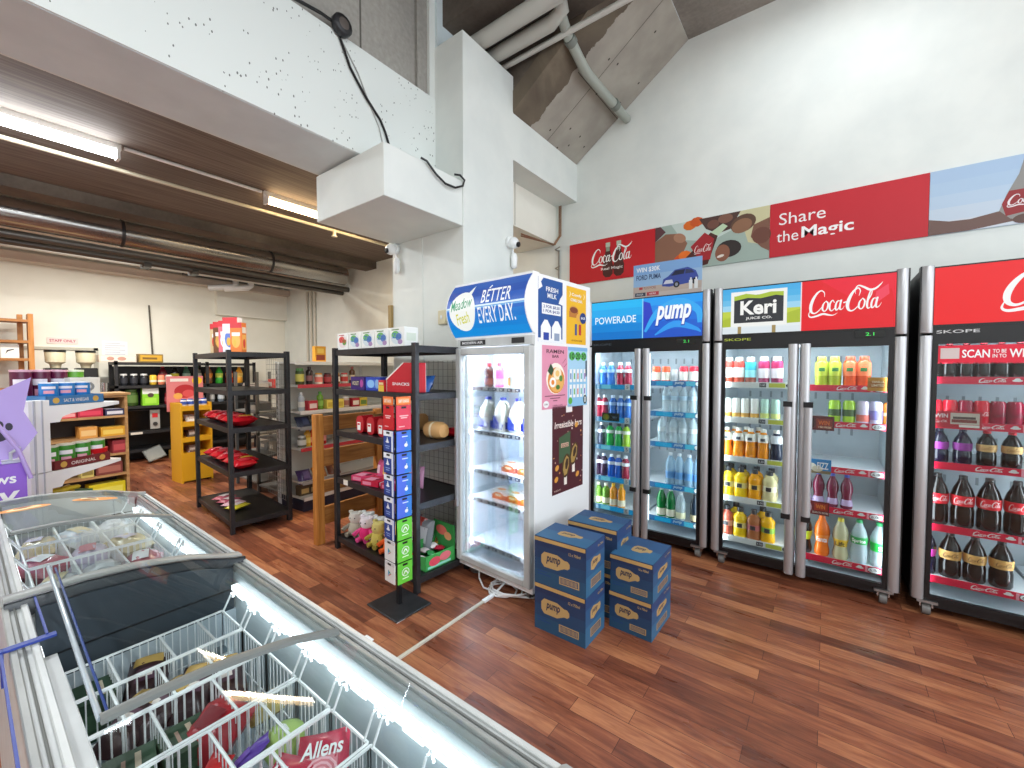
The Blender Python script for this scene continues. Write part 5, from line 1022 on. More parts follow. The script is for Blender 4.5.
def bag(name, cat, w, d, t, c, patches=(), rough=.3, seed=0):
    m = pillow(w, d, t, mat(c, rough), seed=seed); f = Fr((0, 0, t), (1, 0, 0), (0, 1, 0))
    o = m.build(name); tag(o, None, cat)
    if patches:
        # printed panel that follows the top of the bag
        m = MB()
        for k, (x0, y0, x1, y1, c2) in enumerate(patches):
            vs = []; N_ = 5
            for j in range(N_ + 1):
                for i in range(N_ + 1):
                    u, v = x0 + (x1 - x0) * i / N_, y0 + (y1 - y0) * j / N_
                    vs.append((u * w / 2, v * d / 2, t / 2 + t / 2 * ((1 - abs(u) ** 2.5) * (1 - abs(v) ** 3)) ** .6 * 1.04 + .002 + .0008 * k))
            m.add(vs, [(j * (N_ + 1) + i, j * (N_ + 1) + i + 1, (j + 1) * (N_ + 1) + i + 1, (j + 1) * (N_ + 1) + i) for j in range(N_) for i in range(N_)], P(c2), True)
        m.build('printed_panel', o)
    return o
def place(o, loc, label, rot=(0, 0, 0), group=None): o.location = loc; o.rotation_euler = [radians(a) for a in rot]; return tag(o, label, None, group)
# near freezer goods
gb = carton('ice_cream_box', 'food box', .1, .085, .1, '#2f4a34', [('r', .1, .3, .8, .4, '#3f5e44')], [('r', .1, .3, .8, .4, '#3f5e44')], [('r', .15, .6, .7, .12, '#c9b8a0'), ('r', .25, .35, .5, .08, '#a98a7a')])
for p, l in (((-1.46, .185, .54), 'dark green box in the corner of the first freezer basket'), ((-1.125, .19, .535), 'tall dark green box in the left cell of the basket under the lid frame'), ((-1.12, .28, .54), 'wide dark green box in the middle cell of the basket under the lid frame'), ((-.955, .17, .5), 'dark green box in the basket just after the lid frame')):
    gb.put(p, l, random.uniform(-.2, .2), 'dark green boxes in the near freezer')
for p, rz, l, s in (((-1.3, .235, .585), 35, 'brown and gold wrapped ice cream, left one in second basket', 1), ((-1.29, .29, .59), 15, 'brown and gold wrapped ice cream, middle one in second basket', 2), ((-1.46, .29, .58), 70, 'brown and gold wrapped ice cream in the first basket', 3), ((-1.285, .35, .595), 55, 'brown and gold wrapped ice cream, third from left in second basket', 4), ((-1.27, .41, .59), 75, 'brown and gold wrapped ice cream, right one in second basket', 5)):
    o = bag('ice_cream_wrapper', 'ice cream', .09, .15, .06, '#3a2024', [(-.7, .4, .7, .92, '#c9a45a'), (-.5, -.3, .5, .2, '#5a3a4a'), (-.3, -.15, .3, .05, '#e8dcd4')], .3, s); place(o, p, l, (20, 0, rz), 'brown wrapped ice creams in the near freezer')
o = bag('frozen_bag', 'food bag', .12, .13, .09, '#a8202c', [(-.4, -.3, .4, .4, '#7a1420')], .3, 9); place(o, (-1.11, .355, .58), 'round red frozen bag in the basket under the lid frame', (25, 0, 20))
m = MB().lathe([(0, 0), (.035, .01), (.045, .035), (.04, .06), (.02, .072), (0, .074)], mat('#a8c46a', .3), 16); m.tube([(-.02, 0, .068), (0, 0, .078), (.02, .005, .066)], .003, WHITE, 5); o = m.build('green_tub'); place(o, (-.955, .42, .575), 'round pale green tub in the freezer near the light strip'); tag(o, None, 'tub')
o = bag('ice_block', 'ice cream', .05, .12, .035, '#c42a2c', [(-.5, -.6, .5, .2, '#e8503c')], .3, 11); place(o, (-.97, .28, .6), 'bright red ice block bag beside the purple one', (35, 0, 30))
o = bag('ice_block', 'ice cream', .035, .14, .03, '#5a3a9a', [(-.5, -.6, .5, .5, '#7a5ab8')], .3, 12); place(o, (-.965, .345, .6), 'slim purple ice block bag leaning on the wires', (40, 0, -20))
for p, rz, l, s in (((-.815, .36, .615), 30, 'left pink sweet bag with white lettering in the freezer', 20), ((-.81, .43, .62), 55, 'right pink sweet bag with white lettering in the freezer', 21)):
    o = bag('sweet_bag', 'food bag', .1, .13, .05, '#b8324a', [(-.6, -.7, .6, .1, '#d98a94')], .25, s); place(o, p, l, (20, 0, rz), 'pink sweet bags in the near freezer')
    f = Fr((-.04, .0, .056), (1, 0, 0), (0, 1, 0)); m = MB().text(f, 'Allens', 0, 0, .08, .03, WHITE, .0, .02, .2)
    for k in range(3): m.tube([((.03 - .009 * k) * cos(t / 12 * 2 * pi), -.03 + (.03 - .009 * k) * sin(t / 12 * 2 * pi), .054) for t in range(13)], .0022, P('#f0c0c8'), 4)
    m.build('lettering', o)
o = bag('frozen_bag', 'food bag', .08, .1, .05, '#d88a9c', [], .2, 14); place(o, (-.81, .2, .58), 'pale pink frozen bag at the left side of the basket')
o = bag('frozen_bag', 'food bag', .07, .08, .04, '#a99a5c', [], .2, 15); place(o, (-1.12, .44, .57), 'small olive frozen bag near the light strip')
o = bag('frozen_bag', 'food bag', .08, .06, .03, '#c9d2d4', [(-.6, -.6, .6, .6, '#5a6a72')], .2, 16); place(o, (-1.45, .455, .57), 'small pale packet lying in the first basket right corner')
# far freezer goods
fb = [(-2.78, -2.52), (-2.5, -2.24), (-2.22, -1.96), (-1.94, -1.67)]
for (a, c), l in zip(fb, ['far freezer wire basket at the far end', 'far freezer wire basket under the lid frame', 'far freezer wire basket in the middle', 'far freezer wire basket nearest the other freezer']): basket(a, c, .13, .47, .5, .745, l, [.24, .36])
cols = ['#d9dce0', '#c4c9d2', '#b8707c', '#5e3a4a', '#d8c9a4', '#8fae9c', '#e4e6ea', '#a8404e', '#c9c2d6', '#d2e0d8']
desc = ['white', 'pale grey', 'dusty pink', 'dark plum', 'straw-coloured', 'sea green', 'clear white', 'crimson', 'pale lilac', 'pale mint']
places = ['far end', 'lid frame', 'middle', 'near end']; k = 0
for bi, (a, c) in enumerate(fb):
    for j, y in enumerate((.185, .3, .415)):
        for zl in range(2):
            ci = (k * 3 + zl) % 10
            o = bag('frozen_bag', 'food bag', .2 - .02 * zl, .12, .1, cols[ci], [(-.5, -.5, .4, .3, cols[(ci + 4) % 10])] if k % 2 else [], .22, 40 + k)
            place(o, ((a + c) / 2 + random.uniform(-.03, .03), y, .55 + .09 * zl), ('%s frozen bag, %s layer, %s cell of the %s basket, far freezer' % (desc[ci], ('lower', 'upper')[zl], ('left', 'middle', 'right')[j], places[bi])), (random.uniform(-8, 8), random.uniform(-8, 8), random.uniform(-30, 30)), 'bagged frozen goods in the far freezer'); k += 1
o = bag('ice_cream_wrapper', 'ice cream', .07, .2, .04, '#b05068', [(-.6, -.4, .6, .4, '#8a4a3a'), (-.3, -.9, .4, -.5, '#c96a80')], .25, 90); place(o, (-1.9, .26, .745), 'long dusky pink wrapper lying on top of the far freezer goods', (0, 0, -15))
# ------------------------------------------------------------------ black five-tier racks
def rack(org, phi, W, D, zs, label, H=1.6):
    r = empty('storage_rack', (org[0], org[1], 0), phi, label, 'rack', 'black five-tier storage racks')
    p = .02
    for x in (-p, W - p):
        for y in (-p, D - p):
            MB().box(x, y, 0, x + .008, y + .04, H + .02, BLACK).box(x, y if y < 0 else y + .032, 0, x + .04, (y if y < 0 else y + .032) + .008, H + .02, BLACK).box(x + .006, y + .006, 0, x + .034, y + .034, H + .02, BLACK).build('post', r)
    for z in zs:
        s = MB().box(.0, .0, z - .012, W, D, z, BLACK2).box(0, -.012, z - .04, W, .004, z + .004, BLACK).box(0, D - .004, z - .04, W, D + .012, z + .004, BLACK).box(-.012, 0, z - .04, .004, D, z + .004, BLACK).box(W - .004, 0, z - .04, W + .012, D, z + .004, BLACK).build('shelf', r)
    return r
def loc_fn(org, phi):
    c, s = cos(phi), sin(phi)
    return lambda u, v, z: (org[0] + c * u - s * v, org[1] + s * u + c * v, z)
PH2 = radians(-3.8); O2 = (-3.15, 1.83); L2 = loc_fn(O2, PH2); Z2 = [1.6, 1.29, .96, .58, .1]
rk2 = rack(O2, PH2, 1.06, .44, Z2, 'nearer black five-tier rack beside the milk fridge')
PH1 = radians(-4); O1 = (-5.26, 1.5); L1 = loc_fn(O1, PH1); Z1 = [1.6, 1.26, .93, .54, .1]
rk1 = rack(O1, PH1, 1.12, .47, Z1, 'farther black five-tier rack with red snack packs')
def gridwall(o, phi, W, z0, z1, label, s=.055, c='#9a9c9c'):
    m = MB(); mm = mat(c, .45, .3)
    n = int(W / s)
    for i in range(n + 1): m.box(i * s - .0012, -.0012, z0, i * s + .0012, .0012, z1, mm)
    for j in range(int((z1 - z0) / s) + 1): m.box(0, -.0012, z0 + j * s - .0012, W, .0012, z0 + j * s + .0012, mm)
    o_ = thing_mb('wire_grid_panel', m, label, 'wire panel'); o_.location = (o[0], o[1], 0); o_.rotation_euler.z = phi
gridwall((-2.83, 2.33), radians(0), .8, .02, 1.52, 'dark wire grid panel on the column behind the near rack')
gridwall(L1(.5, .5, 0)[:2], PH1, .62, .15, 1.56, 'pale wire grid panel behind the far rack', .05, '#a9a9a2')
# near rack goods
tb = carton('tissue_box', 'box', .13, .11, .13, '#eef0ec', [('e', .5, .48, .4, .36, '#d3dfe4'), ('e', .4, .62, .26, .2, '#6ab45a'), ('e', .62, .5, .2, .2, '#5a78b8'), ('t', 'Zap', .18, .36, .64, .34, '#2a6ab0'), ('e', .72, .24, .16, .13, '#a88ab4'), ('r', .15, .85, .5, .06, '#6a8a5a')], [('r', .15, .3, .7, .4, '#d6e0d2')], [('r', .1, .1, .8, .8, '#e3e8e2')])
tr = carton('tissue_box', 'box', .13, .11, .13, '#eef0ec', [('e', .5, .48, .4, .36, '#e8dada'), ('e', .4, .62, .26, .2, '#d8605a'), ('e', .65, .45, .18, .18, '#5aa04a'), ('t', 'Zap', .18, .36, .64, .34, '#b8242c'), ('r', .15, .85, .5, .06, '#b86a6a')], [('r', .15, .3, .7, .4, '#e0d2d2')], [('r', .1, .1, .8, .8, '#e8e3e2')])
for i in range(5): (tr if i == 0 else tb).put(L2(.09 + i * .185, .07, 1.604), ['white box with red print at the rack top left end', 'second white printed box from left on the near rack top', 'third white printed box, middle of the near rack top', 'fourth white printed box from left on the near rack top', 'last white printed box on the near rack top, by the post'][i], PH2, 'white printed boxes on the near rack top')
for k in (tr, tb): k.o.scale = (1.32, 1, 1.02)
for o in COL.objects:
    if o.name.startswith('tissue_box'): o.scale = (1.32, 1, 1.0)
pc = carton('snack_carton', 'box', .2, .14, .1, '#3c1e6e', [('r', .05, .25, .9, .5, '#2c1454'), ('t', 'VIOLET', .1, .36, .5, .3, '#d8d0a0'), ('e', .8, .5, .12, .3, '#b04a9a')], top=[('r', .06, .06, .88, .88, '#22123c')])
pc.put(L2(.28, .1, 1.294), 'purple snack carton on the second shelf of the near rack', PH2)
bc = carton('snack_carton', 'box', .2, .14, .1, '#2340a8', [('r', .05, .2, .7, .6, '#3a6ad0'), ('e', .35, .5, .25, .3, '#8fc0ee'), ('e', .78, .5, .14, .34, '#8ab0e0')], top=[('r', .06, .06, .88, .88, '#c9d4ea')])
bc.put(L2(.5, .1, 1.294), 'blue snack carton next to the purple one on the near rack', PH2)
o = bag('snack_bag', 'food bag', .16, .2, .08, '#3a6ab8', [(-.5, -.5, .5, .5, '#5a9ad8')], .25, 31); place(o, L2(.78, .3, 1.3), 'blue snack bag standing behind the red display bin', (60, 0, 0))
yc = carton('snack_carton', 'box', .07, .12, .08, '#c8242c', [('r', 0, 0, 1, .55, '#e0b83a'), ('r', .1, .6, .8, .2, '#e8d8a0')], top=[('r', .1, .1, .8, .8, '#a8202a')])
yc.put(L2(.64, .07, 1.294), 'small red and yellow carton before the red display bin', PH2)
m = MB(); fr = Fr((0, 0, 0), (1, 0, 0), (0, 0, 1))
m.prism([(0, 0), (.2, 0), (.2, .25), (.14, .25), (0, .1)], Fr((0, 0, 0), (1, 0, 0), (0, 0, 1)), .006, P('#c21224')); m.prism([(0, 0), (.2, 0), (.2, .25), (.14, .25), (0, .1)], Fr((0, .22, 0), (1, 0, 0), (0, 0, 1)), .006, P('#e9e6e0')); m.box(.194, .0, 0, .2, .22, .25, P('#c21224')).box(0, 0, 0, .2, .22, .006, P('#c21224')).box(0, 0, 0, .006, .22, .1, P('#d8d4cc'))
m.box(0, .002, .1, .006, .006, .104, P('#d8d4cc')); m.text(fr, 'SNACKS', .05, .06, .13, .025, WHITE, .001, .02); m.add([(0, 0, .1), (.14, 0, .25), (.14, -.004, .262), (-.004, -.004, .11)], [(0, 1, 2, 3)], P('#efece6'))
m.add([(0, 0, .1), (.14, 0, .25), (.14, .03, .25), (0, .03, .1)], [(0, 1, 2, 3)], P('#efece6'))
o = m.build('display_bin'); tag(o, 'red cardboard display bin with sloping sides on the near rack', 'display bin'); o.scale = (1.5, .5, .8); o.location = L2(.69, .02, 1.294); o.rotation_euler.z = PH2
for i in range(3): o = carton('snack_carton', 'box', .05, .07, .06, ('#b81c28', '#e0b83a', '#d8d0c4')[i], [('r', .1, .4, .8, .3, '#f0e8d8')]).put(L2(.76 + i * .06, .075, 1.302), ('red', 'yellow', 'cream')[i] + ' snack pack standing inside the red display bin', PH2)
def loaf(seed): # sliced bread in a printed bag
    m = MB(); m.lathe([(.0, -.12), (.05, -.118), (.058, -.1), (.058, .1), (.05, .118), (0, .12)], mat('#c9945a', .5), 16, o=(0, 0, .055), ax='y', sq=3, flat=.95)
    o = m.build('bread_loaf'); tag(o, None, 'bread')
    m = MB(); m.lathe([(.0592, -.1205), (.0598, -.08), (.0598, -.02)], mat('#b8202a', .25), 16, o=(0, 0, .055), ax='y', sq=3, flat=.95); m.lathe([(0, -.1225), (.052, -.1215), (.0594, -.1205)], mat('#b8202a', .3), 16, o=(0, 0, .055), ax='y', sq=3, flat=.95)
    f = Fr((-.05, -.1228, 0), (1, 0, 0), (0, 0, 1)); m.rect(f, .015, .015, .05, .055, P('#f4f0ea')); m.rect(f, .02, .05, .035, .012, P('#c8242e'), .001); m.build('bread_bag', o); return o
l0 = loaf(0); l0.scale = (.82, 1, 1.12); lk = Kind(l0)
for i, (u, v) in enumerate(((.26, .17), (.41, .17), (.56, .17))): lk.put(L2(u, v, .965), ORD[i] + ' bagged bread loaf from the left on the near rack', PH2 + .1, 'bread loaves on the near rack')
for i, (u, v) in enumerate(((.3, .33), (.5, .33))): lk.put(L2(u, v + .06, .965), ('left', 'right')[i] + ' bread loaf in the back row on the near rack', PH2 + .1, 'bread loaves on the near rack')
m = MB().lathe([(0, -.09), (.045, -.085), (.06, -.05), (.06, .05), (.045, .085), (0, .09)], mat('#c99a62', .5), 16, o=(0, 0, .055), ax='x', sq=2.6); o = m.build('bread_loaf'); tag(o, 'plain brown bread loaf at the right end of the near rack', 'bread'); o.location = L2(.92, .27, .965)
m = MB().lathe([(.059, -.02), (.061, .0), (.059, .02)], mat('#e9d9b8', .4), 16, o=(0, 0, .055), ax='x', sq=2.6).build('label', o)
o = bag('snack_bag', 'food bag', .17, .11, .06, '#a81420', [(-.5, -.5, .5, .4, '#c8303a')], .25, 33); place(o, L2(.97, .39, .965), 'dark red snack bag lying behind the brown loaf')
for i, (u, v, c, l) in enumerate(((.26, .1, '#d83a68', 'hot pink flat sweet box at left on the fourth shelf'), (.44, .08, '#c8183c', 'crimson flat sweet box with white end on the fourth shelf'), (.64, .12, '#b82a48', 'dark pink flat sweet box on the fourth shelf right'))):
    carton('sweet_box', 'food box', .17, .13, .04, c, [('r', .1, .2, .5, .6, '#e88aa4')], [('r', .1, .15, .8, .7, '#f0e4e8')], [('r', .1, .1, .5, .6, '#f0a0b8'), ('e', .7, .5, .15, .2, '#8a1430')]).put(L2(u, v, .584), l, PH2 + .25)
for i, (u, c, l) in enumerate(((.36, '#e0608e', 'light pink sweet pouch standing at left of its row'), (.44, '#d0305e', 'hot pink sweet pouch with a yellow flash'), (.56, '#c898b4', 'mauve sweet pouch, left of three at the back'), (.66, '#c090ae', 'mauve sweet pouch, middle of three at the back'), (.76, '#b884a4', 'mauve sweet pouch, right of three at the back'))):
    v = .26 if i > 1 else .2
    o = bag('sweet_pouch', 'food bag', .085, .16, .045, c, [(-.5, -.3, .5, .5, '#f0c8d4' if i != 1 else '#e8c05a')], .25, 60 + i); place(o, L2(u, v, .584 + .075), l, (82, 0, 5 * i - 10), 'sweet pouches on the near rack')
m = MB().lathe([(0, -.02), (.03, -.015), (.04, .0), (.03, .03), (0, .04)], mat('#c8202a', .25), 12).tube([(0, 0, -.16), (0, 0, -.01)], .004, WHITE, 6); o = m.build('lollipop'); tag(o, 'big round red lollipop standing behind the pink pouches', 'lollipop'); o.location = L2(.42, .32, .745)
MB().lathe([(0, 0), (.05, 0), (.045, .02), (0, .02)], mat('#8a8a90', .4), 12).build('base', o).location = (0, 0, -.16)
thing_mb('shelf_ticket', MB().box(0, -.002, 0, .06, 0, .04, P('#e6e2d4')), 'cream price ticket on the fourth shelf edge', 'price ticket').location = L2(.13, -.014, .545)
thing_mb('shelf_ticket', MB().box(0, -.002, 0, .07, 0, .04, P('#d8d8d8')), 'grey price ticket on the bottom shelf edge', 'price ticket').location = L2(.77, -.014, .065)
# toys on the bottom shelf of the near rack
def plush(c1, c2, c3, seed):
    rnd = random.Random(seed); m = MB(); cm = mat(c1, .9)
    m.lathe([(0, 0), (.035, .005), (.045, .04), (.035, .08), (.02, .09)], cm, 12); o = m.build('soft_toy'); tag(o, None, 'soft toy')
    m = MB().lathe([(0, .08), (.03, .085), (.042, .115), (.032, .145), (0, .152)], mat(c2, .9), 12)
    for s in (-1, 1): m.lathe([(0, -.012), (.014, -.006), (.014, .006), (0, .012)], mat(c2, .9), 8, o=(s * .03, 0, .15))
    m.build('head', o)
    for s in (-1, 1): MB().tube([(s * .03, -.01, .07), (s * .055, -.03, .05), (s * .06, -.045, .04)], .013, mat(c3, .9), 7).build('arm', o); MB().tube([(s * .02, -.02, .02), (s * .03, -.055, .016)], .016, mat(c3, .9), 7).build('leg', o)
    for s in (-1, 1): MB().lathe([(0, -.005), (.005, 0), (0, .005)], BLACK2, 6, o=(s * .015, -.037, .12)).build('eye', o)
    return o
toys = [('#b8b09c', '#d8d4c8', '#8a8474', 'grey and cream soft toy at the far left of the bottom shelf'), ('#dcdcd8', '#efefeb', '#c8c8c4', 'white soft toy left of the pink one'), ('#d8246e', '#f0e6ea', '#e04a8a', 'bright pink and white soft toy'), ('#e6e4e0', '#f2f0ec', '#d8d4d0', 'white soft toy right of the pink one'), ('#c9b85a', '#d8c878', '#a8943a', 'mustard yellow soft toy in the middle'), ('#8a7a5c', '#c8b890', '#6e5a3c', 'brown soft toy right of the yellow one'), ('#e8762c', '#f0c080', '#d85a1c', 'orange soft toy near the card stand'), ('#9a6a7a', '#c89aa8', '#7a4a5c', 'mauve soft toy in front of the dark bags'), ('#3f4a44', '#8a9a90', '#2c3430', 'dark green soft toy beside the orange one')]
for i, (a, b_, c, l) in enumerate(toys): o = plush(a, b_, c, i); o.scale = (1.35, 1.35, 1.25); o.location = L2(.1 + .085 * i, .1 + .06 * (i % 2), .104); o.rotation_euler.z = random.uniform(-.5, .5); tag(o, l, None, 'soft toys on the bottom shelf')
for i, (u, c1, c2, l) in enumerate(((.5, '#6a7ea0', '#c8788a', 'blue and pink foil bag'), (.62, '#5a3a48', '#d8c0b0', 'dark plum foil bag'), (.72, '#a83a30', '#e8d8c0', 'rust red foil bag'), (.8, '#8a8f94', '#c8ccd0', 'silver foil bag'))):
    o = bag('snack_bag', 'food bag', .16, .24, .07, c1, [(-.6, -.4, .6, .5, c2)], .2, 70 + i); place(o, L2(u, .3, .225), l + ' standing behind the soft toys', (78, 0, random.uniform(-15, 15)), 'foil bags behind the soft toys')
# produce style box at the right end
gx = empty('snack_display_box', L2(.93, .2, .104), PH2, 'green printed display box of sweets at the rack bottom right', 'display box')
m = MB().box(-.11, -.13, 0, .12, .13, .006, P('#2a7a38')).box(.114, -.13, 0, .12, .13, .1, P('#3a9a48')).box(-.11, .124, 0, .12, .13, .24, P('#2f8a40')).box(-.11, -.13, 0, -.104, .13, .12, P('#2f8a40')); m.prism([(-.11, 0), (.12, 0), (.12, .1), (-.11, .06)], Fr((0, -.13, 0), (1, 0, 0), (0, 0, 1)), .006, P('#46a854'))
f = Fr((.12, -.13, 0), (0, 1, 0), (0, 0, 1)); m.ell(f, .08, .05, .05, .03, P('#d8485a')); m.ell(f, .17, .06, .05, .03, P('#e0707a')); m.rect(f, .02, .01, .2, .016, P('#8fd8c0')); f = Fr((-.11, .1235, .1), (1, 0, 0), (0, 0, 1))
m.ell(f, .09, .08, .06, .035, P('#d86a5c')); m.ell(f, .16, .05, .04, .03, P('#e09a6a')); m.build('box_body', gx)
for i in range(8):
    o = bag('sweet_packet', 'food bag', .07, .06, .035, ['#c8283c', '#f0e8e4', '#b8203a', '#e4d8d8', '#2f8a4a', '#d84a5a', '#f2ecea', '#a82038'][i], [], .25, 80 + i); place(o, L2(.87 + .07 * (i % 3), .12 + .08 * (i // 3), .13 + .012 * (i // 3)), ORD[i] + ' sweet packet from the front in the green display box', (random.uniform(-20, 20), 0, random.uniform(-40, 40)), 'sweet packets in the green display box')
o = bag('snack_bag', 'food bag', .12, .18, .05, '#c9943a', [(-.6, -.3, .6, .5, '#5a3a24')], .25, 99); place(o, L2(.86, .38, .2), 'golden brown pouch standing behind the green display box', (80, 0, 20))
# ------------------------------------------------------------------ gift card stand
cs = empty('gift_card_stand', (-2.075, 1.6, 0), radians(-2), 'black floor stand of hanging gift cards before the near rack', 'card stand')
MB().box(-.15, -.13, 0, .15, .13, .012, BLACK).build('base_plate', cs, bevel=.004)
MB().box(-.012, -.012, .012, .012, .012, 1.29, BLACK2).build('pole', cs)
tiers = [(1.235, .145, '#c8141e', '#d83a50')] + [(1.083 - .133 * i, .124, '#23408c' if i < 5 else '#e8e6e4', '#2f7ad0' if i < 4 else '#66c638') for i in range(7)]
names = ['red gift cards', 'blue game gift card', 'white play gift card', 'sky blue gift card', 'lime green game gift card', 'pink-red gift card']
def cardmesh(face, c, kind, z, H):
    """one hanging gift card; face 0 looks towards -y -x, face 1 towards +x -y"""
    m = MB(); w = .102
    # front left face and front right face of the four-sided stand
    if face == 0: o = Vector((-.062, -.058, z)); u = Vector((1, -.03, 0))
    else: o = Vector((.06, -.05, z)); u = Vector((.03, 1, 0))
    f = Fr(o, u, (0, -.0, 1)); m.prism([(0, 0), (w, 0), (w, H), (0, H)], f, .006, P(c if kind != 'ps' else c))
    if kind == 'ps':
        m.rect(f, 0, H - .032, w, .032, P('#eceef2')); m.rect(f, w * .82, 0, w * .18, H, P('#d9def0'), .0007); m.ell(f, w * .42, H * .52, w * .1, H * .09, WHITE, .001); m.poly(f, [(w * .38, H * .5), (w * .46, H * .5), (w * .46, H * .66), (w * .38, H * .7)], WHITE, .0012); m.ell(f, w * .42, H * .46, w * .18, H * .05, WHITE, .001); m.rect(f, w * .2, H * .24, w * .45, .006, P('#8fa4d8'), .001); m.rect(f, w * .25, H * .14, w * .35, .006, P('#8fa4d8'), .001)
    if kind == 'gp': m.rect(f, 0, H - .02, w, .02, P('#d2d0d2')); m.poly(f, [(w * .36, H * .28), (w * .36, H * .62), (w * .52, H * .5)], P('#3a9ad0'), .001); m.poly(f, [(w * .36, H * .28), (w * .52, H * .42), (w * .7, H * .45)], P('#d84a3a'), .0012); m.poly(f, [(w * .36, H * .62), (w * .52, H * .46), (w * .7, H * .45)], P('#3aa85a'), .0012)
    if kind == 'it':
        m.poly(f, [(0, 0), (w * .5, 0), (w * .7, H), (0, H)], P('#4a6ad8'), .0006); m.rect(f, w * .35, H * .7, w * .4, .006, P('#d8e6f8'), .001); m.ell(f, w * .62, H * .3, w * .12, H * .09, WHITE, .001); m.ell(f, w * .66, H * .43, w * .04, H * .035, WHITE, .001, rot=.5)
    if kind == 'xb': m.ell(f, w * .52, H * .52, w * .26, H * .2, WHITE, .001); m.ell(f, w * .52, H * .52, w * .22, H * .17, P('#7ac84a'), .0012); m.ribbon(f, [(w * .36, H * .4, .004), (w * .52, H * .58, .008), (w * .68, H * .4, .004)], WHITE, .0014); m.rect(f, w * .3, H * .2, w * .44, .006, P('#e6f8dc'), .001)
    if kind == 'red': m.rect(f, w * .2, H * .55, w * .6, .007, P('#f0c0c0'), .001); m.rect(f, w * .28, H * .47, w * .44, .007, P('#f0c0c0'), .001); m.rect(f, w * .15, H * .12, w * .4, .005, P('#f0c0c0'), .001)
    if kind != 'ps': pass
    m.rect(f, w * .32, H - .018, w * .34, .012, BLACK2, .0016)
    return m
for i, (z, ex, c0, c1) in enumerate(tiers):
    H = ex
    k0 = 'red' if i == 0 else ('ps' if i < 6 else 'gp'); k1 = 'red' if i == 0 else ('it' if i < 5 else 'xb')
    for fc, (c, k) in enumerate(((c0, k0), (c1, k1))):
        d = {'red': ('red gift card', 'pink-red gift card')[fc], 'ps': 'navy game gift card', 'it': 'sky blue gift card', 'xb': 'lime green gift card', 'gp': 'white play gift card'}[k]
        n = {'red': '', 'ps': ORD[i - 1], 'it': ORD[i - 1], 'xb': ORD[i - 5], 'gp': ORD[i - 6]}[k]
        o = cardmesh(fc, c, k, z - ex, H).build('gift_card'); o.location = (-2.075, 1.6, 0); o.rotation_euler.z = radians(-2); tag(o, (n + ' ' if n else 'top ') + d + (' from the top' if n else '') + ' on the %s side of the stand' % ('left', 'right')[fc], 'gift card', 'gift cards on the stand')
for z, ex, _, _ in tiers: MB().box(-.056, -.055, z - .006, .056, .055, z - .001, BLACK2).build('hook_plate', cs)
m = MB()
for u_, o_ in ((Vector((1, -.03, 0)), (-.062, -.059, 1.238)), (Vector((.03, 1, 0)), (.061, -.05, 1.238))):
    f = Fr(o_, u_, (0, 0, 1)); m.prism([(0, 0), (.1, 0), (.1, .05), (0, .05)], f, .005, P('#e8702c')); m.rect(f, .01, .01, .08, .03, P('#f4a060')); m.text(f, 'GIFT CARDS', .015, .016, .07, .016, WHITE, .001, .01)
m.build('header_card', cs)
# ------------------------------------------------------------------ far rack goods
ck = []
for i, (u, w_, c, c2, h, l) in enumerate(((.1, .12, '#c9b088', '#c83a2c', .3, 'tan cereal pack with red top'), (.26, .13, '#6e4428', '#c89a4a', .31, 'brown cereal pack with gold pieces'), (.43, .1, '#d86a74', '#f0eaf0', .31, 'red and white cereal pack'), (.6, .1, '#dfe2ec', '#5a7ac8', .33, 'pale cereal pack with blue and red print'), (.8, .06, '#e07a34', '#f0b05a', .27, 'narrow orange cereal pack at the near end'))):
    v = .12
    k = carton('cereal_pack', 'food box', w_ + .05, .06, h, c, [('r', 0, .82, 1, .18, '#c8343c'), ('e', .5, .4, .36, .25, c2), ('r', .15, .55, .7, .12, '#e8e2da'), ('e', .4, .32, .14, .12, '#d8b04a')], [('r', .08, .1, .84, .5, c2), ('r', .1, .65, .8, .2, '#e8e0d8'), ('e', .5, .3, .24, .16, '#d83a30')])
    k.put(L1(.3 + u * .82, v, 1.604), l + ' on top of the far rack', PH1 + .55 + .05 * (i - 2), 'cereal packs on the far rack')
for si, (z, n) in enumerate(((.93, 9), (.54, 9))):
    for i in range(n):
        o = bag('snack_packet', 'food bag', .13, .2, .085, '#c21a26' if (i + si) % 4 else '#a8141e', [(-.6, -.5, .6, .4, ('#e04a50', '#d8808a', '#c8303a')[i % 3])] if i != 7 else [(-.6, -.5, .6, .5, '#d8b03a')], .22, 110 + i + 20 * si)
        place(o, L1(.14 + i * .105, .13 + .05 * (i % 2), z + .004), ORD[i] + ' red snack packet from the left, %s shelf of the far rack' % ('third', 'fourth')[si], (0, random.uniform(-6, 6), random.uniform(-15, 15)), 'red snack packets on the far rack')
for i, (u, c) in enumerate(((.3, '#c86a78'), (.45, '#b85a6a'), (.6, '#d8a8b0'), (.72, '#d8c83a'))):
    o = bag('snack_packet', 'food bag', .13, .18, .05, c, [(-.5, -.5, .5, .5, '#e8d8d4')], .25, 150 + i); place(o, L1(u, .15, .104), ('left pink', 'middle pink', 'pale pink', 'yellow')[i] + ' snack packet on the bottom shelf of the far rack', (0, 0, 25), 'snack packets at the far rack bottom')
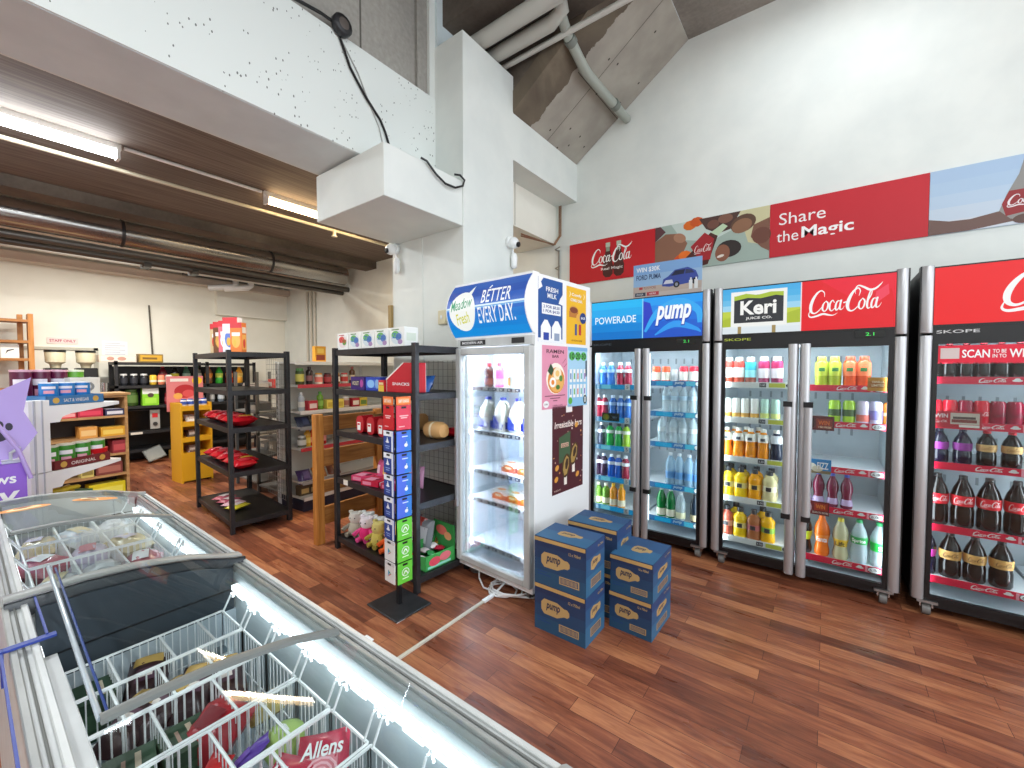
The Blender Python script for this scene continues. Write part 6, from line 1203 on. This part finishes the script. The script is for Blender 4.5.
# ------------------------------------------------------------------ white gondola beyond the far rack
GX = -4.25
gd = empty('shop_gondola', (GX, 2.06, 0), radians(4), 'white double-sided shop gondola with red and white shelf edges', 'gondola')
MB().box(-.42, .02, 0, -.38, 2.05, 1.53, mat('#c9c9c2', .5)).build('back_panel', gd)
for y in (0, 1.02, 2.04): 
    m = MB().box(-.42, y, 0, -.38, y + .03, 1.53, WHITE)
    for k in range(22): m.box(-.4, y - .0015, .1 + k * .062, -.394, y, .13 + k * .062, BLACK2)
    m.build('upright', gd)
gz = [(1.53, '#e6e4da', .3), (1.29, '#c8404a', .34), (1.02, '#e9e7e2', .38), (.86, '#8e8f90', .38), (.64, '#c83a44', .38), (.3, '#9a9b9a', .4), (.14, '#e6e6e4', .42)]
for z, c, d in gz:
    s = MB().box(-.38, .02, z - .02, -.38 + d, 2.05, z, mat('#d8d6d0', .5)).build('shelf', gd); MB().box(-.38 + d, .02, z - .032, -.38 + d + .008, 2.05, z + .004, P(c)).build('price_strip', s)
MB().box(-.38, .02, 0, .03, 2.05, .118, mat('#23263c', .5)).build('plinth', gd)
for z in (1.2, .95, .7, .4, .15): MB().box(-.85, .02, z - .02, -.42, 2.05, z, mat('#8f8f8c', .5)).build('shelf', gd)
LG = loc_fn((GX, 2.06), radians(4))
jarp = [(0, 0), (.9, 0), (1, .05), (1, .78), (.85, .86)]
def jar(c, lab, cap, R=.035, H=.13, name='food_jar', cat='jar', prof=jarp): return bottle(name, cat, R, H, prof, c, [(lab, .2, .65)], cap, capr=.85, n=10)
shelfgoods = [
 (1.29, [('j', '#3a4a24', '#c8c05a', '#3f7a34', 'tall green coffee jar'), ('b', '#2a1c1a', '#8a5a5a', '#2a1c1a', 'dark sauce bottle'), ('j', '#e8d8c8', '#e07a6a', '#e8a02c', 'white and orange spread jar'), ('j', '#6a1f24', '#a83a3a', '#3a1418', 'dark red jam jar'), ('j', '#8a5a34', '#e8e0d0', '#c89a4a', 'brown peanut butter jar'), ('j', '#c8c0b0', '#b83a34', '#c83a3a', 'cream mayonnaise jar'), ('b', '#5a3a24', '#d8c8a0', '#8a2a24', 'brown syrup bottle')]),
 (1.02, [('b', '#b0b4b8', '#d8d4c8', '#c8c8c8', 'pale vinegar bottle'), ('c', '#c83a44', '#f0d8d0', '', 'red and cream food box'), ('b', '#6a9a2c', '#8ab84a', '#4a8a2c', 'green oil bottle'), ('c', '#e8d05a', '#c8a83a', '', 'yellow custard box, left one'), ('c', '#e8d05a', '#c8a83a', '', 'yellow custard box, right one'), ('j', '#c8b0a0', '#a86a5a', '#d8d8d8', 'small pickle jar'), ('c', '#a8202c', '#e8d8c8', '', 'dark red pie box'), ('c', '#d8b83a', '#6a8a3a', '', 'yellow and green mix box')]),
 (.86, [('k', '#2a3048', '#3a4468', '', 'navy bag of coffee, left one'), ('k', '#232a40', '#3a4468', '', 'navy bag of coffee, right one')]),
 (.64, [('j', '#6a6a5a', '#d8d8d0', '#d8d8d0', 'grey spice jar'), ('b', '#d8a83a', '#e8c860', '#d89a2c', 'yellow mustard bottle'), ('b', '#c8301c', '#e8a08a', '#c8301c', 'tomato sauce bottle, left one'), ('b', '#b81c1c', '#e0908a', '#b81c1c', 'tomato sauce bottle, middle one'), ('b', '#b0181c', '#e0908a', '#b0181c', 'tomato sauce bottle, right one')]),
 (.3, [('k', '#4a3a6a', '#6a5a8a', '', 'violet bag of cereal'), ('k', '#a86a34', '#c88a4a', '', 'orange-brown bag of cereal'), ('k', '#7a4a34', '#a87a4a', '', 'brown bag of cereal')]),
 (.14, [('c', '#5a4a34', '#c8a86a', '', 'brown loaf-sized packet, left one'), ('c', '#4a4034', '#a8946a', '', 'brown loaf-sized packet, right one')]),
]
for z, its in shelfgoods:
    for i, (t, a, b_, c, l) in enumerate(its):
        y = .09 + i * (.06 if z == .64 else .105); p = LG(-.1 if z < 1.2 else -.12, y, z + .001); l2 = l + ' on the white gondola beyond the far rack'
        if t == 'j': jar(a, b_, c, .042, .17 if 'tall' in l else .12).put(p, l2, 0)
        if t == 'b': bottle('sauce_bottle', 'bottle', .034, .19, JUICE, a, [(b_, .2, .5)], c, capr=.5, n=10).put(p, l2, 0)
        if t == 'c': carton('food_box', 'food box', .09, .1, .1 if z > .2 else .1, a, [], [('r', .1, .2, .8, .5, b_)], [('r', .1, .1, .8, .8, b_)]).put(p, l2, radians(4))
        if t == 'k':
            o = bag('food_bag', 'food bag', .16, .15, .1, a, [(-.5, -.4, .5, .4, b_)], .3, 170 + i); place(o, LG(-.12, .1 + i * .17, z + .002), l2, (0, 55, 0))
carton('food_box', 'food box', .06, .12, .17, '#e0a02c', [], [('r', .1, .1, .8, .35, '#8a3a24'), ('r', .2, .55, .6, .3, '#f0c85a')]).put(LG(-.15, .33, 1.531), 'yellow and brown box standing on the gondola top', 0)
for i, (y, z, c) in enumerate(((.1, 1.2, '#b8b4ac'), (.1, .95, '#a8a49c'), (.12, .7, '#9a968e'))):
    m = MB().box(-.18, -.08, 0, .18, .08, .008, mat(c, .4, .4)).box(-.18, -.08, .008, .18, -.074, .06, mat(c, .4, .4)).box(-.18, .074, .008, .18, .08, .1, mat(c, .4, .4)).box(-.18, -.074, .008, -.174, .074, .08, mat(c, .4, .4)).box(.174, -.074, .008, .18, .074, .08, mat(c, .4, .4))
    for k in range(4): m.lathe([(.03, 0), (.034, .05), (.03, .05), (.026, .004)], mat('#6a6660', .4, .3), 10, o=(-.13 + k * .085, 0, .012))
    o = thing_mb('metal_tray', m, ('upper', 'middle', 'lower')[i] + ' grey metal tray of holders seen through the far rack', 'tray', 'grey trays behind the far rack'); o.location = (-5.7, 2.24 + .02 * i, z)
sh = empty('grey_shelving', (-5.98, 2.1, 0), 0, 'grey metal shelving seen through the far rack', 'shelving')
for x in (0, .62):
    for y in (0, .4): MB().box(x, y, 0, x + .03, y + .03, 1.42, mat('#5a5a58', .5)).build('post', sh)
for z in (1.2, .95, .7, .42, .12): MB().box(0, 0, z - .022, .65, .43, z - .001, mat('#777672', .5)).build('shelf', sh)
for i, (x, z, w_, h, c, l) in enumerate(((-5.6, 1.2, .16, .1, '#3a4a5a', 'dark tool box'), (-5.3, 1.2, .18, .13, '#c8342c', 'red machine box'), (-5.55, .42, .2, .1, '#8a8a86', 'grey carton'), (-5.3, .42, .2, .12, '#a8a090', 'tan carton'), (-5.6, .12, .2, .1, '#d8cfc0', 'cream carton'), (-5.33, .12, .2, .08, '#6a5a5a', 'brown carton'))):
    carton('storage_carton', 'box', w_, .14, h, c, [('r', .1, .3, .5, .4, '#d8d0c0')], [('r', .2, .3, .5, .4, '#d8d0c0')]).put((x - .23, 2.42, z), l + ' on the grey shelving behind the far rack', 0, 'cartons on the grey shelving')
# ------------------------------------------------------------------ pine ladder frame behind the near rack
pf = empty('pine_frame', (-3.34, 1.74, 0), radians(3), 'pine timber display frame with wide boards left of the near rack', 'wooden frame')
MB().box(-.03, 0, 0, .03, .07, 1.08, PINE_Z).build('post', pf, bevel=.003); MB().box(-.03, .6, 0, .03, .67, 1.08, PINE_Z).build('post', pf, bevel=.003)
for z0, z1 in ((.9, 1.06), (.64, .78), (.42, .52), (.15, .3)): MB().box(-.02, .07, z0, .005, .6, z1, PINE_Y).build('board', pf, bevel=.002)
# ------------------------------------------------------------------ yellow display stand
ys = empty('yellow_display_stand', (-6.5, 1.68, 0), radians(6), 'yellow cardboard display stand with a pink header board', 'display stand')
YC = P('#e0a81c'); 
for y in (0, .33): MB().box(-.3, y, 0, 0, y + .02, 1.02, YC).build('side_panel', ys)
MB().box(-.3, .02, 0, -.28, .33, 1.02, P('#b8861a')).build('back_panel', ys)
MB().box(-.28, .02, .02, 0, .33, .38, YC).build('front_panel', ys)
for z in (.58, .78, .98): MB().box(-.28, .02, z - .06, 0, .33, z, YC).build('shelf', ys)
m = MB().box(-.31, -.03, .9, -.3, .38, 1.36, P('#e0868a')); f = Fr((-.3, -.03, .9), (0, 1, 0), (0, 0, 1)); m.ell(f, .2, .26, .12, .09, P('#b82a34')); m.ell(f, .24, .23, .07, .05, P('#d8545a'), .001); m.rect(f, .04, .39, .2, .04, P('#f4ece8'), .001); m.ell(f, .34, .4, .06, .05, P('#f0c820'), .001); m.ell(f, .12, .2, .05, .04, P('#e8b05a'), .0012); m.rect(f, .05, .06, .3, .04, P('#f4d8d8'), .001); m.build('header_board', ys)
LYS = loc_fn((-6.5, 1.68), radians(6))
for i in range(4): jar('#e4e6ee', '#3a5ab8', '#2a4aa8', .036, .09).put(LYS(-.07, .065 + i * .074, .981), ORD[i] + ' blue and white tub from the left on the yellow stand top', 0, 'tubs on the yellow stand')
for i, (z, c, l) in enumerate(((.78, '#e4e0dc', 'white'), (.58, '#3a2c28', 'dark brown'), (.38, '#6a4a40', 'chocolate brown'))):
    o = bag('snack_bag', 'food bag', .16, .13, .07, c, [(-.5, -.5, .5, .5, '#b8a8a0')], .3, 190 + i); place(o, LYS(-.12, .15, z + .002), l + ' snack bag inside the yellow display stand', (0, 40, 0))
# ------------------------------------------------------------------ black back-wall shelving
bs = empty('back_shelving', (-8.95, 1.42, 0), 0, 'long black shelving of drinks against the back wall', 'shelving')
for y in (0, 1.16, 1.9):
    for x in (0, .38): MB().box(x, y, 0, x + .04, y + .04, 1.58, BLACK).build('post', bs)
MB().box(0, .04, .0, .01, 1.9, 1.5, BLACK2).build('back_panel', bs)
for z in (1.56, 1.2, .88, .48, .2): MB().box(0, 0, z - .04, .42, 1.94, z, BLACK).build('shelf', bs)
for i, y in enumerate((.16, 1.0)): MB().box(.42, y, .44, .425, y + .14, .475, P('#d8d4c8')).build('ticket', bs)
def bk(y, z, d=.3): return (-8.95 + d, 1.42 + y, z + .001)
for i in range(3): jar('#22242a', '#2a2c34', '#c8c8c8', .05, .18, 'drink_bottle', 'bottle').put(bk(.12 + .12 * i, 1.2), ORD[i] + ' dark bottle with silver cap, back shelving upper shelf', 0, 'bottles on the back shelving')
for i, (c, l) in enumerate((('#e8c040', 'yellow'), ('#e88a6a', 'orange-pink'), ('#e8e4d8', 'white'))): bottle('drink_can', 'can', .045, .16, CAN, c, [('#e8e0c8', .3, .5)], n=10).put(bk(.46 + .1 * i, 1.2, .36), l + ' tall can on the back shelving upper shelf', 0, 'cans on the back shelving')
for i, (c, lb, cp, l) in enumerate((('#5a1820', '#a83040', '#b8303c', 'dark red'), ('#1c1a18', '#c8c03a', '#2a2a2a', 'black'), ('#3a5a4a', '#8aa89a', '#2f9a5a', 'clear green'), ('#5a5a54', '#b0a8a0', '#3a8a5a', 'smoky'), ('#8a5a3a', '#e8903a', '#e8742c', 'amber'), ('#3aa83a', '#c8e05a', '#2f9a3a', 'bright green'), ('#b81c24', '#f0a04a', '#b81c24', 'bright red'), ('#e8a02c', '#f0c860', '#e8a02c', 'golden orange'))):
    bottle('soda_bottle', 'bottle', .058, .3, COLAB, c, [(lb, .35, .6)], cp, capr=.4, n=12).put(bk(.62 + .16 * i, 1.2, .2), l + ' large soda bottle on the back shelving upper shelf', 0, 'large bottles on the back shelving')
jar('#3f5a2a', '#5a7a3a', '#3f5a2a', .08, .26, 'drink_bottle', 'bottle').put(bk(.2, .88), 'dark olive container on the back shelving middle shelf', 0)
carton('food_box', 'food box', .12, .2, .29, '#8ad02c', [], [('r', 0, .62, 1, .38, '#d8dcd8'), ('e', .5, .55, .2, .12, '#4a3a34'), ('r', .15, .1, .7, .3, '#a4e04a')]).put(bk(.42, .88, .32), 'bright lime green box on the back shelving', 0)
for i, (c, lb, l) in enumerate((('#8a2a34', '#a84a50', 'maroon'), ('#7a1c28', '#983a48', 'wine red'), ('#5a2a2a', '#d8a8a0', 'brown-red'), ('#2a2c30', '#8a8e92', 'charcoal'), ('#8a9098', '#d8dce0', 'silver grey'), ('#6a7480', '#c0c8d0', 'slate'))):
    bottle('drink_bottle', 'bottle', .05, .24, JUICE, c, [(lb, .2, .5)], '#3a3a3e', capr=.5, n=10).put(bk(.66 + .15 * i, .88), l + ' bottle on the back shelving middle shelf', 0, 'bottles on the middle back shelf')
mw = empty('microwave', (-8.6, 1.64, .481), 0, 'black and silver microwave on the back shelving', 'microwave')
MB().box(-.3, -.32, 0, 0, .32, .34, BLACK2).build('body', mw); MB().box(0, -.31, .02, .008, .18, .32, mat('#08080a', .15)).build('door', mw); m = MB().box(0, .19, .02, .008, .31, .32, mat('#a8a8a4', .4)); m.box(.008, .215, .2, .01, .285, .27, P('#c8242c')).lathe([(.03, .0), (.03, .012), (0, .012)], mat('#3a3a3a', .4), 12, o=(.008, .25, .1), ax='x').build('control_panel', mw)
carton('food_box', 'food box', .2, .3, .05, '#d8c89a', [], [('r', .1, .2, .6, .5, '#8a7a4a')]).put(bk(1.1, .481), 'flat cream box right of the microwave', 0)
carton('food_box', 'food box', .2, .28, .04, '#b8b0a0', [], [('r', .1, .2, .6, .5, '#6a6a60')]).put(bk(1.11, .535), 'flat grey box on the cream box by the microwave', 0)
carton('storage_carton', 'box', .3, .4, .14, '#b08a4a', [], [('r', .15, .45, .6, .3, '#d8b83a')], [('r', .1, .1, .8, .8, '#5a4a34')]).put((-8.4, 2.25, 0), 'open brown carton on the floor by the back shelving', .1)
m = MB().box(-.02, -.12, 0, .0, .12, .2, mat('#3a4448', .3)).box(.0, -.11, .015, .004, .11, .185, mat('#6a7478', .2)); o = thing_mb('framed_panel', m, 'grey framed panel leaning near the back shelving floor', 'panel'); o.location = (-8.3, 1.85, .06); o.rotation_euler = (radians(20), radians(-25), 0)
carton('food_box', 'food box', .16, .3, .13, '#8a7034', [], [('r', .06, .15, .88, .7, '#c89a2c'), ('r', .15, .35, .6, .25, '#7a5a1c')]).put(bk(.44, 1.561), 'brown and yellow box on top of the back shelving', 0)
carton('food_box', 'food box', .18, .42, .1, '#d8c4b4', [], [('r', .05, .1, .9, .8, '#e0d4c8'), ('e', .3, .5, .1, .3, '#b88a7a'), ('e', .6, .5, .12, .3, '#b88a7a')]).put(bk(.05, 1.561), 'pale pink box on top of the back shelving', 0)
# counter with coffee grinders
ct = MB().box(-9.0, .72, 0, -8.45, 1.38, 1.05, mat('#b8ab94', .5)); thing_mb('counter_unit', ct, 'cream counter below the coffee grinders', 'counter')
for i, y in enumerate((.83, 1.13)):
    g_ = empty('coffee_grinder', (-8.6, y, 1.05), 0, ('left', 'right')[i] + ' coffee grinder with a clear hopper on the back counter', 'coffee grinder', 'coffee grinders')
    MB().box(-.14, -.11, 0, .1, .11, .42, BLACK2).build('body', g_, bevel=.01); MB().lathe([(.05, .42), (.06, .47), (.1, .5), (.105, .64), (.1, .65)], mat('#cfc6a8', .25), 16).build('hopper', g_); MB().lathe([(.108, .64), (.108, .67), (0, .675)], BLACK2, 16).build('lid', g_); MB().box(.1, -.03, .2, .16, .03, .24, BLACK2).build('spout', g_)
MB().box(0, 0, 0, .3, .3, .3, BLACK2).build('coffee_machine', loc=(-8.75, .945, 1.05), label='black coffee machine body between the two grinders', cat='coffee machine')
COL.objects['coffee_machine'].scale = (1, .24, 1)
MB().lathe([(.06, 0), (.07, .2), (.065, .2), (.055, .005), (0, .005)], CHROME, 14).build('steel_jug', loc=(-8.6, 1.3, 1.05), label='steel jug right of the coffee grinders', cat='jug')
# wooden wall shelf, top left
ws = empty('wooden_shelf', (-8.9, -.55, 0), 0, 'tall open wooden shelf unit at the far left back wall', 'shelf unit')
for y in (1.06, 1.14): MB().box(.0 if y < 1.1 else .1, y, 0, .08 if y < 1.1 else .3, y + .05, 2.2, PINE_Z).build('post', ws)
MB().box(0, -.4, 0, .3, -.35, 2.2, PINE_Z).build('post', ws)
for z in (2.12, 1.84, 1.6, 1.2): MB().box(0, -.35, z - .035, .3, 1.14, z, PINE_Y).build('shelf', ws)
for i, (y, w_) in enumerate(((.78, .2), (.98, .16))):
    carton('white_box', 'box', .1, w_, .18, '#e9e9e4', [], [('p', [(.25, .3), (.4, .5), (.7, .62), (.75, .7), (.35, .6)], '#3a3a40')]).put((-8.72, -.55 + y, 1.601), ('left', 'right')[i] + ' white box with a dark picture on the wooden shelf', 0, 'white boxes on the wooden shelf')
# ------------------------------------------------------------------ oak bookcase behind the white gondola end
oc = empty('oak_bookcase', (-6.35, .25, 0), radians(5), 'oak laminate bookcase of snacks behind the white shelf brackets', 'bookcase')
for y in (0, .9): MB().box(-.35, y, 0, 0, y + .025, 1.16, OAK_Y).build('side_panel', oc)
MB().box(-.36, .0, 0, -.35, .925, 1.16, mat('#3a2a20', .6)).build('back_panel', oc)
for z in (1.16, .93, .7, .5, .27): MB().box(-.35, .025, z - .025, 0, .9, z, OAK_Y).build('shelf', oc)
MB().box(-.36, -.01, 1.16, .02, .95, 1.185, OAK_Y).build('top_board', oc)
LO = loc_fn((-6.35, .25), radians(5))
for i, (y, z, c, c2, w_, h, l) in enumerate(((.1, .93, '#e07a2c', '#c8343c', .16, .07, 'orange and red bar box'), (.28, .93, '#6a7a34', '#c8c0a0', .14, .06, 'olive bar box'), (.44, .93, '#c83a44', '#e8a0a0', .14, .07, 'red bar box'), (.62, .93, '#b0203c', '#d8405a', .2, .09, 'crimson bar box'), (.82, .93, '#2a2c54', '#d8d8e0', .16, .07, 'navy and white bar box'), (.6, .7, '#d89a4a', '#e8c080', .14, .12, 'tan bar box'), (.8, .7, '#d8a02c', '#e8c860', .2, .1, 'golden tray box'), (.85, .5, '#8a2a34', '#b84a50', .12, .14, 'maroon bar box'), (.3, .27, '#6a2a30', '#a85a5a', .2, .1, 'dark red bar box'), (.58, .27, '#c8b86a', '#8a7a3a', .1, .12, 'sand bar box'), (.76, .27, '#7a3a34', '#a8685a', .22, .13, 'brown bar box'), (.74, .03, '#d8c820', '#e8e05a', .3, .14, 'bright yellow crate'))):
    carton('snack_carton', 'box', .16, w_, h, c, [], [('r', .08, .2, .84, .5, c2)], [('r', .1, .1, .8, .8, c2)]).put(LO(-.1, y, z + .001), l + ' on the oak bookcase', radians(5), 'bar boxes on the oak bookcase')
# white gondola end with brackets in front of it
PHG = radians(32); OG = (-3.62, .22); LGN = loc_fn(OG, PHG)
ge = empty('gondola_end', (OG[0], OG[1], 0), PHG, 'white metal gondola end with two cut-out shelf brackets', 'gondola')
GM = mat('#eef0ee', .4)
m = MB().box(-.03, -.0, .85, .03, .1, 1.27, GM).box(-.03, 0, 0, .03, .1, .845, GM).box(.03, .02, 0, .034, .03, 1.27, mat('#b9bdc2', .4)).box(.03, .06, 0, .034, .066, 1.27, mat('#b9bdc2', .4)); m.build('upright', ge)
MB().box(-.9, -.01, 0, -.03, .02, 1.25, mat('#d0cdc4', .5)).build('back_panel', ge)
for z in (1.235, .845):
    f = Fr((.03, .1, z - .1), (0, 1, 0), (0, 0, 1))
    s = MB().prism([(0, 0), (.05, .0), (.065, .03), (.11, .045), (.4, .08), (.4, .1), (0, .1)], f, .006, GM).build('bracket', ge)
    MB().box(-.9, .1, z - .006, .026, .5, z, GM).build('shelf', ge)
f = Fr((.03, .1, .4), (0, 1, 0), (0, 0, 1)); MB().box(-.9, .1, .58, .026, .46, .6, mat('#8f9296', .5)).build('shelf', ge)
# cans and cartons on the gondola end
def chip(c, lid): 
    o = MB().lathe([(0, 0), (.04, 0), (.042, .006), (.042, .13), (0, .131)], mat(c, .3), 14).build('snack_can'); tag(o, None, 'can')
    f = Fr((0, 0, 0), (1, 0, 0), (0, 0, 1), cyl=.0425); m = MB()
    f = Fr((0, 0, 0), (.6, .8, 0), (0, 0, 1), cyl=.0425); m.rect(f, -.03, .075, .06, .025, P('#efe8ec'), .001, 4); m.rect(f, -.022, .03, .045, .03, P('#e8a0b0'), .001, 4); m.build('label', o)
    MB().lathe([(.043, .128), (.043, .136), (0, .137)], mat(lid, .4), 14).build('lid', o); return Kind(o)
# the purple multipack is a tray of tall cans on top
c1 = chip('#5e1238', '#d8a8b8'); c2 = chip('#5a9a2c', '#d8e0c8')
for i in range(4): (c1 if i < 3 else c2).put(LGN(-.22, .15 + .095 * i, 1.236), (['first plum snack can from the left', 'second plum snack can from the left', 'third plum snack can from the left', 'green snack can right of the plum ones'][i]) + ' on the white gondola upper shelf', PHG, 'snack cans on the gondola top')
for o in COL.objects:
    if o.parent is None and o.get('group') == 'snack cans on the gondola top': o.scale = (1.1, 1.1, 1.55)
c3 = chip('#2a84d0', '#e8eef2')
for i in range(3): c3.o.scale = (1, 1, .62); c3.put(LGN(-.05, .16 + .088 * i, 1.286), ORD[i] + ' short blue snack can in the blue tray', PHG, 'blue snack cans in the tray')
for o in COL.objects:
    if o.type == 'MESH' and o.parent is None and o.get('group') == 'blue snack cans in the tray': o.scale = (1, 1, .62)
def tray(c, txt, loc, label):
    m = MB().box(-.12, -.16, 0, .05, .16, .004, P(c)).box(.046, -.16, 0, .05, .16, .055, P(c)).box(-.12, -.16, 0, -.116, .16, .055, P(c)).box(-.12, -.16, 0, .05, -.156, .055, P(c)).box(-.12, .156, 0, .05, .16, .055, P(c)); f = Fr((.05, -.16, 0), (0, 1, 0), (0, 0, 1)); m.text(f, txt, .09, .016, .14, .02, P('#e0d8d0'), .001, .01); m.ell(f, .05, .027, .018, .018, P('#c8a04a'), .001); m.ell(f, .27, .027, .018, .018, P('#c8a04a'), .001)
    o = thing_mb('cardboard_tray', m, label, 'tray', 'printed trays on the gondola end'); o.location = loc; o.rotation_euler.z = PHG
tray('#3a74a8', 'SALT & VINEGAR', LGN(-.04, .26, 1.236), 'blue cardboard tray on the upper white gondola shelf'); tray('#6e2024', 'ORIGINAL', LGN(-.03, .28, .846), 'maroon ORIGINAL tray on the lower white gondola shelf')
c4 = chip('#3f8a2c', '#c8c8b8')
for i in range(4): c4.put(LGN(-.05, .16 + .088 * i - .01, .905), ORD[i] + ' green snack can from the left in the maroon tray', PHG, 'green snack cans in the maroon tray')
for o in list(COL.objects):
    if o.parent is None and o.get('group') == 'green snack cans in the maroon tray': o.location.z = .851
m = MB().lathe([(0, 0), (.045, 0), (.052, .07), (.054, .075), (0, .078)], mat('#d81c24', .3), 16); o = m.build('snack_tub'); tag(o, 'red snack tub with white label beside the green cans', 'tub'); o.location = LGN(-.05, .42, .906); 
f = Fr((0, 0, 0), (.6, .8, 0), (0, 0, 1), cyl=.05); MB().rect(f, -.06, .015, .04, .04, P('#f0e4e0'), .002, 3).build('label', o); o.location.z = .852
carton('white_box', 'box', .14, .18, .16, '#e8e6de', [], [('r', 0, 0, 1, .32, '#e0cdb8'), ('e', .5, .62, .3, .22, '#8a8e90'), ('e', .5, .62, .19, .14, '#e8e6de'), ('e', .25, .15, .12, .1, '#d89a7a'), ('e', .7, .17, .14, .1, '#d8a88a')], [('r', .2, .2, .6, .6, '#dcdcd0')]).put(LGN(-.2, .43, 1.236), 'white box with a ring of pictures on the gondola end', PHG)
carton('snack_carton', 'box', .2, .2, .07, '#2f6a34', [], [('r', .1, .3, .8, .4, '#d8c82c')], [('e', .5, .5, .3, .3, '#d8b82c')]).put(LGN(-.12, .26, .601), 'green carton with yellow fruit on the low gondola shelf', PHG)
for i in range(4):
    m = MB().lathe([(0, -.06), (.014, -.045), (.017, 0), (.014, .045), (0, .06)], mat('#d8b82c', .4), 10, ax='y'); o = m.build('banana'); tag(o, ORD[i] + ' yellow fruit lying in the green carton', 'fruit', 'yellow fruit in the green carton'); o.location = LGN(-.1 - .03 * (i // 2), .22 + .07 * (i % 2), .69); o.rotation_euler.z = .4 * i
# purple promotional stand at the left edge
PV = mat('#8a5cc8', .5); PVL = mat('#b09ad8', .5)
pp = empty('purple_display_stand', (-3.2, .0, 0), radians(8), 'purple cardboard display stand with paw prints at the left edge', 'display stand')
m = MB().box(-.35, -.3, 0, 0, .2, .98, PV); f = Fr((0, -.3, 0), (0, 1, 0), (0, 0, 1)); m.text(f, 'chews', .3, .885, .165, .05, WHITE, .001, .02); m.text(f, 'YUMMY', .14, .735, .335, .11, WHITE, .001, .035, .2); m.text(f, 'YEAH', .2, .6, .26, .1, WHITE, .001, .035, .2); m.build('bin_body', pp)
m = MB(); f = Fr((-.05, -.24, 1.0), (0, 1, 0), (-.25, 0, 1)); m.prism([(0, 0), (.42, 0), (.5, .12), (.46, .24), (.5, .42), (.3, .3), (0, .32)], f, .008, PVL)
for x, y, s_ in ((.36, .12, 1), (.12, .18, .9)):
    m.ell(f, x, y, .04 * s_, .03 * s_, P('#2a2438'), .001); 
    for k in range(4): m.ell(f, x - .045 * s_ + .03 * s_ * k, y + .05 * s_ + .012 * (1 - abs(k - 1.5)), .013 * s_, .02 * s_, P('#2a2438'), .001, 10)
m.build('header_board', pp)
for i, y in enumerate((.0, .09, .17)): 
    m = MB().tube([(0, 0, 0), (.02, 0, .05), (0, .03, .07), (-.02, 0, .05), (0, 0, 0)], .007, mat('#c8ccd4', .3), 6); m.box(-.03, -.03, 0, .03, .03, .012, mat('#b8bcc8', .3)); o = thing_mb('pet_toy', m, ORD[i] + ' clear wrapped pet treat on top of the purple stand', 'pet treat', 'pet treats on the purple stand'); o.location = (-3.28, -.02 + y, .981)
m = MB().tube([(-.0, .02, 1.3), (.02, .1, 1.2), (.03, .17, 1.05), (.02, .21, .9)], .009, PVL, 6).build('hoop', pp)
